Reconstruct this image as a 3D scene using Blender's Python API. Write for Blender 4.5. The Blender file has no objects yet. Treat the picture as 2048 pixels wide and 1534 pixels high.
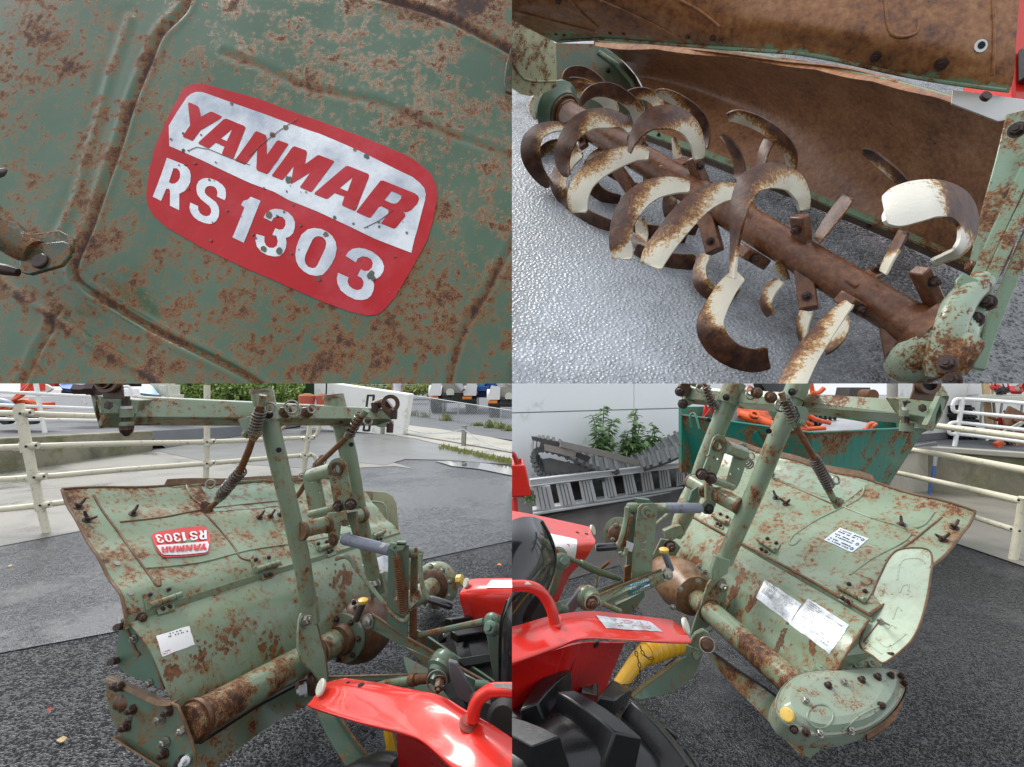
import bpy, bmesh, math, random
import numpy as np
from mathutils import Vector, Matrix, noise
from mathutils.bvhtree import BVHTree
from mathutils.geometry import tessellate_polygon
R = math.radians
random.seed(7)
# ---------------------------------------------------------------- camera, sky, sun, exposure
S = bpy.context.scene
COL = S.collection
H = 1.3          # eye height
F = 1024.0       # pixels per unit slope at 2048 px width
cam = bpy.data.cameras.new('camera'); cam.lens = 18; cam.sensor_width = 36
cam.clip_start = 0.02; cam.clip_end = 600
co = bpy.data.objects.new('camera', cam); COL.objects.link(co)
co.location = (0, 0, H); co.rotation_euler = (R(90), 0, 0)
S.camera = co
W = bpy.data.worlds.new('World'); S.world = W; W.use_nodes = True
nt = W.node_tree; nt.nodes.clear()
sky = nt.nodes.new('ShaderNodeTexSky'); sky.sky_type = 'NISHITA'; sky.sun_disc = False
sky.sun_elevation = R(52); sky.sun_rotation = R(305); sky.air_density = 1.0; sky.dust_density = 4.0; sky.ozone_density = 1.0
hs = nt.nodes.new('ShaderNodeHueSaturation'); hs.inputs['Saturation'].default_value = 0.30
bg = nt.nodes.new('ShaderNodeBackground'); bg.inputs['Strength'].default_value = 0.13
wo = nt.nodes.new('ShaderNodeOutputWorld')
mx = nt.nodes.new('ShaderNodeMix'); mx.data_type = 'RGBA'; mx.inputs[0].default_value = .55; mx.inputs[7].default_value = (8.6, 9.0, 9.6, 1)   # cloud veil
nt.links.new(sky.outputs[0], hs.inputs['Color']); nt.links.new(hs.outputs[0], mx.inputs[6]); nt.links.new(mx.outputs[2], bg.inputs[0]); nt.links.new(bg.outputs[0], wo.inputs[0])
sl = bpy.data.lights.new('sun', 'SUN'); sl.energy = 1.7; sl.angle = R(24); sl.color = (1, .97, .92)
so = bpy.data.objects.new('sun', sl); COL.objects.link(so)
so.rotation_euler = (R(34), 0, R(-125))
S.view_settings.view_transform = 'Standard'; S.view_settings.look = 'None'
S.view_settings.exposure = 0.52; S.view_settings.gamma = 1
S.render.engine = 'CYCLES'
S.cycles.max_bounces = 6; S.cycles.glossy_bounces = 3; S.cycles.diffuse_bounces = 3

# ---------------------------------------------------------------- geometry helpers
CAM = Vector((0, 0, H))
def P(X, Y, d): return Vector(((X-1024)/F*d, d, H+(767-Y)/F*d))
def G(X, Y, z=0.0): return P(X, Y, (H-z)*F/(Y-767))
def ray(X, Y): return Vector(((X-1024)/F, 1, (767-Y)/F))
class Pl:                                   # a plane through three points, met by sight lines
    def __init__(s, a, b, c, n=None):
        s.o = a; s.n = n if n is not None else (b-a).cross(c-a).normalized()
        if s.n.dot(CAM-s.o) < 0: s.n = -s.n
    def p(s, X, Y, lift=0.0):
        r = ray(X, Y); t = (s.o-CAM).dot(s.n)/r.dot(s.n)
        return CAM+r*t+s.n*lift
    def hit(s, X, Y): return s.p(X, Y), s.n
def pl3(a, b, c): return Pl(P(*a), P(*b), P(*c))
class Surf:                                 # a built mesh, met by sight lines
    def __init__(s, mb):
        s.t = BVHTree.FromPolygons(mb.v, mb.f, epsilon=1e-7)
    def hit(s, X, Y):
        r = ray(X, Y).normalized(); h = s.t.ray_cast(CAM, r, 900)
        if h[0] is None:
            for k in range(1, 40):
                for a in range(8):
                    rr = ray(X+k*2*math.cos(a*.785), Y+k*2*math.sin(a*.785)).normalized()
                    h = s.t.ray_cast(CAM, rr, 900)
                    if h[0] is not None: return CAM+r*((h[0]-CAM).length), (h[1] if h[1].dot(CAM-h[0]) > 0 else -h[1])
            raise Exception('miss %s %s' % (X, Y))
        n = h[1] if h[1].dot(CAM-h[0]) > 0 else -h[1]
        return h[0], n
    def p(s, X, Y, lift=0.0):
        a, n = s.hit(X, Y); return a+n*lift

def basis(n):
    n = n.normalized(); a = Vector((0, 0, 1)) if abs(n.z) < .9 else Vector((1, 0, 0))
    u = a.cross(n).normalized(); return u, n.cross(u), n
def spline(pts, k):                          # Catmull-Rom through tuples
    if len(pts) < 3 or k < 2: return pts
    out = []; P_ = [pts[0]]+list(pts)+[pts[-1]]
    for i in range(1, len(P_)-2):
        a, b, c, d = P_[i-1], P_[i], P_[i+1], P_[i+2]
        for j in range(k):
            t = j/k
            out.append(tuple(.5*((2*b[m])+(-a[m]+c[m])*t+(2*a[m]-5*b[m]+4*c[m]-d[m])*t*t+(-a[m]+3*b[m]-3*c[m]+d[m])*t**3) for m in range(len(b))))
    out.append(tuple(pts[-1])); return out

class MB:
    def __init__(s): s.v = []; s.f = []; s.m = []; s.w = []; s.mi = 0; s.cw = 0.0
    def add(s, vs, fs, w=None):
        o = len(s.v); s.v += [Vector(x) for x in vs]
        s.w += (w if w is not None else [s.cw]*len(vs))
        for f in fs: s.f.append([i+o for i in f]); s.m.append(s.mi)
        return s
    def box(s, c, ax, ay, az):
        c = Vector(c); v = [c+ax*i+ay*j+az*k for i in (-1, 1) for j in (-1, 1) for k in (-1, 1)]
        return s.add(v, [(0, 1, 3, 2), (4, 6, 7, 5), (0, 4, 5, 1), (2, 3, 7, 6), (0, 2, 6, 4), (1, 5, 7, 3)])
    def abox(s, x0, x1, y0, y1, z0, z1):
        return s.box(((x0+x1)/2, (y0+y1)/2, (z0+z1)/2), Vector(((x1-x0)/2, 0, 0)), Vector((0, (y1-y0)/2, 0)), Vector((0, 0, (z1-z0)/2)))
    def bar(s, a, b, w, h, up=Vector((0, 0, 1))):
        a, b = Vector(a), Vector(b); d = b-a; r = d.cross(up).normalized(); u = r.cross(d).normalized()
        return s.box((a+b)/2, d/2, r*w/2, u*h/2)
    def tube(s, pts, r, n=14, caps=True, w=None, hollow=False):
        pts = [Vector(p) for p in pts]; L = len(pts)
        rs = r if isinstance(r, (list, tuple)) else [r]*L
        u = None; vs = []; ws = []
        for i, p in enumerate(pts):
            d = (pts[min(i+1, L-1)]-pts[max(i-1, 0)]).normalized()
            if u is None: u = basis(d)[0]
            u = (u-d*u.dot(d)).normalized(); q = d.cross(u)
            for k in range(n):
                a = 2*math.pi*k/n; vs.append(p+(u*math.cos(a)+q*math.sin(a))*rs[i])
                ws.append(w[i] if w is not None else s.cw)
        fs = [(i*n+k, i*n+(k+1) % n, (i+1)*n+(k+1) % n, (i+1)*n+k) for i in range(L-1) for k in range(n)]
        if caps and not hollow: fs += [tuple(range(n))[::-1], tuple((L-1)*n+k for k in range(n))]
        s.add(vs, fs, ws)
        return s
    def ptube(s, pts, k=1, n=14, **kw):      # pts (X, Y, d, r in px)
        pts = spline(pts, k)
        return s.tube([P(a, b, c) for a, b, c, _ in pts], [r*c/F for a, b, c, r in pts], n, **kw)
    def ring(s, c, n, R0, R1, h, k=20):      # flat ring / pipe end, hole through it
        u, q, n = basis(n); vs = []
        for (rr, t) in ((R0, 0), (R1, 0), (R1, h), (R0, h)):
            for i in range(k):
                a = 2*math.pi*i/k; vs.append(c+(u*math.cos(a)+q*math.sin(a))*rr+n*t)
        fs = [(a*k+i, a*k+(i+1) % k, ((a+1) % 4)*k+(i+1) % k, ((a+1) % 4)*k+i) for a in range(4) for i in range(k)]
        return s.add(vs, fs)
    def lathe(s, c, n, prof, k=20, capend=True):   # prof (t, r)
        u, q, n = basis(n); vs = []
        for (t, r) in prof:
            for i in range(k):
                a = 2*math.pi*i/k; vs.append(c+(u*math.cos(a)+q*math.sin(a))*r+n*t)
        L = len(prof)
        fs = [(a*k+i, a*k+(i+1) % k, (a+1)*k+(i+1) % k, (a+1)*k+i) for a in range(L-1) for i in range(k)]
        if capend: fs += [tuple(range(k))[::-1], tuple((L-1)*k+i for i in range(k))]
        return s.add(vs, fs)
    def plate(s, pts, th, holes=(), n=None):  # outline in 3D, thickness away from camera
        pts = [Vector(p) for p in pts]
        if n is None:
            n = Vector((0, 0, 0))
            for i in range(len(pts)): n += (pts[i]-pts[0]).cross(pts[(i+1) % len(pts)]-pts[0])
            n.normalize()
            if n.dot(CAM-pts[0]) < 0: n = -n
        loops = [pts]+[[Vector(p) for p in h] for h in holes]
        tri = tessellate_polygon(loops); allp = [p for l in loops for p in l]; N = len(allp)
        vs = allp+[p-n*th for p in allp]
        fs = [tuple(t) for t in tri]+[tuple(i+N for i in t[::-1]) for t in tri]
        o = 0
        for l in loops:
            k = len(l); fs += [(o+i, o+(i+1) % k, o+(i+1) % k+N, o+i+N) for i in range(k)]; o += k
        return s.add(vs, fs)
    def loft(s, rows, th=0.0, k=1, kr=1, ws=None, back=None):   # rows of (X,Y,d) control points
        rows = [spline(r, k) for r in rows]
        if kr > 1:
            cols = [spline([r[j] for r in rows], kr) for j in range(len(rows[0]))]
            rows = [[c[i] for c in cols] for i in range(len(cols[0]))]
        return s.grid([[P(*p) for p in r] for r in rows], th)
    def grid(s, rows, th=0.0, ws=None):
        a, b = len(rows), len(rows[0]); vs = [p for r in rows for p in r]
        fs = [(i*b+j, i*b+j+1, (i+1)*b+j+1, (i+1)*b+j) for i in range(a-1) for j in range(b-1)]
        N = len(vs)
        if th:
            nv = []
            for i in range(a):
                for j in range(b):
                    du = rows[i][min(j+1, b-1)]-rows[i][max(j-1, 0)]; dv = rows[min(i+1, a-1)][j]-rows[max(i-1, 0)][j]
                    n = du.cross(dv).normalized()
                    if n.dot(CAM-rows[i][j]) < 0: n = -n
                    nv.append(rows[i][j]-n*th)
            vs = vs+nv; fs2 = [tuple(x+N for x in f[::-1]) for f in fs]
            ed = [(i*b, (i+1)*b) for i in range(a-1)]+[(i*b+b-1, (i+1)*b+b-1) for i in range(a-1)]+[(j, j+1) for j in range(b-1)]+[((a-1)*b+j, (a-1)*b+j+1) for j in range(b-1)]
            fs = fs+fs2+[(x, y, y+N, x+N) for x, y in ed]
        return s.add(vs, fs, None if ws is None else (ws+ws if th else ws))
    def bolt(s, p, n, r, h=None, washer=True):
        h = h or r*1.1; u, q, n = basis(n); a0 = random.random()*1.05
        if washer: s.lathe(p, n, [(0, r*1.35), (r*.25, r*1.35)], 14)
        c = p+n*(r*.25 if washer else 0); vs = []
        for t, rr in ((0, r), (h*.85, r), (h, r*.8)):
            for i in range(6):
                a = a0+math.pi/3*i; vs.append(c+(u*math.cos(a)+q*math.sin(a))*rr+n*t)
        s.add(vs, [(a*6+i, a*6+(i+1) % 6, (a+1)*6+(i+1) % 6, (a+1)*6+i) for a in range(2) for i in range(6)]+[tuple(12+i for i in range(6))])
        s.lathe(c, n, [(h, r*.5), (h*1.35, r*.45)], 10)
        return s
    def spring(s, a, b, R0, r, turns, n=6):
        a, b = Vector(a), Vector(b); u, q, d = basis(b-a); L = (b-a).length; N = int(turns*14); pts = []
        for i in range(N+1):
            t = i/N; an = t*turns*2*math.pi; pts.append(a+d*L*t+(u*math.cos(an)+q*math.sin(an))*R0)
        return s.tube(pts, r, n)
    def torus(s, c, n, R0, r, k=18, kk=6, arc=2*math.pi, a0=0):
        u, q, n = basis(n); N = k; pts = [c+(u*math.cos(a0+arc*i/N)+q*math.sin(a0+arc*i/N))*R0 for i in range(N+1)]
        return s.tube(pts, r, kk)

ZONE = [None]
ALL = []
class Thing:
    def __init__(s, name, label, cat, base, group=None, kind=None):
        s.o = bpy.data.objects.new(name, None); s.o.empty_display_size = .1; COL.objects.link(s.o)
        s.b = Vector(base); s.o.location = s.b
        s.o['label'] = label; s.o['category'] = cat
        if group: s.o['group'] = group
        if kind: s.o['kind'] = kind
    def part(s, name, mb, mats, parent=None, label=None, bevel=0, smooth=35, kind=None):
        o = mkobj(name, mb, mats, s.b, smooth, bevel)
        o.parent = (parent or s.o)
        if label: o['label'] = label
        if kind: o['kind'] = kind
        return o
def mkobj(name, mb, mats, base=Vector((0, 0, 0)), smooth=35, bevel=0):
    me = bpy.data.meshes.new(name)
    me.from_pydata([tuple(v-base) for v in mb.v], [], [list(f) for f in mb.f])
    if not isinstance(mats, (list, tuple)): mats = [mats]
    for m in mats: me.materials.append(m)
    if len(mats) > 1: me.polygons.foreach_set('material_index', mb.m)
    at = me.attributes.new('wear', 'FLOAT', 'POINT'); at.data.foreach_set('value', mb.w)
    me.validate()
    o = bpy.data.objects.new(name, me); COL.objects.link(o)
    bm = bmesh.new(); bm.from_mesh(me); bmesh.ops.recalc_face_normals(bm, faces=bm.faces)
    z = ZONE[0]; g = list
    def cut(p, n):
        geom = bm.verts[:]+bm.edges[:]+bm.faces[:]
        bmesh.ops.bisect_plane(bm, geom=geom, plane_co=p-base, plane_no=n, clear_outer=True)
    if z in ('TL', 'BL'): cut(Vector((0, 0, 0)), Vector((1, 0, 0)))
    if z in ('TR', 'BR'): cut(Vector((0, 0, 0)), Vector((-1, 0, 0)))
    if z in ('TL', 'TR'): cut(Vector((0, 0, H)), Vector((0, 0, -1)))
    bm.to_mesh(me); bm.free()
    if smooth:
        me.polygons.foreach_set('use_smooth', [True]*len(me.polygons))
        me.set_sharp_from_angle(angle=R(smooth))
    if bevel:
        b = o.modifiers.new('bevel', 'BEVEL'); b.width = bevel; b.segments = 2; b.limit_method = 'ANGLE'; b.angle_limit = R(50)
    ALL.append(o)
    return o
def single(name, mb, mats, label, cat, base, group=None, kind=None, smooth=35, bevel=0):
    o = mkobj(name, mb, mats, Vector(base), smooth, bevel); o.location = Vector(base)
    if label: o['label'] = label
    if cat: o['category'] = cat
    if group: o['group'] = group
    if kind: o['kind'] = kind
    return o
def struct(name, mb, mats, smooth=0, bevel=0):
    return single(name, mb, mats, None, None, (0, 0, 0), kind='structure', smooth=smooth, bevel=bevel)
def homog(src, dst):
    A = []
    for (x, y), (X, Y) in zip(src, dst):
        A.append([x, y, 1, 0, 0, 0, -X*x, -X*y, -X]); A.append([0, 0, 0, x, y, 1, -Y*x, -Y*y, -Y])
    h = np.linalg.svd(np.array(A, float))[2][-1].reshape(3, 3)
    def f(x, y):
        q = h @ np.array([x, y, 1.]); return q[0]/q[2], q[1]/q[2]
    return f
def tris2d(pts, holes=()):
    loops = [[Vector((a, b, 0)) for a, b in l] for l in [pts]+list(holes)]
    return [p for l in loops for p in l], tessellate_polygon(loops)
def flat(mb, surf, pts, lift, f=None, holes=(), cut=0):   # a polygon of the picture laid on a surface
    vs, tr = tris2d(pts, holes)
    out = []
    for v in vs:
        x, y = (f(v.x, v.y) if f else (v.x, v.y)); out.append(surf.p(x, y, lift))
    return mb.add(out, [tuple(t) for t in tr])
def quadgrid(mb, surf, c4, lift, nx=8, ny=8, wob=0):      # a decal of four picture corners draped on a surface
    f = homog([(0, 0), (1, 0), (1, 1), (0, 1)], c4); rows = []
    for j in range(ny+1):
        r = []
        for i in range(nx+1):
            x, y = f(i/nx, j/ny)
            if wob and (i in (0, nx) or j in (0, ny)):
                x += random.uniform(-wob, wob); y += random.uniform(-wob, wob)
            r.append(surf.p(x, y, lift))
        rows.append(r)
    return mb.grid(rows)
def text(mb, surf, s, c4, lift, bold=0.0, shear=0.0):
    cu = bpy.data.curves.new('t', 'FONT'); cu.body = s; cu.offset = bold; cu.shear = shear; cu.resolution_u = 3
    o = bpy.data.objects.new('t', cu); COL.objects.link(o); bpy.context.view_layer.update()
    dg = bpy.context.evaluated_depsgraph_get(); me = bpy.data.meshes.new_from_object(o.evaluated_get(dg))
    v = [(a.co.x, a.co.y) for a in me.vertices]; fs = [tuple(p.vertices) for p in me.polygons]
    bpy.data.objects.remove(o); bpy.data.curves.remove(cu)
    if not v: return mb
    x0, x1 = min(a for a, b in v), max(a for a, b in v); y0, y1 = min(b for a, b in v), max(b for a, b in v)
    f = homog([(0, 0), (1, 0), (1, 1), (0, 1)], c4)
    mb.add([surf.p(*f((a-x0)/(x1-x0), 1-(b-y0)/(y1-y0)), lift) for a, b in v], fs)
    bpy.data.meshes.remove(me); return mb
def circle2(cx, cy, r, n=14, sx=1, sy=1): return [(cx+r*sx*math.cos(2*math.pi*i/n), cy+r*sy*math.sin(2*math.pi*i/n)) for i in range(n)]

# ---------------------------------------------------------------- materials
def nodes(name):
    m = bpy.data.materials.new(name); m.use_nodes = True; t = m.node_tree
    b = t.nodes['Principled BSDF']; return m, t, b
class NT:
    def __init__(s, t): s.t = t; s.tc = t.nodes.new('ShaderNodeTexCoord').outputs['Object']
    def n(s, ty, **k):
        x = s.t.nodes.new(ty)
        for a, b in k.items(): setattr(x, a, b)
        return x
    def L(s, a, b): s.t.links.new(a, b)
    def noise(s, sc, det=6, ro=.6, dist=0, vec=None, off=0):
        x = s.n('ShaderNodeTexNoise'); x.inputs['Scale'].default_value = sc; x.inputs['Detail'].default_value = det
        x.inputs['Roughness'].default_value = ro; x.inputs['Distortion'].default_value = dist
        v = vec or s.tc
        if off:
            a = s.n('ShaderNodeVectorMath', operation='ADD'); s.L(v, a.inputs[0]); a.inputs[1].default_value = (off, off*1.7, off*.6); v = a.outputs[0]
        s.L(v, x.inputs['Vector']); return x.outputs['Fac']
    def vor(s, sc, feat='F1', vec=None):
        x = s.n('ShaderNodeTexVoronoi'); x.feature = feat; x.inputs['Scale'].default_value = sc; s.L(vec or s.tc, x.inputs['Vector']); return x.outputs['Distance']
    def ramp(s, f, pts, interp='LINEAR'):
        x = s.n('ShaderNodeValToRGB'); e = x.color_ramp; e.interpolation = interp
        while len(e.elements) < len(pts): e.elements.new(.5)
        for el, (p, c) in zip(e.elements, pts):
            el.position = p; el.color = (c, c, c, 1) if isinstance(c, (int, float)) else (*c, 1)
        s.L(f, x.inputs[0]); return x.outputs[0]
    def mix(s, f, a, b, bt='MIX'):
        x = s.n('ShaderNodeMix', data_type='RGBA', blend_type=bt)
        for sock, v in ((x.inputs[0], f), (x.inputs[6], a), (x.inputs[7], b)):
            if isinstance(v, (int, float)): sock.default_value = v
            elif isinstance(v, tuple): sock.default_value = (*v, 1)
            else: s.L(v, sock)
        return x.outputs[2]
    def math(s, op, a, b=0.0, clamp=False):
        x = s.n('ShaderNodeMath', operation=op, use_clamp=clamp)
        for sock, v in ((x.inputs[0], a), (x.inputs[1], b)):
            if isinstance(v, (int, float)): sock.default_value = v
            else: s.L(v, sock)
        return x.outputs[0]
    def bump(s, h, st, dist, b):
        x = s.n('ShaderNodeBump'); x.inputs['Strength'].default_value = st; x.inputs['Distance'].default_value = dist
        s.L(h, x.inputs['Height'])
        if b is not None: s.L(x.outputs[0], b.inputs['Normal'])
        return x
    def attr(s, n='wear'):
        x = s.n('ShaderNodeAttribute'); x.attribute_name = n; return x.outputs['Fac']
RUST_D, RUST_M, RUST_O = (.042, .020, .013), (.16, .062, .022), (.34, .140, .035)
def paint(name, col, amt=.5, sc=60., rough=.28, col2=None, metal=0., coat=.14, fine=1.0, spread=.07):
    """paint eaten by rust: clustered specks, stained rims, dark pits; 'wear' adds rust where the metal is worn"""
    m, t, b = nodes(name); k = NT(t)
    big = k.noise(sc*.10, 3, .6); mid = k.noise(sc*.6, 5, .65, off=3.1); fi = k.noise(sc*2.4*fine, 5, .72, off=7.7)
    v = k.math('ADD', k.math('MULTIPLY', big, .80), k.math('ADD', k.math('MULTIPLY', mid, .45), k.math('MULTIPLY', fi, .82)))
    dv = k.n('ShaderNodeVectorMath', operation='MULTIPLY_ADD'); nz = k.n('ShaderNodeTexNoise'); nz.inputs['Scale'].default_value = sc*.8; k.L(k.tc, nz.inputs['Vector'])
    k.L(nz.outputs['Color'], dv.inputs[0]); dv.inputs[1].default_value = (.9/sc,)*3; k.L(k.tc, dv.inputs[2])
    spot = k.math('MULTIPLY', k.math('SUBTRACT', .46, k.vor(sc*.42, vec=dv.outputs[0])), .22)
    mp = k.n('ShaderNodeMapping'); mp.inputs['Scale'].default_value = (1, 1, .13); k.L(k.tc, mp.inputs[0])
    run = k.noise(sc*.55, 4, .6, vec=mp.outputs[0]); v = k.math('ADD', v, k.math('MULTIPLY', k.math('SUBTRACT', run, .5), .34))      # stains run down the sheet
    v = k.math('ADD', k.math('ADD', v, spot), k.math('MULTIPLY', k.attr(), .34))
    th = 1.225-amt*.24
    mask = k.ramp(k.math('SUBTRACT', v, th-.5), [(.5-.012, 0), (.5+.02, 1)])
    halo = k.ramp(k.math('SUBTRACT', v, th-.5), [(.5-spread, 0), (.5+.01, .8)])
    ex = k.math('ADD', k.math('SUBTRACT', v, th), k.math('MULTIPLY', k.math('SUBTRACT', k.noise(sc*1.3, 4, .7, off=1.3), .5), .16))
    rc = k.ramp(ex, [(.0, RUST_O), (.065, RUST_M), (.20, RUST_D)])
    base = k.mix(k.noise(sc*.06, 3, .5, off=9), tuple(c*.90 for c in col), col2 or tuple(min(1, c*1.10) for c in col))
    film = k.ramp(k.math('ADD', k.math('SUBTRACT', v, th), k.math('MULTIPLY', k.math('SUBTRACT', k.noise(sc*.2, 5, .7, off=17), .5), .5)), [(.0, 0), (.16, .5)])
    base = k.mix(k.ramp(k.math('ADD', k.math('MULTIPLY', big, .7), k.math('MULTIPLY', run, .4)), [(.50, 0), (.70, .38)]), base, (.21, .15, .07))
    stained = k.mix(k.math('MAXIMUM', halo, film), base, (.20, .115, .042))
    k.L(k.mix(mask, stained, rc), b.inputs['Base Color'])
    k.L(k.ramp(k.math('ADD', mask, k.math('MULTIPLY', k.noise(sc*.3, 4, .6, off=5), .25)), [(0, rough*.6), (.25, rough), (1, .72)]), b.inputs['Roughness'])
    b.inputs['Coat Weight'].default_value = coat; b.inputs['Coat Roughness'].default_value = .12; b.inputs['Specular IOR Level'].default_value = .38
    b.inputs['Metallic'].default_value = metal
    hgt = k.math('ADD', k.math('MULTIPLY', mask, k.noise(sc*3, 3, .6)), k.math('MULTIPLY', k.noise(sc*.05, 2, .5, off=2), 2.2))
    k.bump(hgt, .55, .0025*60/sc, b)
    return m
def rustm(name, dark=RUST_D, mid=RUST_M, lite=RUST_O, sc=40., rough=.55, lo=.30, hi=.72, bs=.4, paintc=None, spec=.5):
    m, t, b = nodes(name); k = NT(t)
    v = k.math('ADD', k.math('MULTIPLY', k.noise(sc, 7, .72), .6), k.math('MULTIPLY', k.noise(sc*.12, 4, .6, off=4), .4))
    c = k.ramp(v, [(lo, dark), ((lo+hi)/2, mid), (hi, lite)])
    if paintc:
        c = k.mix(k.ramp(k.math('ADD', k.noise(sc*.5, 7, .7, off=8), k.math('MULTIPLY', k.attr(), -.35)), [(.42, paintc[0]), (.53, 0.0)] if False else [(.40, 0), (.50, 1)]), c, paintc)
    k.L(c, b.inputs['Base Color'])
    k.L(k.ramp(k.noise(sc*.4, 4, .6, off=2), [(.3, rough*.65), (.7, min(1, rough*1.3))]), b.inputs['Roughness'])
    b.inputs['Specular IOR Level'].default_value = spec
    k.bump(k.noise(sc*2.2, 6, .7), bs, .002*40/sc, b); return m
def plain(name, col, rough=.5, metal=0., var=.12, sc=14., bump=.15, coat=0., dirt_or_sheen=None, dsc=8., damt=.5):
    m, t, b = nodes(name); k = NT(t)
    c = k.mix(k.noise(sc, 5, .6), tuple(x*(1-var) for x in col), tuple(min(1, x*(1+var)) for x in col))
    if dirt_or_sheen: c = k.mix(k.ramp(k.noise(dsc, 7, .68, off=6), [(.62-.2*damt, 0), (.74, 1)]), c, dirt_or_sheen)
    k.L(c, b.inputs['Base Color'])
    k.L(k.ramp(k.noise(sc*.7, 4, .6, off=3), [(.3, rough*.8), (.7, min(1, rough*1.2))]), b.inputs['Roughness'])
    b.inputs['Metallic'].default_value = metal; b.inputs['Coat Weight'].default_value = coat; b.inputs['Coat Roughness'].default_value = .06
    if bump: k.bump(k.noise(sc*3, 5, .65), bump, .01/sc*3, b)
    return m
def tine_mat(name, sc, cream=(.64, .60, .48)):      # old cream paint that survives where 'wear' is low
    m, t, b = nodes(name); k = NT(t)
    v = k.math('ADD', k.attr(), k.math('ADD', k.math('MULTIPLY', k.math('SUBTRACT', k.noise(sc, 8, .78), .5), 1.5), k.math('MULTIPLY', k.math('SUBTRACT', k.noise(sc*.22, 5, .7, off=5), .5), .9)))
    rc = k.ramp(k.noise(sc*.25, 5, .65, off=2), [(.35, (.030, .012, .008)), (.52, (.085, .030, .014)), (.72, (.17, .065, .022))])
    c = k.ramp(v, [(.22, cream), (.36, (.46, .27, .09)), (.50, (.24, .10, .025)), (.75, (.085, .032, .014))])
    c = k.mix(k.ramp(v, [(.5, 0), (.8, 1)]), c, rc)
    k.L(c, b.inputs['Base Color']); b.inputs['Roughness'].default_value = .48
    k.bump(k.noise(sc*.8, 6, .7), .35, .0012, b); return m
def asphalt(name, sc=1.0, col=(.035, .036, .038), patch=.35, big=.5, light=(.075, .078, .08), pud=(.56, .62), strength=.9, smooth_rough=.16, pcol=(.14, .14, .145), ior=1.5, flat=.25, spl=.6):
    """wet asphalt: stones of about a centimetre, damp film between them and shallow puddles"""
    m, t, b = nodes(name); k = NT(t)
    vx = k.n('ShaderNodeTexVoronoi'); vx.inputs['Scale'].default_value = 95*sc; k.L(k.tc, vx.inputs['Vector']); st = vx.outputs['Distance']; n1 = k.noise(42*sc, 6, .7); n2 = k.noise(190*sc, 3, .6, off=3); low = k.math('ADD', k.noise(.9*big, 4, .6, off=5, dist=.4), k.attr())
    stones = k.math('ADD', k.math('MULTIPLY', k.ramp(st, [(.12, 0), (.75, 1)]), -1.5), k.math('ADD', k.math('MULTIPLY', n1, .8), k.math('MULTIPLY', n2, .5)))
    pm = k.ramp(k.math('ADD', low, k.math('MULTIPLY', k.math('SUBTRACT', k.noise(9*sc, 5, .65, off=8), .5), .28)), [(pud[0], 0), (pud[1], 1)])
    sx_ = k.n('ShaderNodeSeparateColor'); k.L(vx.outputs['Color'], sx_.inputs[0])
    c = k.mix(k.math('MULTIPLY', k.ramp(sx_.outputs[0], [(.2, 0), (1, 1)]), k.ramp(st, [(.25, 1), (.7, 0)])), col, tuple(min(.9, x*1.5) for x in light))
    c = k.mix(k.math('MULTIPLY', pm, patch), c, pcol)  # patch colour; in the close-up it stands for mirrored sky
    sp = k.ramp(k.noise(260*sc, 2, .5, off=4), [(.71, 0), (.76, 1)])
    c = k.mix(k.math('MULTIPLY', sp, .35), c, (.26, .25, .23))
    k.L(c, b.inputs['Base Color'])
    sd = k.math('ADD', st, k.math('MULTIPLY', k.math('SUBTRACT', k.noise(30*sc, 4, .6, off=13), .5), .9))
    wet = k.math('MAXIMUM', k.ramp(sd, [(.42, 0), (.56, 1)]), k.math('MULTIPLY', pm, .9))          # water lying between the stones
    k.L(k.ramp(wet, [(0, .42), (1, smooth_rough)]), b.inputs['Roughness'])
    k.L(k.ramp(wet, [(0, .12), (1, spl)]), b.inputs['Specular IOR Level'])
    b.inputs['IOR'].default_value = ior
    hgt = k.math('MULTIPLY', stones, k.ramp(wet, [(0, 1), (1, flat)]))
    k.bump(hgt, strength, .014/sc, b); return m
def concrete(name, col=(.30, .285, .235), rough=.5, stain=(.10, .095, .07), sc=3., amt=.5, moss=None, wet=.4):
    m, t, b = nodes(name); k = NT(t)
    c = k.mix(k.noise(sc, 7, .65), tuple(x*.8 for x in col), tuple(x*1.15 for x in col))
    s_ = k.ramp(k.noise(sc*.45, 6, .65, off=5, dist=.6), [(.56-.14*amt, 0), (.64, 1)])
    c = k.mix(k.math('MULTIPLY', s_, .8), c, stain)
    if moss: c = k.mix(k.ramp(k.noise(sc*1.1, 7, .7, off=12), [(.50, 0), (.66, .9)]), c, moss)
    k.L(c, b.inputs['Base Color'])
    k.L(k.ramp(s_, [(0, rough), (1, rough*wet)]), b.inputs['Roughness'])
    k.bump(k.noise(sc*14, 6, .7), .3, .006, b); return m
M = {}
GR = (.205, .272, .182)
M['hood'] = paint('green_paint_rust_specks', GR, .49, 125)
M['hoodr'] = paint('green_paint_clean', GR, .26, 120)
M['green'] = paint('green_paint', GR, .27, 125)
M['tube'] = paint('green_paint_heavy_rust', GR, .50, 90)
M['shade'] = paint('green_paint_shaded', (.10, .165, .12), .30, 60)  # same green, darkened in its colour for parts lying in shade
M['edge'] = rustm('rusty_edge', (.05, .025, .012), (.14, .07, .03), (.25, .17, .07), 60)
M['rust'] = rustm('brown_rust', sc=90)
M['rustb'] = rustm('rusty_casting', (.03, .014, .008), (.11, .05, .024), (.20, .13, .07), 26, rough=.38)
M['bolt'] = rustm('rusty_bolt', (.012, .008, .007), (.045, .022, .016), (.11, .055, .035), 160, rough=.42)
M['steel'] = plain('worn_steel', (.30, .29, .25), .35, .7, .35, 90)
M['spring'] = plain('spring_steel', (.13, .12, .105), .35, .5, .4, 60)
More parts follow.
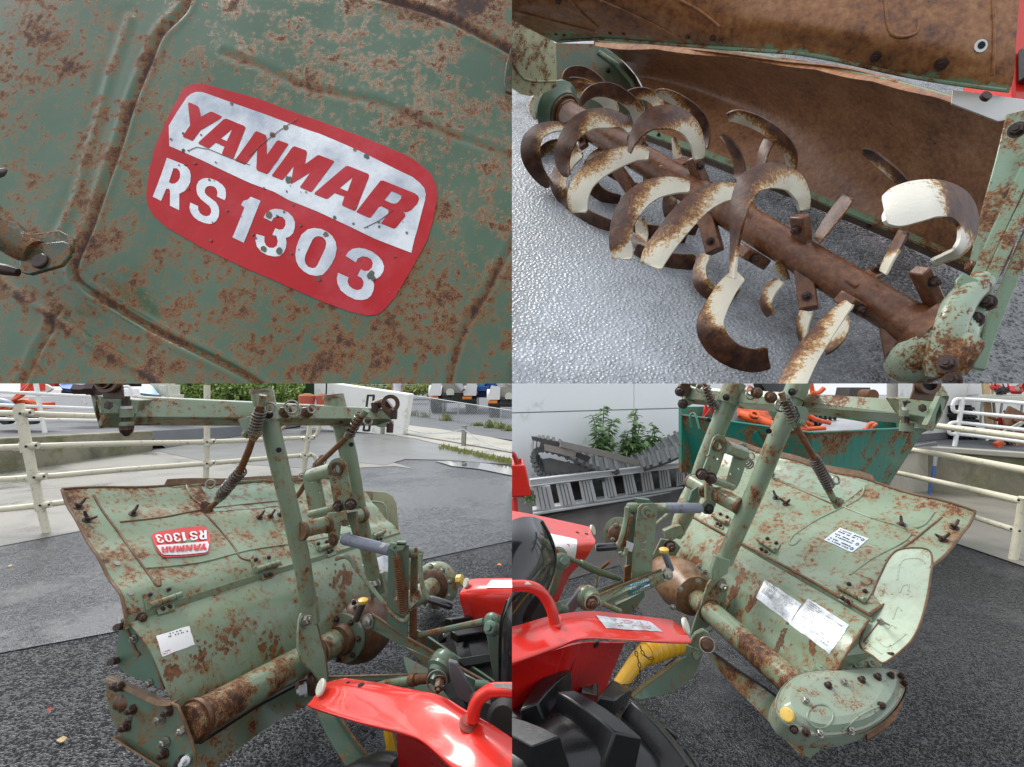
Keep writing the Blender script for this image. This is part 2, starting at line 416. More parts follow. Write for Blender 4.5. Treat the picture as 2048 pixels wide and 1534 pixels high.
M['red'] = plain('red_enamel', (.74, .024, .014), .24, 0, .06, 9, .06, .5, dirt_or_sheen=(.42, .05, .035), dsc=16, damt=.55)
M['redd'] = plain('red_enamel_inner', (.40, .008, .007), .3, 0, .1, 8, .08, .2, dirt_or_sheen=(.06, .01, .01), dsc=7, damt=.6)
M['black'] = plain('black_rubber', (.007, .007, .008), .30, 0, .3, 24, .25, .1)
M['seat'] = plain('black_vinyl', (.010, .010, .012), .16, 0, .2, 20, .06, .6)
M['dark'] = plain('dark_grime_and_shade', (.012, .011, .010), .6)  # also colours the added shade sheet behind the ladder
M['cream'] = paint('cream_paint_rust', (.43, .52, .40), .15, 60, .35)
M['creamr'] = paint('cream_paint_heavy_rust', (.45, .46, .30), .50, 46, .4, fine=1.4)
M['label'] = plain('worn_label', (.74, .77, .80), .22, .3, .10, 60, .08, .3, dirt_or_sheen=(.25, .29, .34), dsc=20, damt=.9)
M['white'] = plain('white_paint', (.74, .74, .72), .4, 0, .04, 6, .05)
M['labelw'] = plain('white_label', (.86, .86, .86), .35, 0, .05, 50, .03, .2, dirt_or_sheen=(.12, .12, .12), dsc=120, damt=-.1)
M['ink'] = plain('black_ink', (.03, .03, .035), .5)
M['yellow'] = plain('yellow_plastic', (.62, .34, .01), .35, 0, .12, 20, .1, .2, dirt_or_sheen=(.15, .08, .02), dsc=9, damt=.3)
M['yellcap'] = plain('yellow_cap', (.75, .50, .10), .3, 0, .15, 60, .1, .2, dirt_or_sheen=(.10, .05, .02), dsc=60, damt=.4)
M['greyblue'] = plain('blue_grey_paint', (.20, .22, .27), .3, 0, .15, 40, .1, .2, dirt_or_sheen=(.02, .02, .02), dsc=26, damt=.35)
M['fence'] = plain('cream_fence_paint', (.62, .58, .44), .4, 0, .06, 20, .06, dirt_or_sheen=(.20, .18, .14), dsc=26, damt=.28)
M['fencew'] = plain('white_fence_paint', (.74, .74, .72), .4, 0, .04, 20, .05, dirt_or_sheen=(.3, .27, .2), dsc=14, damt=.05)
M['wall'] = plain('white_wall', (.92, .95, .96), .7, 0, .03, 2, .05, dirt_or_sheen=(.62, .62, .58), dsc=2.2, damt=0)
M['wallw'] = plain('white_wall_yard', (.78, .78, .74), .75, 0, .06, 1.2, .1, dirt_or_sheen=(.36, .34, .28), dsc=2.0, damt=.1)
M['conc'] = concrete('yard_concrete', (.23, .22, .19), .55, (.12, .12, .105), 2.2, .6)
M['moss'] = concrete('mossy_concrete', (.27, .25, .18), .8, (.085, .08, .05), 2.6, .75, (.12, .13, .04), 1)
M['concl'] = concrete('pale_kerb_concrete', (.36, .345, .29), .6, (.2, .19, .15), 2.4, .3)
M['road'] = plain('grey_road', (.105, .112, .12), .75, 0, .15, 3, .5)
M['asph'] = asphalt('wet_asphalt', .95, (.010, .011, .013), .3, .5, (.016, .018, .022), (.53, .60), .6, .12, (.03, .032, .038), 1.42, .15, .34)
M['asphs'] = asphalt('smooth_wet_asphalt', 1.3, (.038, .042, .047), .5, .8, (.060, .066, .074), (.46, .55), .55, .07, (.055, .06, .068), 1.5, .12, .7)
M['asphd'] = asphalt('dark_asphalt', 1.8, (.040, .036, .034), .15, .6, (.06, .055, .05), (.70, .80), .35)
M['alu'] = plain('ladder_aluminium', (.62, .63, .64), .42, .3, .12, 30, .1)
M['rubber'] = plain('old_grey_rubber', (.15, .155, .155), .7, 0, .35, 12, .3)
M['wood'] = plain('weathered_timber', (.10, .085, .075), .8, 0, .35, 30, .3)
M['woodl'] = plain('pale_timber', (.50, .36, .20), .7, 0, .2, 20, .2)
M['skip'] = paint('teal_skip_paint', (.010, .17, .125), .38, 18, .45, (.015, .24, .18), 0, .0)
M['orange'] = plain('orange_paint', (.72, .105, .018), .35, 0, .15, 12, .1, .2, dirt_or_sheen=(.12, .03, .015), dsc=8, damt=.5)
M['grey'] = plain('grey_sheet', (.36, .37, .38), .4, .2, .1, 9)
M['blue'] = plain('blue_paint', (.02, .11, .42), .35, 0, .1, 6)
M['teal'] = plain('blue_green_plate', (.03, .16, .22), .35, 0, .1, 30)
M['plast'] = plain('cream_plastic', (.62, .62, .52), .4, 0, .06, 6)
M['amber'] = plain('amber_reflector', (.80, .22, .02), .3)
M['redlamp'] = plain('red_reflector', (.45, .04, .02), .3)
M['redsoft'] = plain('red_pot', (.45, .09, .05), .6)
M['soil'] = plain('soil', (.30, .13, .05), .9)
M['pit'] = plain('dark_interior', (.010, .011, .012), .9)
M['skin'] = plain('skin', (.45, .27, .19), .6)
M['hair'] = plain('dark_hair', (.02, .015, .012), .6)
M['shirt'] = plain('white_shirt', (.70, .72, .76), .8)
M['trous'] = plain('blue_trousers', (.08, .12, .22), .8)
M['gal'] = plain('galvanised_wire', (.42, .44, .45), .45, .5, .1)
def leafm(name, a, b_):
    m, t, b = nodes(name); k = NT(t)
    oi = k.n('ShaderNodeAttribute'); oi.attribute_name = 'wear'
    k.L(k.mix(oi.outputs['Fac'], a, b_), b.inputs['Base Color']); b.inputs['Roughness'].default_value = .5
    b.inputs['Transmission Weight'].default_value = 0; return m
M['leaf'] = leafm('hedge_leaf', (.05, .13, .02), (.26, .34, .06))
M['leafp'] = leafm('weed_leaf', (.10, .21, .065), (.34, .48, .22))
M['grass'] = leafm('tuft_leaf', (.10, .17, .03), (.34, .32, .08))

# shared decal: outline and letters in the pixel frame of the close-up
EMB_OUT = [(293,372),(298,335),(308,300),(326,262),(346,222),(366,184),(374,176),(388,171),(410,171),(520,199),(560,214),(640,243),(716,273),(760,291),(810,312),(840,330),(862,349),(872,370),(876,395),(866,450),(856,485),(822,545),(790,600),(770,622),(757,631),(735,633),(700,624),(640,602),(560,567),(480,532),(400,492),(330,452),(305,430),(295,412),(291,392)]
EMB_WH = [(340.0,254.6),(357.8,225.2),(375.6,197.8),(383.8,190.7),(394.8,186.8),(405.7,187.1),(416.7,190.3),(470.1,208.8),(533.0,230.0),(581.0,248.5),(619.3,262.8),(640.2,270.0),(714.2,303.5),(788.1,339.8),(826.4,357.6),(840.1,368.6),(849.7,379.5),(852.5,391.9),(851.1,404.2),(836.0,464.4),(831.2,480.0),(831,480),(824,509),(749.8,480.0),(703.2,457.6),(634.8,426.1),(580.0,403.5),(549.5,385.4),(500.2,366.2),(401.6,319.6),(340.0,293.4)]
YAN = {'Y': [[(378.7,210.8),(380.1,208.1),(382.7,208.5),(398.2,215.3),(400.2,219.0),(403.7,235.9),(422.1,225.5),(427.6,226.3),(443.4,233.4),(444.3,235.0),(442.0,237.8),(402.3,262.8),(388.2,282.4),(385.2,283.4),(369.0,276.7),(368.1,274.5),(382.7,253.2)]],'A': [[(448.2,239.6),(453.6,238.2),(488.5,251.9),(490.9,255.3),(488.5,262.1),(467.3,315.5),(463.9,317.2),(445.1,310.1),(444.3,306.6),(449.5,293.6),(432.0,286.1),(418.7,297.5),(416.0,297.5),(399.1,289.5),(398.2,287.5),(400.2,284.7)],[(465.3,257.4),(453.9,282.4),(442.0,277.5)]],'N': [[(509.8,264.2),(512.8,262.1),(531.0,269.7),(533.3,274.5),(533.3,309.8),(553.6,282.7),(557.0,281.0),(576.2,288.2),(577.1,290.2),(537.2,346.3),(533.3,348.4),(514.6,340.9),(512.8,337.4),(513.9,299.1),(492.7,326.5),(489.2,329.0),(471.4,321.7),(470.3,319.6)]],'M': [[(585.3,296.4),(590.5,294.3),(613.8,303.9),(615.7,308.0),(611.8,330.6),(613.5,330.2),(637.5,314.5),(640.9,314.5),(669.7,326.8),(671.0,328.9),(626.5,386.4),(623.1,387.7),(603.3,378.8),(601.9,376.8),(623.1,347.8),(586.2,368.8),(582.7,370.6),(583.0,368.9),(585.1,356.6),(588.5,334.0),(568.0,359.4),(564.5,361.4),(545.4,353.6),(544.3,351.1)]],'A2': [[(694.3,338.5),(699.1,337.8),(738.8,353.5),(741.1,356.9),(739.5,363.1),(714.9,423.3),(710.8,426.1),(688.2,416.5),(686.5,413.8),(691.6,398.0),(671.5,390.8),(658.7,401.4),(654.6,402.1),(632.7,393.2),(630.9,391.2),(632.7,388.4)],[(708.4,360.4),(698.0,388.0),(682.0,381.2)]],'R': [[(763.5,367.2),(768.3,366.5),(831.9,391.2),(838.1,396.6),(839.4,402.8),(836.0,411.7),(823.7,424.7),(815.5,428.8),(807.0,428.1),(812.1,432.2),(812.1,437.7),(793.6,459.6),(788.8,461.0),(763.5,450.7),(778.5,431.6),(779.2,426.8),(777.2,423.3),(764.8,417.2),(760.0,418.5),(744.3,438.4),(740.2,439.8),(716.9,429.5),(715.3,427.4)],[(785.4,387.1),(800.4,393.2),(804.5,396.6),(803.8,402.1),(797.7,409.6),(792.2,412.4),(785.4,411.7),(771.0,405.3)]]}
SIL = [([(334.0,315.6),(367.6,329.0),(373.9,333.6),(378.9,340.7),(380.6,350.1),(378.9,362.6),(373.9,372.0),(367.6,379.8),(356.4,385.3),(355.9,418.2),(337.9,409.5),(338.2,379.8),(336.3,375.9),(330.9,375.9),(320.4,400.2),(304.3,392.3)],[(346.5,335.7),(353.6,336.3),(357.9,340.7),(359.5,346.9),(358.2,354.8),(353.6,361.8),(347.3,365.7),(341.0,365.7),(336.3,362.6)]),([(447.8,398.9),(432.1,391.1),(433.7,382.9),(431.0,375.1),(425.5,371.2),(417.7,370.1),(411.5,372.0),(408.0,376.7),(407.5,382.9),(411.5,388.4),(430.2,402.5),(434.9,411.1),(436.5,420.5),(434.9,431.5),(430.2,439.3),(424.0,444.3),(416.2,445.5),(405.2,443.2),(394.2,438.5),(384.9,431.5),(378.6,422.1),(376.1,412.7),(377.8,402.5),(393.5,409.5),(393.9,416.6),(397.4,423.6),(403.6,428.3),(409.9,429.9),(416.2,428.3),(419.7,422.8),(419.7,415.8),(416.2,409.5),(398.9,395.5),(392.7,386.9),(390.8,378.2),(391.4,368.9),(395.8,361.0),(403.6,356.3),(411.5,354.8),(420.8,356.3),(433.4,361.0),(444.3,368.9),(449.8,376.7),(451.0,385.3),(450.3,393.9)],None),([(502.2,393.9),(522.3,403.0),(487.4,485.4),(463.9,473.7),(488.9,415.0),(481.9,409.5),(486.6,401.7),(496.0,399.4)],None),([(528.5,436.9),(533.5,428.3),(542.9,422.1),(552.3,420.2),(564.8,421.8),(578.9,428.3),(588.3,437.7),(593.0,448.7),(592.7,459.6),(589.1,470.6),(582.0,476.8),(574.2,479.2),(575.8,487.8),(574.2,498.7),(569.5,508.1),(561.7,514.4),(550.7,515.2),(536.7,512.1),(524.1,505.0),(514.7,494.1),(511.6,481.5),(513.5,469.0),(530.4,474.5),(530.1,484.7),(533.5,492.5),(539.8,497.2),(549.2,498.0),(556.2,493.3),(557.8,484.7),(555.4,476.8),(546.8,471.4),(553.1,459.3),(561.7,462.8),(569.5,461.2),(573.9,453.4),(573.4,444.0),(567.9,437.7),(558.6,434.9),(549.2,438.5),(545.3,445.5)],None),([(606.4,473.2),(618.9,463.0),(631.5,460.4),(645.5,462.3),(658.1,468.5),(667.4,476.3),(673.7,487.3),(676.1,501.4),(672.9,517.0),(665.9,531.1),(656.5,543.6),(647.1,552.2),(634.6,554.3),(622.1,552.2),(609.5,545.2),(600.2,535.8),(594.7,524.9),(593.4,512.3),(595.5,498.2),(600.2,485.7)],[(628.3,483.4),(633.8,478.2),(640.8,476.7),(648.7,478.7),(654.1,484.9),(655.4,492.0),(653.4,501.4),(637.7,532.7),(633.0,538.2),(626.8,539.2),(618.9,536.6),(613.5,530.3),(611.9,523.3),(613.5,513.9)]),([(693.7,515.5),(698.7,507.6),(706.6,501.4),(719.1,499.0),(731.6,500.6),(745.7,506.1),(758.2,515.5),(766.0,524.9),(769.6,535.8),(768.4,545.2),(762.9,554.6),(756.7,559.3),(747.3,563.2),(750.1,572.6),(748.8,582.8),(744.1,593.7),(736.3,600.0),(725.4,602.3),(711.3,600.8),(695.6,592.9),(683.1,582.8),(676.8,570.2),(675.6,559.3),(678.4,548.6),(699.1,557.7),(696.9,565.5),(699.5,573.4),(706.6,579.6),(716.0,582.8),(723.8,581.2),(728.5,574.1),(728.8,565.5),(725.4,559.3),(716.7,554.3),(723.5,541.8),(731.6,545.2),(739.4,544.4),(745.4,538.2),(747.3,529.5),(744.1,521.7),(736.3,517.0),(726.9,515.8),(717.5,520.2),(713.6,528.0)],None)]
def emblem(T, surf, f, l, m_red, m_sil, parent=None, name='model_decal'):
    a = MB(); flat(a, surf, EMB_OUT, l, f)
    d = T.part(name, a, m_red, parent, smooth=60, label='red and silver model sticker')
    a = MB(); flat(a, surf, EMB_WH, l*1.6, f)
    for o_, h_ in SIL: flat(a, surf, o_, l*1.7, f, [h_] if h_ else [])
    T.part('silver_lettering', a, m_sil, d, smooth=60)
    a = MB()
    for g in YAN.values(): flat(a, surf, g[0], l*2.4, f, g[1:])
    T.part('red_lettering', a, m_red, d, smooth=60)
    return d

# ================================================================ UPPER LEFT: close view of the hood with its decal
ZONE[0] = 'TL'
TLp = pl3((0, 767, .475), (1024, 767, .465), (500, 0, .60))
creases = [  # polyline, depth of groove (m), width px, rust
 ([(378, -20), (374, 12), (360, 34), (322, 72), (300, 120), (262, 215), (225, 320), (188, 420), (165, 480), (150, 518), (146, 546), (165, 572), (205, 598), (300, 655), (400, 705), (480, 745), (540, 785)], .0032, 6, 1.0),
 ([(750, -15), (800, 0), (850, 16), (905, 38), (960, 66), (1000, 86), (1040, 108)], .0035, 6, 1.0),
 ([(1040, 465), (1010, 520), (975, 585), (935, 650), (915, 700), (895, 780)], .0022, 6, .9),
 ([(-10, 555), (50, 600), (90, 625), (130, 655), (200, 700), (270, 735), (330, 775)], -.002, 9, .5),
 ([(110, 620), (95, 665), (70, 710), (40, 775)], .002, 6, .7),
 ([(450, 110), (520, 133), (600, 168), (690, 190), (780, 215), (880, 262), (960, 290), (1040, 318)], .0012, 7, .45),
 ([(262, 40), (235, 110), (205, 200), (180, 280), (150, 380), (110, 470)], -.0012, 8, .35),
]
def segd(px, py, pts):
    best = np.full(px.shape, 1e9)
    for (x0, y0), (x1, y1) in zip(pts[:-1], pts[1:]):
        dx, dy = x1-x0, y1-y0; t = np.clip(((px-x0)*dx+(py-y0)*dy)/(dx*dx+dy*dy), 0, 1)
        best = np.minimum(best, np.hypot(px-x0-t*dx, py-y0-t*dy))
    return best
NX, NY = 330, 250
gx, gy = np.meshgrid(np.linspace(-30, 1040, NX), np.linspace(-30, 780, NY))
hh = np.zeros(gx.shape); wr = np.zeros(gx.shape)
for pts, dep, w, ru in creases:
    q = spline(pts, 4); dd = segd(gx, gy, q)
    hh -= dep*np.exp(-(dd/w)**2); hh += .35*dep*np.exp(-((dd-w*2.2)/(w*1.2))**2)
    wr += ru*.55*np.exp(-(dd/(w*.8))**2)+ru*.16*np.exp(-(dd/(w*3.5))**2)
hh += .0035*np.sin(gx/210+.6)*np.cos(gy/170+.3)+.0011*np.sin(gx/67+gy/90)+.0005*np.sin(gx/41-gy/33+1)
# the lower rear corner drops away past the fold
wr += .30*np.exp(-(((gx-590)/300)**2+((gy-640)/120)**2))+.20*np.exp(-(((gx-60)/120)**2+((gy-90)/120)**2))+.9*np.exp(-(((gx-940)/90)**2+((gy-12)/34)**2))
rows = []; wl = []
for j in range(NY):
    r = []
    for i in range(NX):
        r.append(TLp.p(gx[j, i], gy[j, i], hh[j, i]))
        wl.append(float(min(1.2, wr[j, i])))
    rows.append(r)
T = Thing('hood_cover', 'rust speckled green metal cover with the largest red and silver decal on it', 'machine cover', TLp.p(500, 767))
mtl = paint('green_hood_close', (.054, .112, .062), .49, 270, .26, (.088, .150, .096), coat=.12, spread=.09)
mb = MB(); mb.grid(rows, 0, wl); hs_ = Surf(mb)
T.part('sheet_panel', mb, mtl, smooth=60)
mred = plain('decal_red', (.46, .003, .008), .22, 0, .12, 60, .35, .2, dirt_or_sheen=(.55, .05, .07), dsc=11, damt=.75)  # pinkish patches painted in, like the sheen on the silver
msil = plain('decal_silver', (.72, .75, .77), .28, .35, .10, 200, .7, .1, dirt_or_sheen=(.24, .29, .37), dsc=13, damt=.95)  # blue-grey patches paint in the mottled reflections of embossed silver
TLflat = Pl(None, None, None, TLp.n) if False else None
class Lift:   # the decal follows the sheet
    def __init__(s, surf): s.s = surf
    def p(s, X, Y, l): 
        a = TLp.p(X, Y); i = min(NX-1, max(0, int(round((X+30)/1070*(NX-1))))); j = min(NY-1, max(0, int(round((Y+30)/810*(NY-1)))))
        x = .0035*math.sin(X/210+.6)*math.cos(Y/170+.3)+.0011*math.sin(X/67+Y/90)+.0005*math.sin(X/41-Y/33+1)
        return TLp.p(X, Y, x+l)
    def fine(s): pass
def dense(poly, step=14):
    out = []
    for i in range(len(poly)):
        a = poly[i]; b = poly[(i+1) % len(poly)]; n = max(1, int(math.hypot(b[0]-a[0], b[1]-a[1])/step))
        out += [(a[0]+(b[0]-a[0])*k/n, a[1]+(b[1]-a[1])*k/n) for k in range(n)]
    return out
def inside(x, y, poly):
    c = False; n = len(poly)
    for i in range(n):
        (x1, y1), (x2, y2) = poly[i], poly[(i+1) % n]
        if (y1 > y) != (y2 > y) and x < (x2-x1)*(y-y1)/(y2-y1)+x1: c = not c
    return c
def drape(mb, LP, poly, l, holes=(), step=14):       # constrained grid so that a big decal follows the dents of the sheet
    from mathutils.geometry import delaunay_2d_cdt
    D = [dense(poly, step)]+[dense(h, step) for h in holes]
    vs = []; ed = []
    for l_ in D:
        o = len(vs); vs += [Vector(p) for p in l_]; ed += [(o+i, o+(i+1) % len(l_)) for i in range(len(l_))]
    xs = [p[0] for p in D[0]]; ys = [p[1] for p in D[0]]; x = min(xs)+step/2
    while x < max(xs):
        y = min(ys)+step/2
        while y < max(ys):
            if inside(x, y, D[0]): vs.append(Vector((x+.3, y+.7)))
            y += step
        x += step
    V, E, Fc, *_ = delaunay_2d_cdt(vs, ed, [], 0, 1e-4)
    keep = []
    for f_ in Fc:
        cx = sum(V[i].x for i in f_)/len(f_); cy = sum(V[i].y for i in f_)/len(f_)
        if inside(cx, cy, D[0]) and not any(inside(cx, cy, h) for h in D[1:]): keep.append(tuple(f_))
    mb.add([LP.p(v.x, v.y, l) for v in V], keep)
LP = Lift(hs_)
a = MB(); drape(a, LP, EMB_OUT, .0007)
dec = T.part('model_decal', a, mred, smooth=60, label='red and silver model sticker')
mred.node_tree.nodes['Principled BSDF'].inputs['Specular IOR Level'].default_value = .25
a = MB(); drape(a, LP, EMB_WH, .0011)
for o_, h_ in SIL: drape(a, LP, o_, .0011, [h_] if h_ else [], 12)
T.part('silver_lettering', a, msil, dec, smooth=60)
a = MB()
for g in YAN.values(): drape(a, LP, g[0], .0015, g[1:], 12)
T.part('red_lettering', a, mred, dec, smooth=60)
# chips knocked out of the decal
chm = paint('chip', (.07, .10, .08), .6, 200)
rq = random.Random(77); tiny = [(rq.uniform(330, 840), 0, rq.uniform(1.2, 3)) for _ in range(46)]
tiny = [(x, 235+(x-330)*.44+rq.uniform(0, 170), r) for x, _, r in tiny]
for (x, y, r) in [(578, 362, 9), (545, 270, 7), (572, 256, 6), (541, 433, 8), (560, 505, 8), (655, 473, 6), (736, 318, 6), (465, 210, 4), (368, 303, 4), (530, 500, 7), (744, 553, 9), (748, 560, 6), (640, 560, 5), (672, 440, 4), (605, 455, 3), (420, 480, 3), (712, 305, 4), (563, 503, 6), (815, 470, 3), (506, 470, 3)]+tiny:
    pts = [(x+r*(.6+.5*random.random())*math.cos(i*.7), y+r*(.6+.5*random.random())*math.sin(i*.7)) for i in range(9)]
    a = MB(); a.add([LP.p(x, y, .0019)]+[LP.p(u, v, .0019) for u, v in pts], [(0, 1+i, 1+(i+1) % 9) for i in range(9)])
    T.part('paint_chip', a, chm, dec, smooth=60)
for pts in ([(596, 238), (585, 246), (560, 262), (540, 276), (520, 292), (498, 312)], [(378, 303), (395, 296), (420, 300), (450, 312), (500, 330)], [(730, 460), (760, 446), (790, 425)]):
    a = MB(); a.tube([LP.p(x, y, .0017) for x, y in pts], .00035, 5); T.part('scratch', a, chm, dec)
# rod and clevis at the lower left
a = MB(); a.ptube([(-40, 425, .44, 36), (0, 462, .445, 34), (45, 492, .45, 30), (70, 505, .452, 26)], 3, 20)
rod = T.part('support_rod', a, paint('rod_paint', (.05, .075, .055), .45, 160))
a = MB(); pk = pl3((40, 540, .444), (140, 520, .446), (90, 470, .452))
a.plate([pk.p(*q) for q in [(45, 490), (125, 482), (140, 488), (138, 510), (122, 530), (60, 548), (42, 545), (38, 520)]], .004)
pk2 = pl3((60, 470, .462), (146, 480, .462), (100, 456, .466))
a.plate([pk2.p(*q) for q in [(60, 468), (118, 460), (146, 476), (144, 500), (130, 508), (70, 500)]], .004)
cl = T.part('clevis', a, paint('clevis_paint', (.045, .07, .05), .6, 160), bevel=.0008)
a = MB(); a.lathe(pk.p(82, 523), pk.n, [(-.002, .0068), (.0022, .0068), (.003, .0058)], 24)
T.part('clevis_pin', a, M['bolt'], cl)
a = MB(); a.ptube([(-20, 350, .44, 10), (2, 345, .44, 8), (12, 338, .441, 3)], 2, 12)
T.part('spring_end', a, M['spring'])
a = MB(); a.ptube([(-20, 535, .455, 12), (15, 540, .456, 11), (36, 545, .457, 8)], 2, 12); T.part('rod_nut', a, M['bolt'])
a = MB(); pk = pl3((1010, 180, .545), (1040, 190, .545), (1020, 110, .555))
a.plate([pk.p(*q) for q in [(1050, 90), (1022, 95), (1012, 130), (1008, 168), (1012, 182), (1050, 192)]], .004)
T.part('hinge_leaf', a, paint('hinge_close', (.07, .10, .075), .7, 150), bevel=.0008)
# ================================================================ UPPER RIGHT: the tine shaft seen from below the raised cover
ZONE[0] = 'TR'
KG, D0 = 1.1, .45
def gd(X, Y): t = (767-Y)/F; return D0*KG/(KG-t)
def GP(X, Y): return P(X, Y, gd(X, Y))
mb = MB(); rows = []
for j in range(26):
    Y = 780-j*31.5; rows.append([GP(1000+i*45, Y) for i in range(26)])
sky_sheen = []
for j in range(26):
    for i in range(26):
        X, Y = 1000+i*45, 780-j*31.5; sky_sheen.append(.17-.32*max(0, min(1, (math.hypot((X-1090)/1.1, (Y-400))-90)/430.)))  # where the painted sky sheen lies, strongest at the left
mb.grid(rows, .004, sky_sheen)
mg = asphalt('wet_asphalt_close', 3.0, (.055, .058, .062), .95, 1.3, (.17, .18, .19), (.38, .64), .6, .24, (.46, .50, .55), 1.6, .22, .9)  # pale patch colour paints in the sky mirrored by wet ground
struct('ground_asphalt', mb, mg)
def idp(X): return 1/.41+(1860-X)/720*(1/.70-1/.41)
def sd(X): return 1/idp(max(1030, min(2000, X)))
TB = P(1500, 480, sd(1500)); TB.z -= .2
T = Thing('rotary_tiller', 'rusty tine shaft with curved cream blades under a raised brown cover', 'tiller', TB)
MT = tine_mat('tine_paint', 380)
MT2 = tine_mat('tine_paint_bright', 300, (.82, .79, .68))
CR = rustm('cover_inside_rust', (.06, .028, .018), (.29, .115, .040), (.42, .22, .085), 150, .38, .36, .64, .5, (.20, .30, .18))
CR2 = rustm('shroud_rust', (.085, .045, .030), (.30, .14, .068), (.44, .26, .14), 190, .40, .33, .70, .3)
SH = rustm('shaft_rust', (.040, .017, .011), (.17, .068, .032), (.38, .18, .08), 170, .26, .30, .72, .5)
GG = paint('green_worn_close', (.20, .30, .20), .52, 170, .35, fine=1.3)
CRM = paint('cream_side_close', (.42, .44, .27), .62, 260, .4, fine=1.2)
def nrm(P0, P1): return (P1-P0).normalized()
# inner shroud
mb = MB()
rowsP = [
 [(1196, 88, .80), (1300, 92, .74), (1430, 104, .66), (1560, 122, .60), (1700, 138, .54), (1840, 176, .485), (2060, 232, .43)],
 [(1232, 110, .84), (1340, 124, .78), (1480, 150, .70), (1610, 180, .63), (1740, 215, .57), (1870, 262, .51), (2050, 330, .45)],
 [(1268, 145, .87), (1380, 170, .81), (1510, 215, .73), (1640, 258, .65), (1770, 310, .59), (1890, 362, .53), (2040, 430, .47)],
 [(1292, 190, .84), (1400, 225, .78), (1520, 282, .71), (1650, 335, .655), (1780, 395, .60), (1890, 445, .55), (2020, 505, .48)],
 [(1300, 262, .795), (1410, 302, .745), (1530, 352, .695), (1650, 402, .65), (1780, 458, .602), (1880, 500, .57), (2000, 552, .52)]]
mb.loft(rowsP, .002, 5, 4); T.part('inner_shroud', mb, CR2, smooth=60)
# wavy torn upper lip
a = MB(); a.cw = .7; rr = []
for i in range(90):
    t = i/89; X = 1190+t*760; Y = 86+t*20+t*t*105; d = .79-.36*t
    wv = 5*abs(math.sin(t*17+.5*math.sin(t*9)))*(1-.4*t)
    rr.append([P(X, Y-7, d-.004), P(X, Y+2+wv*.6, d-.012), P(X+1, Y+6+wv, d-.014)])
a.grid(rr, .001); T.part('torn_lip', a, CR, smooth=50)
a = MB(); a.ptube([(1190+i*38, 84+i/20*20+(i/20)**2*105, .785-.36*i/20, 4.5-.0*i) for i in range(21)], 2, 8); T.part('lip_bead', a, GG)
# lower rail of the shroud: green edge and brown angle strip
rp = [(1278, 258, .785), (1400, 303, .735), (1520, 350, .685), (1640, 398, .642), (1780, 455, .592), (1960, 534, .535)]
a = MB(); a.loft([[(x, y-8, d) for x, y, d in rp], [(x, y+5, d-.006) for x, y, d in rp]], .003, 4); T.part('lower_rail', a, GG)
a = MB(); a.loft([[(x, y+6, d-.004) for x, y, d in rp], [(x, y+26-(1960-x)/90, d+.004) for x, y, d in rp]], .003, 4)
rl = T.part('angle_strip', a, rustm('strip_rust', (.07, .045, .035), (.15, .10, .07), (.25, .18, .12), 300, .4))
sf = Surf(a)
for (x, y) in [(1317, 270), (1738, 450), (1540, 366)]:
    b = MB(); p, n = sf.hit(x, y); b.bolt(p, n, .0022); T.part('bolt', b, M['bolt'], rl)
# raised rear cover above
mb = MB(); mb.loft([
 [(1010, -20, .50), (1200, -20, .47), (1400, -20, .44), (1600, -20, .42), (1800, -20, .40), (2040, -20, .39)],
 [(1010, 8, .52), (1200, 25, .49), (1400, 30, .45), (1600, 45, .42), (1800, 70, .40), (2032, 85, .39)],
 [(1016, 34, .55), (1200, 55, .52), (1400, 68, .46), (1600, 86, .43), (1800, 120, .41), (2028, 150, .395)],
 [(1115, 86, .60), (1200, 80, .56), (1400, 96, .475), (1600, 112, .435), (1800, 152, .42), (2018, 186, .40)]], .002, 6, 5)
mb.w = [.75 if (k_ % (16*31))//31 < 11 else .75-.21*((k_ % (16*31))//31-10) for k_ in range(len(mb.v))]
cs = Surf(mb); cov = T.part('rear_cover', mb, CR, smooth=60)
for pl in ([(1010, 16), (1120, 44), (1190, 62)], [(1140, 0), (1160, 22), (1195, 52)], [(1200, 0), (1290, 40), (1360, 76)], [(1360, 0), (1400, 22), (1440, 54)], [(1770, 0), (1778, 60), (1800, 74), (1832, 66), (1838, 40)], [(1985, 0), (1988, 60), (1985, 150)]):
    q = spline([(x, y, 0) for x, y in pl], 4); a = MB(); a.cw = .75; a.tube([cs.p(x, y, .0002) for x, y, _ in q], .0013, 8); T.part('pressed_rib', a, CR, cov, smooth=60)
for (x, y, r) in [(1752, 112, .0042), (1882, 127, .0050), (1375, 73, .0025), (1426, 75, .0028), (1220, 66, .002), (1247, 67, .002), (1112, 68, .002), (1128, 70, .002), (1117, 2, .003)]:
    a = MB(); p, n = cs.hit(x, y); a.bolt(p, n, r, r*.5, False); T.part('bolt', a, M['bolt'], cov)
a = MB(); p, n = cs.hit(1961, 92); a.ring(p, n, .0032, .0046, .0006); a.lathe(p, n, [(0, .0033), (.0004, .0033)], 20); T.part('bolt_hole', a, M['white'], cov)
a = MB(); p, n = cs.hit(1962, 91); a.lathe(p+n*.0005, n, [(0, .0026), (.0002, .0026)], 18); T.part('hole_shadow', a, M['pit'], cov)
a = MB(); ln = [(1120, 82), (1200, 77), (1300, 84), (1400, 92), (1500, 100), (1600, 108), (1700, 126), (1800, 148), (1900, 166), (2010, 182)]
q = spline([(x, y, 0) for x, y in ln], 3); a.tube([cs.p(x, y-1, .001) for x, y, _ in q], .0016, 8); T.part('folded_edge', a, GG, cov)
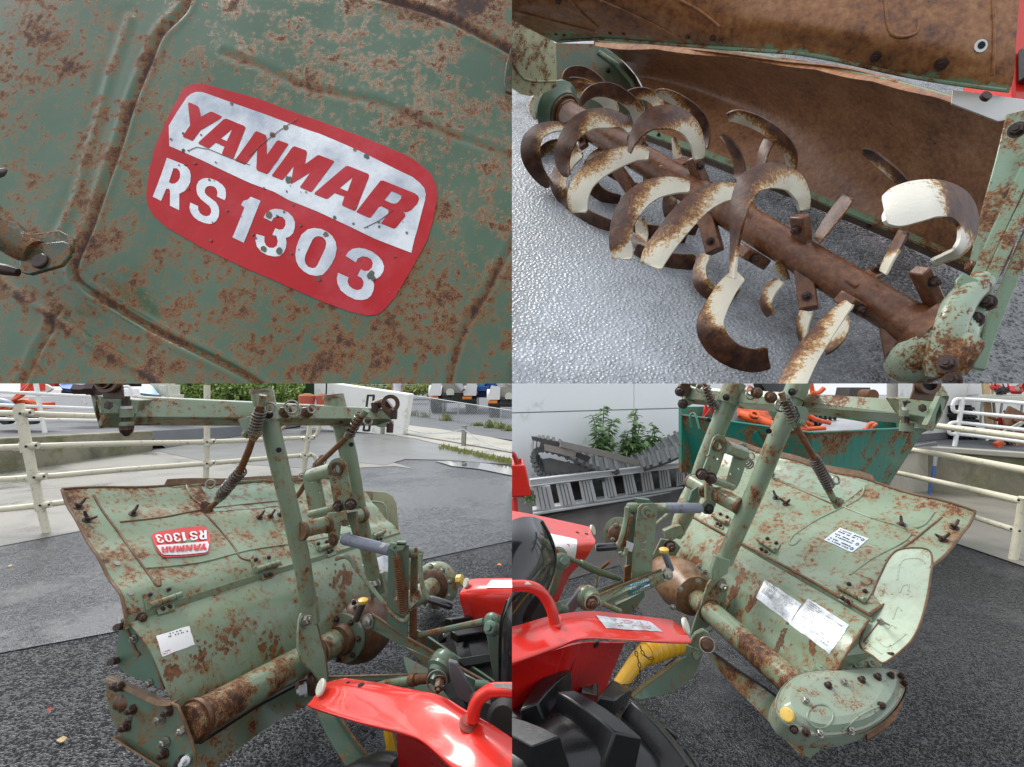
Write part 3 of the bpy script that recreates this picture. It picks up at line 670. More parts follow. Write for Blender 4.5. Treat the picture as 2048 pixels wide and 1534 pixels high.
# cream end plate, green end wall behind
a = MB(); pk = pl3((1024, 180, .62), (1110, 170, .66), (1060, 40, .60))
a.plate([pk.p(*q) for q in [(1000, 25), (1030, 35), (1065, 46), (1085, 62), (1112, 88), (1114, 172), (1095, 184), (1062, 192), (1042, 188), (1026, 176), (1000, 160)]], .003)
e = T.part('cream_end_plate', a, CRM, bevel=.0008)
a = MB(); sfp = Surf(MB().plate([pk.p(*q) for q in [(990, 10), (1120, 10), (1120, 220), (990, 220)]], .001))
a.tube([pk.p(*q, .0006) for q in [(1018, 110), (1032, 140), (1048, 158), (1070, 163), (1112, 162)]], .0013, 8); T.part('pressed_rib', a, CRM, e)
a = MB(); pk = pl3((1115, 180, .84), (1300, 260, .87), (1200, 90, .85))
a.plate([pk.p(*q) for q in [(1108, 86), (1196, 88), (1236, 112), (1270, 150), (1294, 195), (1304, 262), (1290, 290), (1240, 300), (1150, 240), (1113, 180)]], .003)
ep = T.part('end_wall', a, paint('end_wall_green', (.075, .115, .08), .45, 220, .4))
a = MB(); a.tube([pk.p(*q, .002) for q in [(1196, 105), (1232, 130), (1262, 165), (1284, 215), (1290, 262)]], .0035, 8); T.part('curved_flange', a, GG, ep)
for q in [(1216, 141), (1117, 218), (1206, 190)]:
    a = MB(); a.bolt(pk.p(*q), pk.n, .003); T.part('bolt', a, M['bolt'], ep)
# bearing disc at the far end of the shaft
sx = lambda X: (X, 230+(X-1140)*440/720)
axis = (P(1860, 670, .41)-P(1140, 230, .70)).normalized()
def on(X, off=0): x, y = sx(X); return P(x, y+off, sd(X))
a = MB(); a.lathe(on(1120)-axis*.01, axis, [(0, .034), (.004, .034), (.010, .027), (.020, .024), (.021, .012)], 32); T.part('bearing_disc', a, M['shade'], smooth=40)
a = MB(); a.torus(on(1130), axis, .021, .0016, 30); a.torus(on(1134), axis, .016, .002, 30); T.part('bearing_seal', a, SH)
# shaft
a = MB(); a.tube([on(1125), on(1300), on(1500), on(1700), on(1835)], .0160, 30); T.part('shaft', a, SH, smooth=60)
a = MB(); a.lathe(on(1800), axis, [(0, .016), (.012, .018), (.030, .019), (.034, .019)], 32); T.part('shaft_collar', a, SH, smooth=50)
# holders: (X, Y of block centre, direction angle deg in picture, half length px, half width px, depth shift)
HOLD = [(1484, 408, 80, 20, 12, -.03), (1262, 285, 80, 15, 9, -.02), (1281, 290, 85, 17, 9, -.01), (1165, 277, 100, 18, 9, -.01), (1312, 330, 62, 20, 13, -.01), (1393, 338, 112, 24, 14, -.015), (1262, 378, 125, 22, 12, -.012), (1222, 346, 150, 20, 11, .0), (1357, 330, 20, 16, 12, .01), (1212, 268, 92, 16, 9, -.01),
        (1250, 283, 20, 12, 9, .01), (1424, 480, 105, 24, 16, -.012), (1602, 458, 95, 26, 16, -.018), (1504, 512, 150, 24, 17, -.018), (1614, 590, 98, 28, 17, -.012), (1712, 612, 152, 26, 19, -.022),
        (1748, 548, 25, 18, 14, .012), (1852, 568, 115, 30, 17, -.018), (1788, 712, 100, 26, 16, -.006), (1300, 392, 95, 12, 10, 0), (1500, 420, 120, 16, 12, .01), (1170, 235, 80, 12, 8, 0)]
for (x, y, an, hl, hw, dd) in HOLD:
    hl *= 1.05; hw *= 1.08
    an = R(an); ux, uy = math.cos(an), -math.sin(an)
    ln_ = lambda X: 230+(X-1140)*440/720
    sg = 1 if (y+uy-ln_(x+ux))**2 > (y-ln_(x))**2 else -1        # outward sense
    ox, oy = x+ux*hl*sg, y+uy*hl*sg
    den = uy-ux*440/720; tt = (ln_(x)-y)/den if abs(den) > .25 else -hl*sg
    tt = max(-60, min(60, tt)); tt = tt if tt*sg < -hl*.6 else -hl*sg
    ix, iy = x+ux*tt, y+uy*tt
    A_ = P(ix, iy, sd(x)); B_ = P(ox, oy, min(sd(x)+dd, gd(ox, oy)-.02)); c = (A_+B_)/2
    ex = (B_-A_)/2; ey = axis.cross(ex).normalized(); ez = ex.cross(ey).normalized(); w_ = hw*sd(x)/F
    a = MB(); a.box(c, ex, ey*w_*.62, ez*w_*.9)
    hd = T.part('tine_holder', a, SH, bevel=.0015)
    n = ez if ez.dot(CAM-c) > 0 else -ez; n2 = ey if ey.dot(CAM-c) > 0 else -ey
    use = n if n.dot((CAM-c).normalized()) > n2.dot((CAM-c).normalized()) else n2
    ff = w_*(.9 if use is n else .62); q_ = B_-ex.normalized()*min(.011, ex.length)
    b = MB(); b.bolt(q_+use*ff, use, .0034, .0042); T.part('bolt', b, M['bolt'], hd)
# blades: list of (X, Y, half width px, wear, dz); wear 0 cream, 1 rust
TN = [
 ([(1075, 318, 4, .9, .01), (1088, 300, 9, .7, .01), (1110, 292, 12, .4, .01), (1140, 296, 12, .2, .01), (1158, 312, 9, .3, .01)]),
 ([(1208, 300, 8, .3, .0), (1188, 318, 12, .5, .0), (1178, 345, 13, .9, .0), (1186, 375, 12, 1, .0), (1212, 395, 11, 1, .0), (1240, 400, 8, 1, .0)]),
 ([(1108, 178, 3, 1, .03), (1128, 168, 9, .9, .03), (1160, 168, 11, .4, .03), (1188, 180, 10, .1, .03), (1202, 200, 8, 0, .03)]),
 ([(1352, 372, 8, .2, .01), (1340, 395, 12, .5, .01), (1342, 425, 14, 1, .01), (1362, 450, 13, 1, .01), (1394, 462, 10, 1, .01)]),
 ([(1245, 205, 3, 1, .03), (1262, 190, 9, .9, .03), (1290, 188, 11, .5, .03), (1312, 202, 10, .2, .03), (1322, 226, 8, .2, .02)]),
 ([(1560, 560, 8, .1, -.01), (1540, 580, 11, .2, -.01), (1530, 608, 10, .7, -.01), (1540, 632, 7, 1, -.01)]),
 ([(1110, 235, 8, .6, .0), (1092, 222, 10, .8, .0), (1085, 240, 10, .9, .0), (1098, 262, 8, .9, 0)]),
 ([(1128, 160, 3, 1.1, .02), (1138, 146, 8, 1, .02), (1158, 143, 10, 1, .02), (1180, 150, 9, .9, .02), (1204, 168, 7, .7, .02)]),
 ([(1074, 238, 3, 0, -.03), (1072, 212, 12, 0, -.03), (1090, 192, 15, .15, -.03), (1120, 181, 15, .35, -.03), (1155, 180, 14, .5, -.02), (1190, 186, 13, .15, -.02), (1215, 202, 13, 0, -.01), (1226, 226, 12, 0, 0)]),
 ([(1163, 212, 2, 1, -.05), (1172, 194, 8, 1, -.05), (1192, 181, 12, 1, -.05), (1220, 181, 14, 1, -.04), (1248, 195, 13, .75, -.03), (1268, 214, 12, .3, -.02), (1278, 240, 11, 0, -.01), (1279, 265, 8, 0, 0)]),
 ([(1135, 254, 7, .35, -.02), (1108, 252, 9, .45, -.03), (1078, 262, 13, .6, -.04), (1062, 284, 17, .9, -.04), (1062, 315, 17, 1, -.04), (1075, 345, 13, 1, -.03), (1092, 366, 9, 1, -.03), (1100, 372, 4, 1, -.03)]),
 ([(1262, 262, 6, 0, -.03), (1248, 244, 11, .8, -.04), (1218, 236, 17, .5, -.05), (1180, 238, 18, .45, -.06), (1148, 258, 17, .9, -.06), (1130, 290, 15, 1, -.06), (1124, 320, 13, 1, -.05), (1130, 345, 8, 1, -.05), (1137, 352, 3, 1, -.05)]),
 ([(1400, 318, 9, 0, -.04), (1395, 285, 13, 0, -.05), (1378, 252, 18, .3, -.06), (1345, 234, 21, .8, -.07), (1308, 236, 20, 1, -.07), (1280, 256, 13, 1, -.06), (1264, 282, 7, 1, -.06), (1257, 305, 2, 1, -.06)]),
 ([(1312, 187, 5, .35, .0), (1330, 190, 10, .2, .0), (1360, 204, 12, .45, .0), (1392, 230, 13, .8, .0), (1408, 262, 10, 1.1, .01), (1408, 296, 6, 1.1, .01)]),
 ([(1456, 236, 7, .4, .0), (1478, 234, 12, .3, -.01), (1515, 247, 13, .45, -.01), (1552, 270, 13, .8, -.02), (1577, 300, 12, .7, -.02), (1582, 330, 9, .3, -.01), (1578, 350, 6, .5, 0)]),
 ([(1298, 310, 8, 0, -.04), (1270, 306, 14, .1, -.05), (1232, 316, 18, .25, -.06), (1195, 335, 20, .45, -.06), (1168, 362, 19, .2, -.06), (1155, 395, 19, 0, -.06), (1158, 425, 15, 0, -.06)]),
 ([(1160, 305, 9, .3, -.02), (1138, 322, 12, .2, -.02), (1120, 348, 15, .5, -.02), (1118, 378, 14, .6, -.03), (1140, 408, 12, .8, -.03), (1172, 432, 12, 1, -.03), (1205, 448, 12, 1, -.03), (1232, 455, 9, 1, -.03)]),
 ([(1380, 372, 10, .1, -.05), (1345, 370, 15, .0, -.06), (1305, 378, 19, .35, -.07), (1270, 402, 22, .55, -.08), (1247, 440, 21, .8, -.08), (1240, 480, 20, .75, -.08), (1243, 500, 20, .2, -.08), (1244, 518, 18, 0, -.08)]),
 ([(1480, 382, 12, .1, -.06), (1440, 384, 19, .2, -.07), (1400, 404, 22, .55, -.08), (1362, 440, 24, .6, -.09), (1332, 478, 23, .4, -.09), (1310, 510, 23, .15, -.09), (1302, 532, 20, 0, -.09)]),
 ([(1610, 420, 9, 0, -.05), (1606, 392, 14, 0, -.06), (1585, 362, 20, .15, -.07), (1545, 350, 23, .5, -.09), (1505, 362, 22, .8, -.1), (1484, 395, 19, .9, -.1), (1473, 440, 13, 1, -.1), (1467, 490, 7, 1, -.09), (1464, 530, 5, .3, -.09), (1463, 556, 4, 0, -.09)]),
 ([(1480, 548, 14, 0, -.06), (1455, 575, 18, 0, -.08), (1432, 615, 21, .15, -.09), (1420, 650, 25, .55, -.1), (1434, 685, 25, .9, -.1), (1468, 712, 22, 1, -.1), (1508, 722, 21, 1, -.09), (1538, 716, 20, 1, -.09)]),
 ([(1412, 508, 8, .3, -.02), (1399, 535, 11, .4, -.02), (1402, 565, 14, .7, -.03), (1425, 587, 14, .6, -.03), (1455, 590, 12, .4, -.03), (1474, 572, 10, .3, -.03)]),
 ([(1270, 498, 10, 1, -.01), (1300, 512, 13, 1, -.01), (1345, 524, 15, 1, 0), (1390, 527, 16, .95, 0)]),
 ([(1262, 446, 8, 1, .01), (1290, 464, 14, .9, .0), (1330, 470, 14, 1, 0), (1372, 478, 9, 1, .01)]),
 ([(1277, 440, 8, .2, -.02), (1283, 462, 11, .1, -.02), (1280, 485, 13, .8, -.02), (1290, 505, 9, 1, -.02)]),
 ([(1868, 528, 6, 0, -.06), (1892, 518, 7, 0, -.07), (1918, 505, 9, .05, -.08), (1936, 478, 13, .25, -.08), (1938, 440, 19, 1.0, -.08), (1916, 408, 28, 1.0, -.085), (1876, 396, 33, .25, -.09), (1832, 402, 37, -.2, -.09), (1792, 414, 35, -.2, -.09), (1768, 420, 24, -.2, -.09)]),
 ([(1725, 304, 5, 1, .02), (1745, 314, 9, .8, .02), (1775, 338, 10, .5, .01), (1800, 362, 10, .8, .01), (1822, 388, 8, 1, .01)]),
 ([(1697, 393, 10, 1, .01), (1682, 412, 12, .95, .01), (1656, 446, 11, 1, .01), (1632, 480, 8, 1, .01)]),
 ([(1440, 272, 2, .2, .01), (1456, 285, 6, .8, .01), (1472, 312, 9, .9, .01), (1479, 345, 10, 1, .01), (1474, 362, 8, 1, .01)]),
 ([(1345, 276, 2, .3, .02), (1350, 292, 6, .2, .02), (1354, 318, 7, .1, .02)]),
 ([(1538, 280, 10, 1, .02), (1526, 305, 9, 1, .02), (1518, 345, 8, 1, .02)]),
 ([(1806, 462, 9, 1, .0), (1792, 490, 9, .9, .0), (1776, 518, 8, .1, .0), (1764, 545, 7, 0, .0)]),
 ([(1698, 604, 8, 0, -.06), (1672, 632, 15, .2, -.07), (1640, 672, 20, .45, -.08), (1606, 722, 24, .35, -.09), (1575, 790, 26, .3, -.1)]),
 ([(1684, 628, 8, 0, -.02), (1682, 655, 14, 0, -.03), (1664, 682, 14, .4, -.03), (1648, 700, 8, .7, -.03)]),
 ([(1612, 622, 12, .1, -.02), (1604, 650, 11, .3, -.02), (1602, 682, 5, .8, -.02)]),
 ([(1832, 742, 10, 0, -.02), (1812, 752, 11, .1, -.03), (1798, 765, 6, .3, -.03)]),
 ([(1548, 530, 8, .2, -.01), (1562, 545, 9, .4, -.01), (1572, 560, 4, .5, -.01)]),
 ([(1640, 395, 3, .4, .02), (1560, 402, 8, 1, .02), (1570, 420, 8, 1, .02)]) if False else None,
]
for tn in TN:
    if tn is None: continue
    cxm, cym = sum(t[0] for t in tn)/len(tn), sum(t[1] for t in tn)/len(tn)
    q = spline(tn, 6); n = len(q); r0 = []; ws = []; K = 7
    mid = q[n//2][0]
    for i, (x, y, w_, we, dz) in enumerate(q):
        a_, b_ = q[max(i-1, 0)], q[min(i+1, n-1)]; dx, dy = b_[0]-a_[0], b_[1]-a_[1]; l = math.hypot(dx, dy) or 1
        nx, ny = -dy/l, dx/l; d = min(sd(tn[0][0])+dz, gd(x, y)-.014); og = 1 if nx*(x-cxm)+ny*(y-cym) > 0 else -1
        w_ = w_*1.12*(1 if 0 < i < n-1 else .75)
        row = []
        for j in range(K):
            s_ = (j/(K-1)-.5)*2
            row.append(P(x+nx*w_*s_, y+ny*w_*s_, d+.0010*(s_*s_)*(w_/15)+.007*s_)); ws.append(max(-.3, min(1.2, we+.34*s_*og-.02)))
        r0.append(row)
    a = MB(); a.grid(r0, .0022, ws)
    if len(a.w) < len(a.v): a.w += [.5]*(len(a.v)-len(a.w))
    T.part('tine', a, MT2 if tn[-1][3] == -.2 else MT, smooth=40, bevel=.0004)
# gear housing and side frame at the right
a = MB(); pk = pl3((2010, 230, .40), (1945, 545, .385), (2060, 330, .38))
a.plate([pk.p(*q) for q in [(2070, 215), (2012, 228), (1990, 320), (1962, 420), (1938, 525), (1944, 556), (1962, 566), (2000, 470), (2070, 320)]], .004)
T.part('side_frame', a, paint('side_green', (.22, .31, .22), .40, 120, fine=1.2), bevel=.0008)
a = MB()
for pts in ([(2070, 300, .375), (2010, 430, .37), (1950, 560, .365), (1925, 600, .36)], [(2080, 350, .37), (2030, 450, .365), (1975, 570, .36), (1950, 640, .36)], [(2080, 420, .38), (2020, 560, .37), (1972, 680, .37), (1955, 740, .37)]):
    a.ptube([(x, y, d, 15) for x, y, d in pts], 2, 4)
T.part('frame_bar', a, GG, smooth=0, bevel=.001)
gc = P(1888, 668, .375)
a = MB()
ax2 = (axis*.9+Vector((.15, -.1, .25))).normalized()
a.lathe(P(1822, 668, .385), axis, [(0, .018), (.004, .030), (.010, .034), (.020, .033), (.027, .029), (.033, .020), (.036, .010)], 36)
gh = T.part('gear_housing', a, paint('housing_green', (.36, .45, .33), .50, 130, fine=1.3), smooth=50)
a = MB(); a.ptube([(1965, 560, .36, 22), (1925, 600, .355, 27), (1898, 650, .35, 30), (1885, 710, .352, 34), (1880, 750, .355, 26)], 4, 20); T.part('housing_rib', a, paint('rib_green', (.34, .43, .32), .55, 130), gh, smooth=60)
a = MB(); a.ptube([(1935, 680, .345, 30), (1912, 712, .345, 32), (1900, 745, .348, 26)], 4, 20); T.part('housing_lug', a, paint('lug_green', (.34, .43, .32), .60, 130), gh, smooth=60)
a = MB(); a.tube([P(1935, 530, .37), P(1993, 548, .365)], .0035, 12); a.spring(P(1935, 530, .37), P(1993, 548, .365), .0035, .0006, 13, 5); T.part('threaded_stud', a, SH)
for q in [(1975, 606, .356), (1950, 640, .355), (1895, 728, .33), (1905, 762, .34), (2035, 260, .375)]:
    a = MB(); a.bolt(P(*q), (CAM-P(*q)).normalized()+Vector((-.3, 0, .3)), .0042); T.part('bolt', a, M['bolt'], gh)
a = MB(); a.plate([P(*q) for q in [(1912, 560, .355), (1925, 545, .355), (1960, 560, .35), (1962, 600, .348), (1938, 628, .348), (1915, 612, .35)]], .003); T.part('clamp_strip', a, GG, gh, bevel=.001)
a = MB(); a.ring(P(1835, 655, .372), axis, .017, .0215, .010, 30); T.part('seal_ring', a, SH, gh)
a = MB(); pk = pl3((1900, 180, .42), (2040, 240, .40), (2030, 180, .40))
a.plate([pk.p(*q) for q in [(1906, 180), (2060, 200), (2060, 225), (2010, 240), (1996, 242), (1903, 206)]], .003); T.part('white_bracket', a, M['white'])
a = MB(); a.lathe(P(1968, 196, .40), Vector((0, -1, .3)), [(0, .0038), (.003, .0038)], 16); T.part('bolt', a, M['bolt'])
# red machine seen past the cover's corner
b0 = P(2045, 60, .7)
a = MB(); a.abox(b0.x-.012, b0.x+.05, .70, .78, b0.z-.10, b0.z+.10)
T2 = Thing('red_machine', 'red painted corner showing past the raised brown cover', 'machine', b0+Vector((0, 0, -.1)))
T2.part('body_panel', a, M['red'], bevel=.003)
a = MB(); a.abox(b0.x-.010, b0.x+.05, .68, .698, b0.z-.075, b0.z-.03); T2.part('rubber_strip', a, M['black'], bevel=.003)
# ================================================================ LOWER HALF: the ground both yards share
ZONE[0] = None
def gpoly(name, pts, mat, z, n=1):
    a = MB(); a.plate([G(X, Y, z) for X, Y in pts], .002, n=Vector((0, 0, 1))); return struct(name, a, mat)
ZONE[0] = 'BL'
a = MB(); a.grid([[Vector((-90+x*10, -6+y*6, 0)) for x in range(10)] for y in range(22)]); struct('ground', a, M['asph'])
gpoly('ground_smooth_asphalt', [(-900, 1480), (30, 1300), (235, 1262), (700, 1150), (1400, 1000), (1400, 880), (900, 900), (-900, 1000)], M['asphs'], .004)
gpoly('ground_concrete_yard', [(-1400, 1190), (0, 1092), (160, 1062), (420, 1010), (640, 965), (720, 935), (790, 932), (830, 938), (720, 905), (690, 862), (-1400, 862)], M['conc'], .008)
gpoly('ground_damp_yard', [(640, 968), (720, 925), (770, 930), (810, 918), (900, 920), (1100, 935), (1100, 905), (900, 880), (700, 858), (300, 858), (306, 900), (420, 925), (600, 935)], plain('damp_concrete', (.145, .148, .145), .40, 0, .15, 1.6, .2, dirt_or_sheen=(.10, .105, .105), dsc=.8, damt=.6), .012)
gpoly('ground_puddle', [(870, 922), (905, 921), (960, 925), (1030, 934), (1100, 945), (1100, 958), (1020, 950), (960, 938), (905, 932)], plain('puddle_water', (.04, .042, .045), .03, 0, .1, 3, 0), .016)
gpoly('pavement', [(640, 850), (700, 860), (760, 866), (830, 877), (920, 897), (1100, 932), (1100, 898), (980, 874), (880, 858), (780, 846), (640, 838)], M['concl'], .020)
gpoly('pavement_joint', [(700, 857), (800, 867), (900, 884), (1100, 920), (1100, 917.5), (900, 882), (800, 865.5), (700, 856)], M['dark'], .024)
gpoly('road', [(560, 838), (640, 838), (780, 846), (880, 858), (980, 874), (1200, 905), (1200, 786), (700, 786), (560, 790)], M['road'], .016)
ZONE[0] = 'BR'
a = MB(); a.grid([[Vector((x*8, -6+y*6, 0)) for x in range(11)] for y in range(12)])
struct('ground_yard', a, asphalt('wet_asphalt_right', 1.3, (.018, .019, .021), .5, .6, (.042, .043, .046), (.50, .60), .9, .09, (.06, .06, .065), 1.5))
gpoly('ground_dark_asphalt', [(1024, 1190), (1240, 1130), (1330, 1330), (1500, 1200), (1700, 950), (1024, 905)], M['asphd'], .004)
gpoly('ground_concrete_apron', [(1780, 960), (1860, 984), (2200, 1010), (2200, 1160), (2048, 1132), (1880, 1075), (1700, 1040)], plain('wet_apron', (.25, .235, .20), .38, 0, .12, 2.5, .25, dirt_or_sheen=(.12, .11, .095), dsc=1.0, damt=.75), .008)

# ---------------------------------------------------------------- yard behind the left tiller
ZONE[0] = 'BL'
a = MB(); rows = []
TZ = .54
def TG(X, Y): return P(X, Y, (H-TZ)*F/(Y-767))

# mossy low wall
def wallslab(p0, p1, h, th, z0=0.0):
    d = (p1-p0); d.z = 0; d.normalize(); q = Vector((-d.y, d.x, 0)); 
    a = MB(); b = [p0, p1, p1+q*th, p0+q*th]
    n = 10; rows_ = []
    hs4 = (h, h-.165, h-.165, h)
    a.add([Vector((p.x, p.y, z0)) for p in b]+[Vector((p.x, p.y, hq)) for p, hq in zip(b, hs4)], [(0, 1, 5, 4), (1, 2, 6, 5), (2, 3, 7, 6), (3, 0, 4, 7), (4, 5, 6, 7)])
    return a
p0, p1 = G(-300, 985), G(306, 902)
a = wallslab(p0, p1, .555, .30); 
T = Thing('low_wall', 'low mossy concrete wall behind the cream pipe railing', 'wall', (p0+p1)/2)
T.part('wall', a, M['moss'], bevel=.02)
q = Vector((-(p1-p0).y, (p1-p0).x, 0)).normalized()*.28
e_ = [p0+q+Vector((0, 0, .53)), p1+q+Vector((0, 0, .37)), G(640, 845, .03), G(640, 790, .03), P(-900, 800, 24), G(332, 896, .015)]
a = MB(); a.add(e_, [(0, 1, 4), (1, 3, 4), (1, 2, 3), (1, 5, 2)]); struct('road_terrace', a, M['road'])
# cream pipe railing near
T = Thing('pipe_railing', 'cream pipe railing with four rails and black bolts beside the wet yard', 'railing', G(92, 1066), 'pipe railings')
d1, d2, d3 = 4.45, 5.3, 6.0
posts = [((38, 800, 4.45), (92, 1066, 4.45), .052), ((418, 770, 5.3), (410, 985, 5.3), .045), ((620, 768, 6.0), (600, 985, 6.0), .040)]
def mm(px, d): return px*d/F
a = MB(); a.ptube([(38, 808, 4.45, 8.5), (48, 860, 4.45, 9), (64, 940, 4.45, 8.5), (80, 1010, 4.45, 7.5), (94, 1066, 4.45, 7)], 2, 16)
ps = [T.part('post', a, M['fence'], smooth=50)]
a = MB(); a.ptube([(414, 770, 5.3, 6), (414, 880, 5.3, 5.5), (411, 975, 5.3, 5.5)], 2, 14); ps.append(T.part('post', a, M['fence'], smooth=50))
a = MB(); a.ptube([(620, 850, 6.0, 5), (614, 895, 6.0, 5), (604, 965, 6.0, 4.5)], 2, 14); ps.append(T.part('post', a, M['fence'], smooth=50))
rails = [[(-60, 825, 4.4, 6), (40, 827, 4.45, 6), (190, 832, 4.8, 5.5), (420, 835, 5.3, 5), (600, 833, 6, 4.5)],
 [(-60, 898, 4.4, 6), (52, 893, 4.45, 6), (240, 887, 4.8, 5.5), (414, 884, 5.3, 5), (600, 876, 6.0, 4), (622, 875, 6.02, 4), (634, 868, 6.03, 4), (639, 850, 6.03, 4)],
 [(-60, 962, 4.4, 6), (68, 955, 4.45, 6), (240, 940, 4.8, 5.5), (414, 927, 5.3, 5), (600, 911, 6.0, 4), (620, 909, 6.0, 4), (631, 915, 6.02, 4), (631, 935, 6.02, 4), (628, 955, 6.02, 4)],
 [(-60, 1024, 4.4, 6), (80, 1011, 4.45, 6), (240, 988, 4.8, 5.5), (414, 965, 5.3, 5), (560, 955, 5.9, 4)]]
for r_ in rails:
    a = MB(); a.ptube(r_, 3, 12); T.part('rail', a, M['fence'], smooth=50)
for (x, y, d, r) in [(40, 827, 4.45, 10), (52, 893, 4.45, 10), (68, 955, 4.45, 10), (80, 1011, 4.45, 9), (414, 884, 5.3, 7), (414, 927, 5.3, 7), (411, 965, 5.3, 6.5), (617, 876, 6, 6), (610, 911, 6, 6)]:
    a = MB(); a.ptube([(x-r*2.4, y+r*.25, d, r*.66), (x-r*.8, y+.1*r, d, r*.8), (x+r*.8, y-.1*r, d, r*.8), (x+r*2.4, y-r*.25, d, r*.66)], 1, 12)
    a.ptube([(x-1.5, y-r*1.1, d, r*1.02), (x+1.5, y+r*1.1, d, r*.98)], 1, 14); c = T.part('joint_sleeve', a, M['fence'], smooth=50)
    for k in (-2, 0, 2):
        b = MB(); b.lathe(P(x+k*r, y-k*r*.1, d-mm(r, d)*(1.02 if k == 0 else .74)), Vector((0, -1, 0)), [(0, mm(r*.27, d)), (mm(r*.1, d), mm(r*.25, d))], 10); T.part('bolt', b, M['dark'], c)
# white far railing on the terrace
T = Thing('pipe_railing', 'white pipe railing on the mossy wall, in front of the orange machine', 'railing', P(90, 865, 7.7), 'pipe railings')
a = MB(); a.ptube([(70, 755, 7.7, 4.2), (79, 810, 7.7, 4.2), (90, 866, 7.7, 4)], 2, 10); T.part('post', a, M['fencew'])
a = MB(); a.ptube([(-330, 775, 7.2, 4), (-320, 860, 7.2, 4)], 1, 10); T.part('post', a, M['fencew'])
for r_ in ([(-400, 764, 7.0, 3.6), (0, 783, 7.4, 3.4), (80, 788, 7.7, 3.4), (190, 793, 8.2, 3.3), (250, 797, 8.5, 3)], [(-400, 790, 7.0, 3.6), (0, 810, 7.4, 3.2), (80, 813, 7.7, 3.2), (190, 817, 8.2, 3)],
           [(-400, 820, 7.0, 3.4), (0, 838, 7.4, 3), (85, 839, 7.7, 3), (210, 841, 8.2, 3)], [(238, 775, 8.5, 3), (256, 773, 8.6, 3), (262, 780, 8.6, 3), (263, 795, 8.6, 3)]):
    a = MB(); a.ptube(r_, 2, 8); T.part('rail', a, M['fencew'])
# orange machine behind the white railing
b0 = P(20, 846, 9.4)
T = Thing('orange_machine', 'orange farm implement with a curved guard parked behind the white railing', 'farm machine', b0)
def bx(T, name, X0, Y0, X1, Y1, d, dep, mat, tilt=0, par=None):
    a = MB(); p, q = P(X0, Y0, d), P(X1, Y1, d); a.abox(min(p.x, q.x), max(p.x, q.x), d, d+dep, min(p.z, q.z), max(p.z, q.z)); return T.part(name, a, mat, par, bevel=.01)
a = MB(); a.ptube([(22, 842, 9.3, 4), (24, 815, 9.3, 5), (45, 803, 9.3, 6), (68, 808, 9.3, 6), (76, 825, 9.3, 4)], 4, 10); T.part('curved_guard', a, M['orange'])
bx(T, 'body_panel', -20, 806, 62, 820, 9.3, .5, M['orange']); bx(T, 'lower_frame', -20, 828, 74, 842, 9.4, .4, M['orange'])
a = MB(); a.ptube([(-10, 822, 9.2, 4), (45, 790, 9.2, 4), (62, 768, 9.2, 4), (70, 752, 9.2, 4)], 1, 8); T.part('boom', a, M['orange'])
a = MB(); a.ptube([(15, 812, 9.25, 3), (48, 776, 9.25, 3), (60, 766, 9.25, 3)], 1, 8); T.part('boom', a, M['red'])
bx(T, 'cover_panel', 40, 758, 62, 782, 9.5, .3, M['red'])
for x in (8, 60):
    a = MB(); a.lathe(P(x, 838, 9.15), Vector((0, 1, 0)), [(0, .10), (.12, .10)], 20); T.part('wheel', a, M['black'])
for (x, y) in [(5, 812), (30, 818), (50, 816), (66, 830)]:
    a = MB(); a.ptube([(x, y, 9.2, 3), (x+14, y-8, 9.2, 3)], 1, 8); T.part('tine_arm', a, M['redd'])
a = MB(); a.ptube([(-5, 800, 9.1, 5), (18, 806, 9.1, 6), (24, 816, 9.1, 4)], 3, 8); T.part('blue_float', a, plain('pale_blue', (.35, .42, .5)))
# white vehicles at the far end
for (x0, x1, d, lab, bl) in [(102, 196, 11.0, 'white and dark blue planter machine nearer the orange implement', 1), (278, 352, 11.5, 'white and pale blue planter machine beside the hedge', 2)]:
    b0 = P((x0+x1)/2, 800, d); T = Thing('rice_planter', lab, 'farm machine', b0, 'white planter machines')
    if bl == 1:
        a = MB(); a.loft([[(118, 768, d), (150, 766, d), (190, 766, d)], [(124, 776, d-.3), (150, 778, d-.3), (196, 776, d-.3)], [(130, 782, d-.2), (160, 786, d-.2), (192, 782, d-.2)]], .05, 3); T.part('hull', a, M['blue'])
        a = MB(); a.loft([[(70, 774, d-.4), (88, 768, d-.4), (103, 776, d-.4)], [(74, 786, d-.4), (90, 786, d-.4), (104, 778, d-.4)]], .06, 3); T.part('float', a, M['plast'])
        bx(T, 'bed', 122, 780, 188, 790, d-.1, .5, M['dark'])
        a = MB(); a.ptube([(152, 784, d-.3, 2), (165, 797, d-.3, 2), (173, 808, d-.3, 2)], 1, 8); T.part('stand', a, M['fencew'])
        a = MB(); a.ptube([(172, 780, d-.3, 3), (174, 806, d-.3, 1.5)], 1, 8); T.part('stand', a, M['fencew'])
        bx(T, 'cover_panel', 120, 756, 200, 768, d, .6, M['white'])
    else:
        a = MB(); a.loft([[(278, 776, d), (300, 770, d), (310, 778, d)], [(280, 786, d-.3), (300, 788, d-.3), (318, 790, d-.3)], [(296, 792, d-.2), (312, 796, d-.2), (328, 796, d-.2)]], .05, 3); T.part('float', a, plain('pale_blue_float', (.30, .48, .62)))
        bx(T, 'seat', 300, 756, 322, 786, d+.1, .5, M['plast']); bx(T, 'engine_cover', 318, 770, 332, 792, d, .5, M['plast'])
        a = MB(); a.ptube([(336, 750, d, 2), (338, 775, d, 2.4), (341, 798, d, 2)], 1, 8); T.part('stand', a, M['plast'])
        a = MB(); a.ptube([(326, 762, d, 3), (352, 764, d, 3)], 1, 8); T.part('handlebar', a, M['fencew'])
        bx(T, 'base_frame', 286, 790, 340, 797, d, .5, M['plast'])
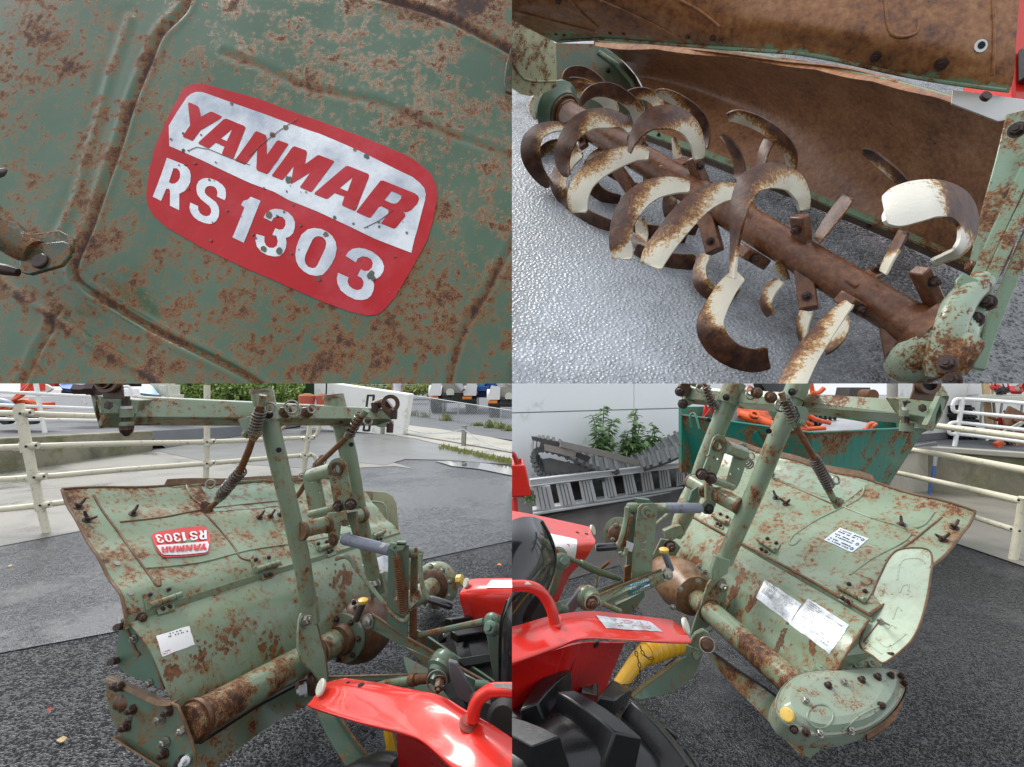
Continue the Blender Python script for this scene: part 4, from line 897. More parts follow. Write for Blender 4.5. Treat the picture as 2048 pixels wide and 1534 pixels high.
b0 = P(158, 775, 12.5); T = Thing('stacked_machinery', 'dark stacked machinery beyond the white planter machines', 'machinery', b0)
for (x, y, w, h) in [(70, 770, 40, 12), (130, 765, 60, 14), (200, 770, 60, 16), (270, 765, 30, 14)]: bx(T, 'stacked_frame', x, y-h, x+w, y+3, 12.5, .4, random.choice([M['dark'], M['redd'], M['steel']]))
# hedge: leaves in clumps
def leaves(mb, pts, n, size, sd_=.1, seed=1, up=.3):
    rnd = random.Random(seed)
    for i in range(n):
        c = Vector(rnd.choice(pts))+Vector((rnd.gauss(0, sd_), rnd.gauss(0, sd_), rnd.gauss(0, sd_)))
        s = size*rnd.uniform(.5, 1.3); d = Vector((rnd.gauss(0, 1), rnd.gauss(0, 1)-.5, rnd.gauss(0, .7)+up)).normalized(); u, v, _ = basis(d)
        an = rnd.random()*6.28; p = u*math.cos(an)+v*math.sin(an); q = d.cross(p)
        w = rnd.random()
        mb.add([c-p*s, c+q*s*.45, c+p*s, c-q*s*.45], [(0, 1, 2, 3)], [w]*4)
T = Thing('hedge', 'long leafy green hedge behind the horizontal beam of the tiller', 'hedge', P(480, 800, 13.5))
pts = []
rnd = random.Random(3)
for i in range(420):
    X = rnd.uniform(334, 642); d = 13.2+rnd.random()*1.2+(1.2 if X > 600 else 0); yb = 800+(X-340)*.016; ph = 40+10*math.sin(X/23.)+8*math.sin(X/9.)
    pts.append(P(X, rnd.uniform(yb-ph, yb-2), d))
a = MB(); leaves(a, pts, 9000, .055, .06, 4); T.part('foliage', a, M['leaf'], smooth=0)
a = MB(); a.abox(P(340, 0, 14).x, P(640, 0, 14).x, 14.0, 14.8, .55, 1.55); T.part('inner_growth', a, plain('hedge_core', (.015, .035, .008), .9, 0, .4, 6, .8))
rnd = random.Random(5)
for (x, w) in [(614, 17), (644, 12)]:
    p = P(x, 811, 9.5); T = Thing('planter_pot', 'red plant pot of soil by the hedge, %s of two' % ('larger and left' if w > 14 else 'smaller and right'), 'plant pot', p, 'red plant pots')
    a = MB(); r = mm(w, 9.5); a.lathe(p, Vector((0, 0, 1)), [(0, r*.8), (.17, r), (.18, r)], 20); T.part('pot', a, M['redsoft'])
    a = MB(); a.lathe(p+Vector((0, 0, .175)), Vector((0, 0, 1)), [(0, r*.95), (.03, r*.7), (.05, r*.3)], 16); T.part('soil_heap', a, M['soil'])
# white yard wall with a slanting top
WA, WB = P(600, 850, 14.2), P(806, 871, 12.8)
T = Thing('yard_wall', 'white rendered wall ending beside the road', 'wall', WB)
a = MB(); q = Vector((.06, .35, 0))
f1, f2, f3, f4 = P(600, 853, 14.2), P(805, 872, 12.8), P(819, 788, 12.8), P(600, 756, 14.2)
a.add([f1, f2, f3, f4, f1+q, f2+q, f3+q, f4+q], [(0, 1, 2, 3), (1, 5, 6, 2), (3, 2, 6, 7), (0, 3, 7, 4), (4, 7, 6, 5)])
T.part('wall', a, M['wallw'], bevel=.03, smooth=0)
T = Thing('gate_latch_frame', 'black upright latch frame fixed to the white yard wall', 'bracket', P(732, 866, 12.7))
a = MB()
for (x0, y0, x1, y1) in [(736, 790, 727, 862), (748, 790, 738, 862), (735, 791, 749, 791), (728, 861, 739, 861)]: a.ptube([(x0, y0, 12.5, 2.4), (x1, y1, 12.5, 2.4)], 1, 6)
T.part('frame', a, M['dark'])
a = MB(); a.ptube([(654, 745, 13.6, 1.5), (652, 796, 13.6, 1.5)], 1, 6); single('signal_pole', a, M['dark'], 'thin dark pole rising behind the white yard wall', 'pole', P(652, 796, 13.6))
# bollards and chain
BP = [(765, 868, 11.9), (927, 893, 10.56), (1080, 925, 8.9)]
proto = None
for i, (x, y, d) in enumerate(BP[:2]):
    p = P(x, y, d); T = Thing('bollard', ['steel bollard at the foot of the white yard wall', 'steel bollard standing alone on the pale pavement'][i], 'bollard', p, 'chain bollards')
    a = MB(); a.lathe(p, Vector((.04, 0, 1)), [(0, .052), (.40, .052), (.41, .05)], 18); T.part('post', a, M['steel'])
    a = MB(); a.lathe(p+Vector((.016, 0, .41)), Vector((0, 0, 1)), [(0, .056), (.015, .056), (.03, .03)], 18); T.part('cap', a, M['rubber'])
a = MB()
for (A_, B_, sag) in [((765, 836, 11.8), (927, 858, 10.5), .2), ((927, 858, 10.5), (1085, 895, 8.9), .2)]:
    pa, pb = P(*A_), P(*B_)
    a.tube([pa.lerp(pb, t/16)-Vector((0, 0, sag*4*(t/16)*(1-t/16))) for t in range(17)], .009, 6)
single('barrier_chain', a, M['gal'], 'thin pale chain hanging between the steel bollards', 'chain', P(927, 870, 10.5))
# chain-link fence
T = Thing('chainlink_fence', 'low grey chain link fence between the roads in front of the trucks', 'fence', G(915, 846))
fp = [(812, 833, 790), (858, 838, 796), (915, 845, 805), (1000, 858, 818), (1100, 873, 832)]
FD = lambda Y: 1331/(Y-767)*1.0
for (x, yb, yt) in fp:
    d = FD(yb); a = MB(); a.ptube([(x, yb, d, 1.3), (x+3, yt, d, 1.3)], 1, 8); T.part('post', a, M['gal'])
a = MB(); a.ptube([(x+3, yt, FD(yb), 1.1) for x, yb, yt in fp], 1, 6); T.part('top_rail', a, M['gal'])
a = MB()
tot = []
for (x0, b0_, t0), (x1, b1, t1) in zip(fp[:-1], fp[1:]):
    A_, B_, C_, D_ = P(x0, b0_, FD(b0_)), P(x1, b1, FD(b1)), P(x1+3, t1, FD(b1)), P(x0+3, t0, FD(b0_))
    n = int((x1-x0)/4)
    for i in range(-8, n+1):
        for s_ in (1, -1):
            u0, u1 = i/n, (i+8)/n
            c0, c1 = max(0, u0), min(1, u1)
            if c0 >= c1: continue
            v0, v1 = (c0-u0)/(u1-u0), (c1-u0)/(u1-u0)
            if s_ < 0: v0, v1 = 1-v0, 1-v1
            pt = lambda u, v: (A_.lerp(B_, u)).lerp(D_.lerp(C_, u), v)
            a.tube([pt(c0, v0), pt(c1, v1)], .005, 3, caps=False)
T.part('wire_mesh', a, M['gal'], smooth=0)
T = Thing('field_fence', 'far wire fence along the grass strip beyond the road', 'fence', P(820, 790, 34))
for i in range(9):
    a = MB(); x = 640+i*28; a.ptube([(x, 784, 34, .8), (x, 762, 34, .8)], 1, 5); T.part('post', a, M['gal'])
a = MB()
for y in (768, 772, 776): a.ptube([(630, y, 34, .35), (880, y+2, 34, .35)], 1, 4)
T.part('wires', a, M['gal'])
a = MB(); pts = [P(rnd.uniform(640, 880), rnd.uniform(776, 785), rnd.uniform(32, 33)) for i in range(200)]; leaves(a, pts, 2200, .16, .12, 9)
single('grass_strip', a, M['grass'], None, None, P(760, 785, 32), kind='stuff', smooth=0)
a = MB(); pts = [P(rnd.uniform(560, 880), rnd.uniform(745, 770), rnd.uniform(40, 44)) for i in range(260)]; leaves(a, pts, 3000, .35, .4, 19)
single('far_shrubbery', a, M['leaf'], None, None, P(760, 785, 41), kind='stuff', smooth=0)
# weeds at the fence foot
wl_ = [(825, 832, 14, 'weed tuft at the wall end of the chain link fence'), (848, 835, 11, 'second weed tuft along the chain link fence from the white wall'), (893, 842, 16, 'upright weed tuft between two posts of the chain link fence'), (955, 852, 8, 'small weed tuft under the chain link fence mesh'), (980, 856, 16, 'tall yellow green weed tuft near the second truck'), (1003, 858, 15, 'weed tuft at the fence post nearest the picture centre'), (1018, 862, 12, 'last weed tuft of the row at the fence foot')]
for i, (x, y, h, lab) in enumerate(wl_):
    d = FD(y)-.15; a = MB(); rn = random.Random(i)
    for k in range(60):
        b = P(x+rn.gauss(0, 6), y, d); t = b+Vector((rn.gauss(0, .05), rn.gauss(0, .05), mm(h, d)*rn.uniform(.4, 1.2)))
        s_ = Vector((.012, 0, 0)); w = rn.random(); a.add([b-s_, b+s_, t], [(0, 1, 2)], [w]*3)
    leaves(a, [P(x+rn.gauss(0, 4), y-h*rn.uniform(.3, .9), d) for _ in range(10)], 40, .04, .03, i)
    single('weed_tuft', a, M['grass'], lab, 'weed', P(x, y, d), 'weeds along the fence', smooth=0)
a = MB()
for k in range(500):
    t = rnd.random(); b = G(880+t*170+rnd.gauss(0, 2), 893+t*40+rnd.gauss(0, 2.2), .02); tp = b+Vector((rnd.gauss(0, .03), 0, rnd.uniform(.02, .09))); s_ = Vector((.012, 0, 0)); w = rnd.random()
    a.add([b-s_, b+s_, tp], [(0, 1, 2)], [w]*3)
single('kerb_grass', a, M['grass'], None, None, G(950, 908), kind='stuff', smooth=0)
# trucks
def truck(X0, d, lab, drum):
    s = 2.3*1.0/((96)*d/F)  # metres per metre
    k = 96*d/F/2.3
    b = G(X0+48, 767+H*F/d); T = Thing('mixer_truck', lab, 'truck', b, 'parked mixer trucks')
    def Q(x, y, z): return Vector((b.x+x*k, b.y+y*k, z*k))
    def B(nm, x0, x1, y0, y1, z0, z1, mat, par=None, bv=.02):
        a = MB(); p, q = Q(x0, y0, z0), Q(x1, y1, z1); a.abox(p.x, q.x, p.y, q.y, p.z, q.z); return T.part(nm, a, mat, par, bevel=bv)
    B('rear_bumper', -1.1, 1.1, 0, .15, .55, .75, M['dark'])
    for x in (-.85, .75): B('reflector', x-.25, x+.2, -.04, 0, .72, .86, M['amber'])
    B('chassis', -.5, .5, .1, 6.5, .7, .95, M['dark'])
    for x in (-.85, .85):
        a = MB(); a.grid([[Q(x+sx_, .2+.55*math.cos(t*math.pi/8)+.5, .95+.45*math.sin(t*math.pi/8)) for sx_ in (-.32, .32)] for t in range(9)], .02); T.part('mudguard', a, M['white'])
        a = MB(); a.plate([Q(x-.3, .02, .9), Q(x+.3, .02, .9), Q(x+.34, .05, 1.5), Q(x-.1, .05, 1.6)], .03); T.part('mud_flap', a, M['white'])
        B('tail_lamp', x-.22, x+.22, -.06, .0, 1.75, 1.95, M['redlamp'])
        for yy in (.8, 1.9):
            for dx in (-.13, .16):
                a = MB(); c = Q(x+dx-.1, yy, .5); r = .5*k; a.lathe(c, Vector((1, 0, 0)), [(0, r*.55), (0, r*.9), (.05*k, r), (.2*k, r), (.25*k, r*.9), (.25*k, r*.55)], 22); w = T.part('wheel', a, M['black'])
                a = MB(); a.lathe(c+Vector((-.01, 0, 0)), Vector((1, 0, 0)), [(0, r*.5), (.12*k, r*.3), (.12*k, r*.1)], 16); T.part('rim', a, M['steel'], w)
    a = MB(); a.lathe(Q(.1, .7, 2.0), Vector((0, 1, .18)), [(0, .45*k), (.9*k, 1.0*k), (2.4*k, 1.15*k), (4.0*k, .8*k), (4.4*k, .5*k)], 28); T.part('mixer_drum', a, M['white'])
    a = MB(); a.loft([[(0, 0, 1)]*2]*2) if False else a.tube([Q(-.05, .4, 2.0), Q(.35, -.1, 1.45), Q(.55, -.25, 1.15)], [.22*k, .17*k, .12*k], 12); T.part('chute', a, M['grey'])
    a = MB(); a.lathe(Q(1.25, 1.4, 1.55), Vector((0, 1, 0)), [(0, .1*k), (.05*k, .28*k), (.9*k, .28*k), (.95*k, .1*k)], 20); T.part('water_tank', a, plain('tank_blue_grey', (.16, .38, .48)))
    B('side_guard', .9, 1.75, 1.0, 2.6, 1.1, 1.35, M['blue']); B('cab', -1.1, 1.9 if drum else 1.1, 4.6, 6.4, .8, 3.0, M['blue']); B('fuel_box', 1.0, 1.9, 2.2, 3.3, .75, 2.1, M['blue'])
    B('stand_frame', -.9, .9, .6, .72, 1.0, 1.55, M['steel'])
    a = MB(); a.lathe(Q(-.1, .1, 1.05), Vector((0, 1, 0)), [(0, .2*k), (.1*k, .2*k)], 12); T.part('hub_cover', a, M['plast'])
truck(856, 21.5, 'blue and white mixer truck seen from behind, the one nearer the white wall', 1)
truck(974, 19.0, 'blue and white mixer truck seen from behind, cut by the picture centre line', 0)
# person beyond the wall, seen over it
def person(b, h, lab):
    s = h/1.7; T = Thing('person', lab, 'person', b)
    J = {'pelvis': (0, 0, .95, .14), 'waist': (0, 0, 1.08, .13), 'chest': (0, 0, 1.28, .15), 'neck': (0, 0, 1.47, .055), 'head': (0, .01, 1.56, .085), 'crown': (0, .01, 1.64, .075),
         'shl': (-.18, 0, 1.38, .06), 'ell': (-.24, .02, 1.12, .042), 'hal': (-.22, -.06, .88, .032), 'shr': (.18, 0, 1.38, .06), 'elr': (.25, 0, 1.12, .042), 'har': (.25, -.05, .88, .032),
         'hil': (-.09, 0, .9, .10), 'knl': (-.10, -.02, .5, .065), 'anl': (-.10, .02, .08, .045), 'tol': (-.11, -.14, .04, .04), 'hir': (.09, 0, .9, .10), 'knr': (.10, -.05, .5, .065), 'anr': (.11, 0, .08, .045), 'tor': (.12, -.16, .04, .04)}
    E = [('pelvis', 'waist'), ('waist', 'chest'), ('chest', 'neck'), ('neck', 'head'), ('head', 'crown'), ('chest', 'shl'), ('shl', 'ell'), ('ell', 'hal'), ('chest', 'shr'), ('shr', 'elr'), ('elr', 'har'), ('pelvis', 'hil'), ('hil', 'knl'), ('knl', 'anl'), ('anl', 'tol'), ('pelvis', 'hir'), ('hir', 'knr'), ('knr', 'anr'), ('anr', 'tor')]
    ks = list(J); me = bpy.data.meshes.new('body'); me.from_pydata([(J[k][0]*s, J[k][1]*s, J[k][2]*s) for k in ks], [(ks.index(a_), ks.index(b_)) for a_, b_ in E], [])
    o = bpy.data.objects.new('body', me); COL.objects.link(o); o.parent = T.o; me.materials.append(M['skin'])
    md = o.modifiers.new('skin', 'SKIN'); 
    for i, k in enumerate(ks): me.skin_vertices[0].data[i].radius = (J[k][3]*s,)*2 if len(me.skin_vertices) else None
    o.modifiers.new('sub', 'SUBSURF').levels = 2; o.modifiers['sub'].render_levels = 2
    a = MB(); a.lathe(b+Vector((0, 0, .93*s)), Vector((0, 0, 1)), [(0, .20*s), (.2*s, .18*s), (.42*s, .22*s), (.52*s, .10*s)], 16); T.part('shirt', a, M['shirt'])
    a = MB()
    for sx_ in (-.1, .1): a.tube([b+Vector((sx_*s, 0, z*s)) for z in (.95, .5, .12)], [.13*s, .09*s, .075*s], 12)
    T.part('trousers', a, M['trous'])
    a = MB(); a.lathe(b+Vector((0, .02*s, 1.58*s)), Vector((0, 0, 1)), [(0, .10*s), (.06*s, .10*s), (.12*s, .05*s)], 14); T.part('hair', a, M['hair'])
def prep_person():
    b = G(795, 767+H*F/24.); person(b, 1.7, 'person in a white shirt and blue trousers walking beyond the white wall')
try: prep_person()
except Exception as ex: print('PERSON', ex)
# small litter on the wet ground
for i, (x, y, c, lab) in enumerate([(376, 1420, 'redlamp', 'fallen red leaf on the wet asphalt, the one nearer the left edge'), (761, 1455, 'redlamp', 'x'), (1000, 1130, 'amber', 'fallen orange leaf on the asphalt beyond the tiller'), (20, 1132, 'woodl', 'fallen straw coloured leaf on the smooth wet asphalt'), (122, 1480, 'woodl', 'small pale chip lying on the wet asphalt')]):
    x2, y2 = [(98, 1420), (249, 1456), (999, 1130), (19, 1132), (122, 1481)][i]
    if i == 1: lab = 'fallen red leaf on the wet asphalt beside the end plate'
    p = G(x2, y2, .01); a = MB(); r = .012 if i < 2 else .02
    a.add([p]+[p+Vector((math.cos(k*.9)*r*(.6+.5*(k % 2)), math.sin(k*.9)*r*.7, .004*(k % 3))) for k in range(7)], [(0, 1+k, 1+(k+1) % 7) for k in range(7)])
    single('fallen_leaf', a, M[c], lab, 'leaf', p, 'litter on the asphalt', smooth=0)
# ================================================================ LOWER LEFT: tiller seen from its free end
ZONE[0] = 'BL'
O = P(385, 1445, 1.435)
U = Vector((.309, 1, -.135)).normalized(); V = Vector((-1, .309, 0)).normalized(); Wv = U.cross(V); Wv = Wv if Wv.z > 0 else -Wv
def Mf(u, v, w): return O+U*u+V*v+Wv*w
uP = lambda u: Pl(Mf(u, 0, 0), None, None, n=(U if U.dot(CAM-Mf(u, 0, 0)) > 0 else -U))
T = Thing('rotary_tiller', 'green rotary tiller beside the cream railing, its tube running away to the right', 'tiller', Vector((O.x, O.y, 0)), 'green rotary tillers')
def wj(pts, amp=.0): return pts
# cover hood
def hoodrows():
    prof = [(252, 1236, 1.50), (240, 1186, 1.53), (215, 1150, 1.57), (190, 1105, 1.61), (168, 1068, 1.65), (146, 1030, 1.69), (132, 1002, 1.72), (124, 981, 1.745)]
    far = [(800, 1064, 2.68), (786, 1050, 2.70), (772, 1036, 2.73), (758, 1020, 2.76), (745, 1004, 2.79), (735, 990, 2.82), (722, 972, 2.85), (708, 955, 2.88)]
    bow = [0, 2, 4, 4, 2, -2, -3, 0]; rows = []
    for (a_, b_, bw) in zip(prof, far, bow):
        A_, B_ = P(*a_), P(*b_); rows.append([A_.lerp(B_, t/36)+Vector((0, 0, 0)) for t in range(37)])
    cols = [spline([tuple(r[j]) for r in rows], 4) for j in range(37)]
    return [[Vector(c[i]) for c in cols] for i in range(len(cols[0]))]
rows = hoodrows(); nr = len(rows)
for i, r in enumerate(rows):
    v = i/(nr-1)
    for j in range(len(r)):
        t = j/36; r[j] = r[j]+Vector((.0, -.0, .006*math.sin(t*25)*math.sin(v*9)+.004*math.sin(v*21+t*5)))
ws = [.25*max(0, math.exp(-(((1-i/(nr-1)))*10)))+(.35 if 9 < j < 17 and i > nr*.62 else 0)+.25*math.exp(-(j/2.0)**2) for i in range(nr) for j in range(37)]
mb = MB(); mb.grid(rows, .004, ws); hood = Surf(mb)
HD = T.part('rear_cover', mb, M['hood'], smooth=60)
def bead(surf, pts, r, mat, par, name='pressed_rib', k=4, lift=0.0, zone=T):
    q = spline([(x, y, 0) for x, y in pts], k); a = MB(); a.tube([surf.p(x, y, lift) for x, y, _ in q], r, 8); return zone.part(name, a, mat, par, smooth=60)
for pts in ([(188, 992), (205, 1022), (232, 1058), (262, 1100), (288, 1136), (300, 1152), (312, 1170), (320, 1170), (318, 1155)],
            [(240, 1044), (330, 1034), (400, 1020), (500, 1008), (580, 1000)], [(405, 1022), (440, 1060), (468, 1095), (480, 1115), (498, 1120), (505, 1112)], [(290, 1137), (400, 1125), (500, 1100), (600, 1085), (700, 1065)],
            [(345, 975), (440, 965), (530, 960), (600, 955)], [(372, 968), (380, 990), (402, 1010)], [(640, 1020), (690, 1050), (740, 1065)]):
    try: bead(hood, pts, .0042, M['edge'] if pts[0][0] in (188, 240, 405) else M['hood'], HD)
    except Exception as e: print('bead', e)
# edge bead and folded lip on the far side
a = MB(); a.tube([r[0]+Vector((0, 0, 0)) for r in rows], .005, 8); T.part('edge_bead', a, M['edge'], HD)
a = MB(); a.tube([p+Vector((0, 0, .002)) for p in rows[-1]], .005, 8); T.part('edge_bead', a, M['edge'], HD)
a = MB(); lip = [p+Vector((0, 0, .004)) for p in rows[-1][9:]]; a.grid([[p+Vector((0, .01, .022)) for p in lip], [p+Vector((0, -.01, .0)) for p in lip]], .003); T.part('raised_lip', a, M['edge'], HD)
# rusty inner patch on the far half of the cover
a = MB(); quadgrid(a, hood, [(402, 975), (530, 965), (565, 1012), (428, 1024)], .0015, 12, 8, 1.5); T.part('bare_patch', a, rustm('bare_patch_rust', (.10, .06, .04), (.17, .11, .075), (.24, .20, .15), 55, .5, .3, .7, .3, (.20, .28, .2)), HD)
def nut(surf, x, y, r=.011, T_=T, par=HD, wing=True, mat='bolt'):
    p, n = surf.hit(x, y); a = MB(); a.lathe(p, n, [(0, r*1.3), (r*.3, r*1.3), (r*.35, r*.75), (r*1.2, r*.6)], 14)
    if wing:
        u, v, _ = basis(n); an = random.random()*3; d = u*math.cos(an)+v*math.sin(an)
        for s_ in (1, -1): a.tube([p+n*r*.7, p+n*r*1.5+d*s_*r*1.1, p+n*r*2.5+d*s_*r*1.9], [r*.42, r*.5, r*.35], 8)
        return T_.part('wing_nut', a, M[mat], par)
    return T_.part('rivet', a, M[mat], par)
for (x, y) in [(157, 1014), (174, 1040), (266, 1028), (519, 1035), (541, 1033), (560, 1030)]: nut(hood, x, y)
for (x, y) in [(235, 1127), (261, 1186)]:
    p, n = hood.hit(x, y); a = MB(); a.lathe(p, n, [(0, .009), (.002, .009)], 14); T.part('rivet', a, M['steel'], HD)
# red decal, upside down
fE = homog([(322, 190), (836, 362), (757, 633), (300, 425)], [(427, 1100), (327, 1112), (303, 1071), (409, 1055)])
emblem(T, hood, fE, .0035, plain('decal_red_small', (.62, .03, .03), .3, 0, .1, 50, .1, .3, dirt_or_sheen=(.25, .12, .1), dsc=30, damt=.1), plain('decal_silver_small', (.72, .73, .74), .35, .1, .1, 60), HD)
# front shield
mb = MB(); A1 = [(258, 1246, 1.50), (300, 1300, 1.475), (335, 1382, 1.455), (352, 1420, 1.46)]; A2 = [(802, 1068, 2.68), (812, 1095, 2.64), (826, 1140, 2.62), (834, 1172, 2.62)]
rows2 = [[P(*a_).lerp(P(*b_), t/24) for t in range(25)] for a_, b_ in zip(A1, A2)]
cols = [spline([tuple(r[j]) for r in rows2], 5) for j in range(25)]; rows2 = [[Vector(c[i]) for c in cols] for i in range(len(cols[0]))]
mb.grid(rows2, .004); shield = Surf(mb); SHD = T.part('front_shield', mb, M['hoodr'], smooth=60)
# rust blotches that run down the shield
for (cx, cy, w, h, s_) in [(450, 1285, 26, 34, 3), (540, 1290, 20, 44, 5), (400, 1310, 14, 26, 7), (680, 1160, 30, 26, 8), (340, 1345, 12, 18, 9)]:
    rn = random.Random(s_)
    for k in range(34):
        x, y = cx+rn.gauss(0, w*.5), cy+rn.gauss(0, h*.5); r = abs(rn.gauss(0, 3.2))+1.2
        pts = [(x+r*(.5+rn.random()*.7)*math.cos(i*.7), y+r*1.3*(.5+rn.random()*.7)*math.sin(i*.7)) for i in range(9)]
        if k == 0: a = MB()
        try: a.add([shield.p(x, y, .0008)]+[shield.p(u, v, .0008) for u, v in pts], [(0, 1+i, 1+(i+1) % 9) for i in range(9)])
        except Exception: pass
    T.part('rust_patch', a, M['rust'], SHD, smooth=60, kind='stuff')
# hinge line: ledge between cover and shield
a = MB(); a.grid([[p+Vector((0, 0, .004)) for p in rows[0]][::2], [p+Vector((0, -.01, -.028)) for p in rows[0]][::2]], .003); led = T.part('hinge_ledge', a, M['green'])
led_s = Surf(a)
a = MB(); a.tube([p+Vector((0, -.006, -.03)) for p in rows[0]], .0045, 8); T.part('ledge_bead', a, M['green'], led)
class Both:
    def hit(s, x, y):
        c = []
        for q in (hood, shield, led_s):
            r = ray(x, y).normalized(); h = q.t.ray_cast(CAM, r, 900)
            if h[0] is not None: c.append(((h[0]-CAM).length, h[0], h[1] if h[1].dot(CAM-h[0]) > 0 else -h[1]))
        if not c: return hood.hit(x, y)
        c.sort(key=lambda t: t[0]); return c[0][1], c[0][2]
    def p(s, x, y, lift=0): a_, n = s.hit(x, y); return a_+n*lift
both = Both()
def hinge(T_, S_, quad, pin, low, r, mat='tube'):
    a = MB(); cs_ = [S_.p(x, y, .005) for x, y in quad]; a.plate(cs_, .004); h_ = T_.part('hinge', a, M[mat], bevel=.001)
    a = MB(); p0_, p1_ = S_.p(*pin[0], .012), S_.p(*pin[1], .012); a.tube([p0_, p0_.lerp(p1_, .34)], r, 14); a.tube([p0_.lerp(p1_, .36), p0_.lerp(p1_, .78)], r, 14); a.tube([p0_.lerp(p1_, .80), p1_], r, 14); T_.part('hinge_barrel', a, M[mat], h_)
    a = MB(); a.plate([S_.p(x, y, .006) for x, y in low], .004); T_.part('hinge_leaf', a, M[mat], h_, bevel=.001)
    nrm_ = (CAM-p0_).normalized()*.3+Vector((0, -.2, .6))
    for (x, y) in [((quad[0][0]*.8+quad[2][0]*.2), (quad[0][1]*.8+quad[2][1]*.2)), ((quad[1][0]*.8+quad[3][0]*.2), (quad[1][1]*.8+quad[3][1]*.2)), ((low[0][0]*.7+low[2][0]*.3), (low[0][1]*.7+low[2][1]*.3)), ((low[1][0]*.7+low[3][0]*.3), (low[1][1]*.7+low[3][1]*.3))]:
        a = MB(); a.bolt(S_.p(x, y, .007), nrm_, .0062*r/.010); T_.part('bolt', a, M['bolt'], h_)
hinge(T, both, [(284, 1190), (346, 1172), (355, 1198), (292, 1220)], [(294, 1214), (358, 1192)], [(311, 1217), (345, 1206), (350, 1222), (316, 1232)], .0095)
hinge(T, both, [(500, 1120), (543, 1112), (548, 1130), (506, 1140)], [(508, 1144), (555, 1130)], [(520, 1150), (543, 1143), (547, 1154), (524, 1162)], .011)
hinge(T, both, [(628, 1088), (656, 1082), (662, 1096), (634, 1102)], [(636, 1101), (668, 1090)], [(650, 1106), (668, 1100), (672, 1108), (654, 1114)], .011)
hinge(T, both, [(742, 1070), (764, 1062), (768, 1072), (746, 1078)], [(744, 1076), (766, 1066)], [(748, 1078), (764, 1074), (766, 1082), (750, 1086)], .011)
a = MB(); p, n = both.hit(282, 1236); a.bolt(p, n, .012); T.part('bolt', a, M['bolt'], SHD)
# labels on the shield
a = MB(); quadgrid(a, shield, [(312, 1272), (378, 1252), (389, 1289), (324, 1314)], .0012, 8, 6, .6); lb = T.part('maker_plate', a, M['labelw'], SHD, label='white sticker with worn printing')
def dashes(T_, surf, c4, par, rows_=5, seed=0, lift=.002, cover=.7, mat='ink', h=.25):
    f = homog([(0, 0), (1, 0), (1, 1), (0, 1)], c4); rn = random.Random(seed); a = MB()
    for j in range(rows_):
        y = (j+.5)/rows_; x = .05
        while x < .93:
            w = rn.uniform(.02, .06)
            if rn.random() < cover:
                q = [f(x, y-h/rows_), f(x+w, y-h/rows_), f(x+w, y+h/rows_), f(x, y+h/rows_)]; a.add([surf.p(u, v, lift) for u, v in q], [(0, 1, 2, 3)])
            x += w+rn.uniform(.01, .03)
    T_.part('printing', a, M[mat], par, smooth=0)
dashes(T, shield, [(330, 1268), (378, 1254), (380, 1264), (332, 1278)], lb, 2, 2, .002, .55)
dashes(T, shield, [(323, 1304), (340, 1298), (342, 1306), (325, 1311)], lb, 2, 4, .002, .8, 'redlamp')
a = MB(); quadgrid(a, shield, [(722, 1130), (745, 1118), (774, 1108), (776, 1145)], .0015, 6, 6, 1.2); T.part('foil_label', a, M['label'], SHD)
# end plates at the near end
pe = uP(-.005)
mb = MB(); mb.plate([pe.p(x, y, .004) for x, y in [(244, 1240), (250, 1236), (262, 1240), (274, 1256), (292, 1262), (303, 1285), (318, 1330), (331, 1376), (318, 1374), (296, 1366), (262, 1350), (246, 1340), (237, 1328), (235, 1300), (238, 1280), (240, 1258)]], .004)
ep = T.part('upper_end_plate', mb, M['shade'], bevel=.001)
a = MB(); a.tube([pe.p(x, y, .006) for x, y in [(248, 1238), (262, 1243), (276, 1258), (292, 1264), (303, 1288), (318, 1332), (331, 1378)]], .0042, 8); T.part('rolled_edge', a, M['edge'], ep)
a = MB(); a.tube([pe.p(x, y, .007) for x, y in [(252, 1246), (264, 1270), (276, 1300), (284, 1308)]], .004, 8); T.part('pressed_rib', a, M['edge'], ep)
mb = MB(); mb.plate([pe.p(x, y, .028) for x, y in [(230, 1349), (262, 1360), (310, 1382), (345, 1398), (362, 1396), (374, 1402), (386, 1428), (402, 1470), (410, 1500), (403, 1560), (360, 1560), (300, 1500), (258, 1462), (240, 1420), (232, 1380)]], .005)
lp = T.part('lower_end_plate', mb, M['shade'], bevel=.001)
LPs = Surf(mb)
def flange(pts, wid, mat, par, name='flange', pl=pe, l0=.028):
    a = MB(); r0 = [pl.p(x, y, l0) for x, y in pts]; r1 = [p+pl.n*wid for p in r0]; a.grid([r0, r1], .004); return T.part(name, a, mat, par)
flange([(230, 1349), (262, 1362), (310, 1384), (345, 1400), (362, 1397)], -.022, M['edge'], lp)
a = MB(); r0 = [(228, 1347), (262, 1358), (310, 1380), (345, 1394), (362, 1395)]; r1 = [(236, 1354), (270, 1368), (320, 1393), (344, 1401), (364, 1399)]
a.grid([[pe.p(x, y, .03) for x, y in r0], [pe.p(x, y, .036) for x, y in r1]], .003); T.part('flange', a, M['edge'], lp)
a = MB(); r0 = [(258, 1454), (300, 1480), (350, 1510), (402, 1548)]; r1 = [(262, 1464), (300, 1492), (350, 1522), (398, 1560)]
a.grid([[pe.p(x, y, .05) for x, y in r0], [pe.p(x, y, .03) for x, y in r1]], .004); T.part('flange', a, M['edge'], lp)
a = MB(); a.tube([pe.p(x, y, .030) for x, y in [(362, 1396), (376, 1404), (388, 1432), (402, 1470), (410, 1500), (404, 1560)]], .004, 8); T.part('rolled_edge', a, M['edge'], lp)
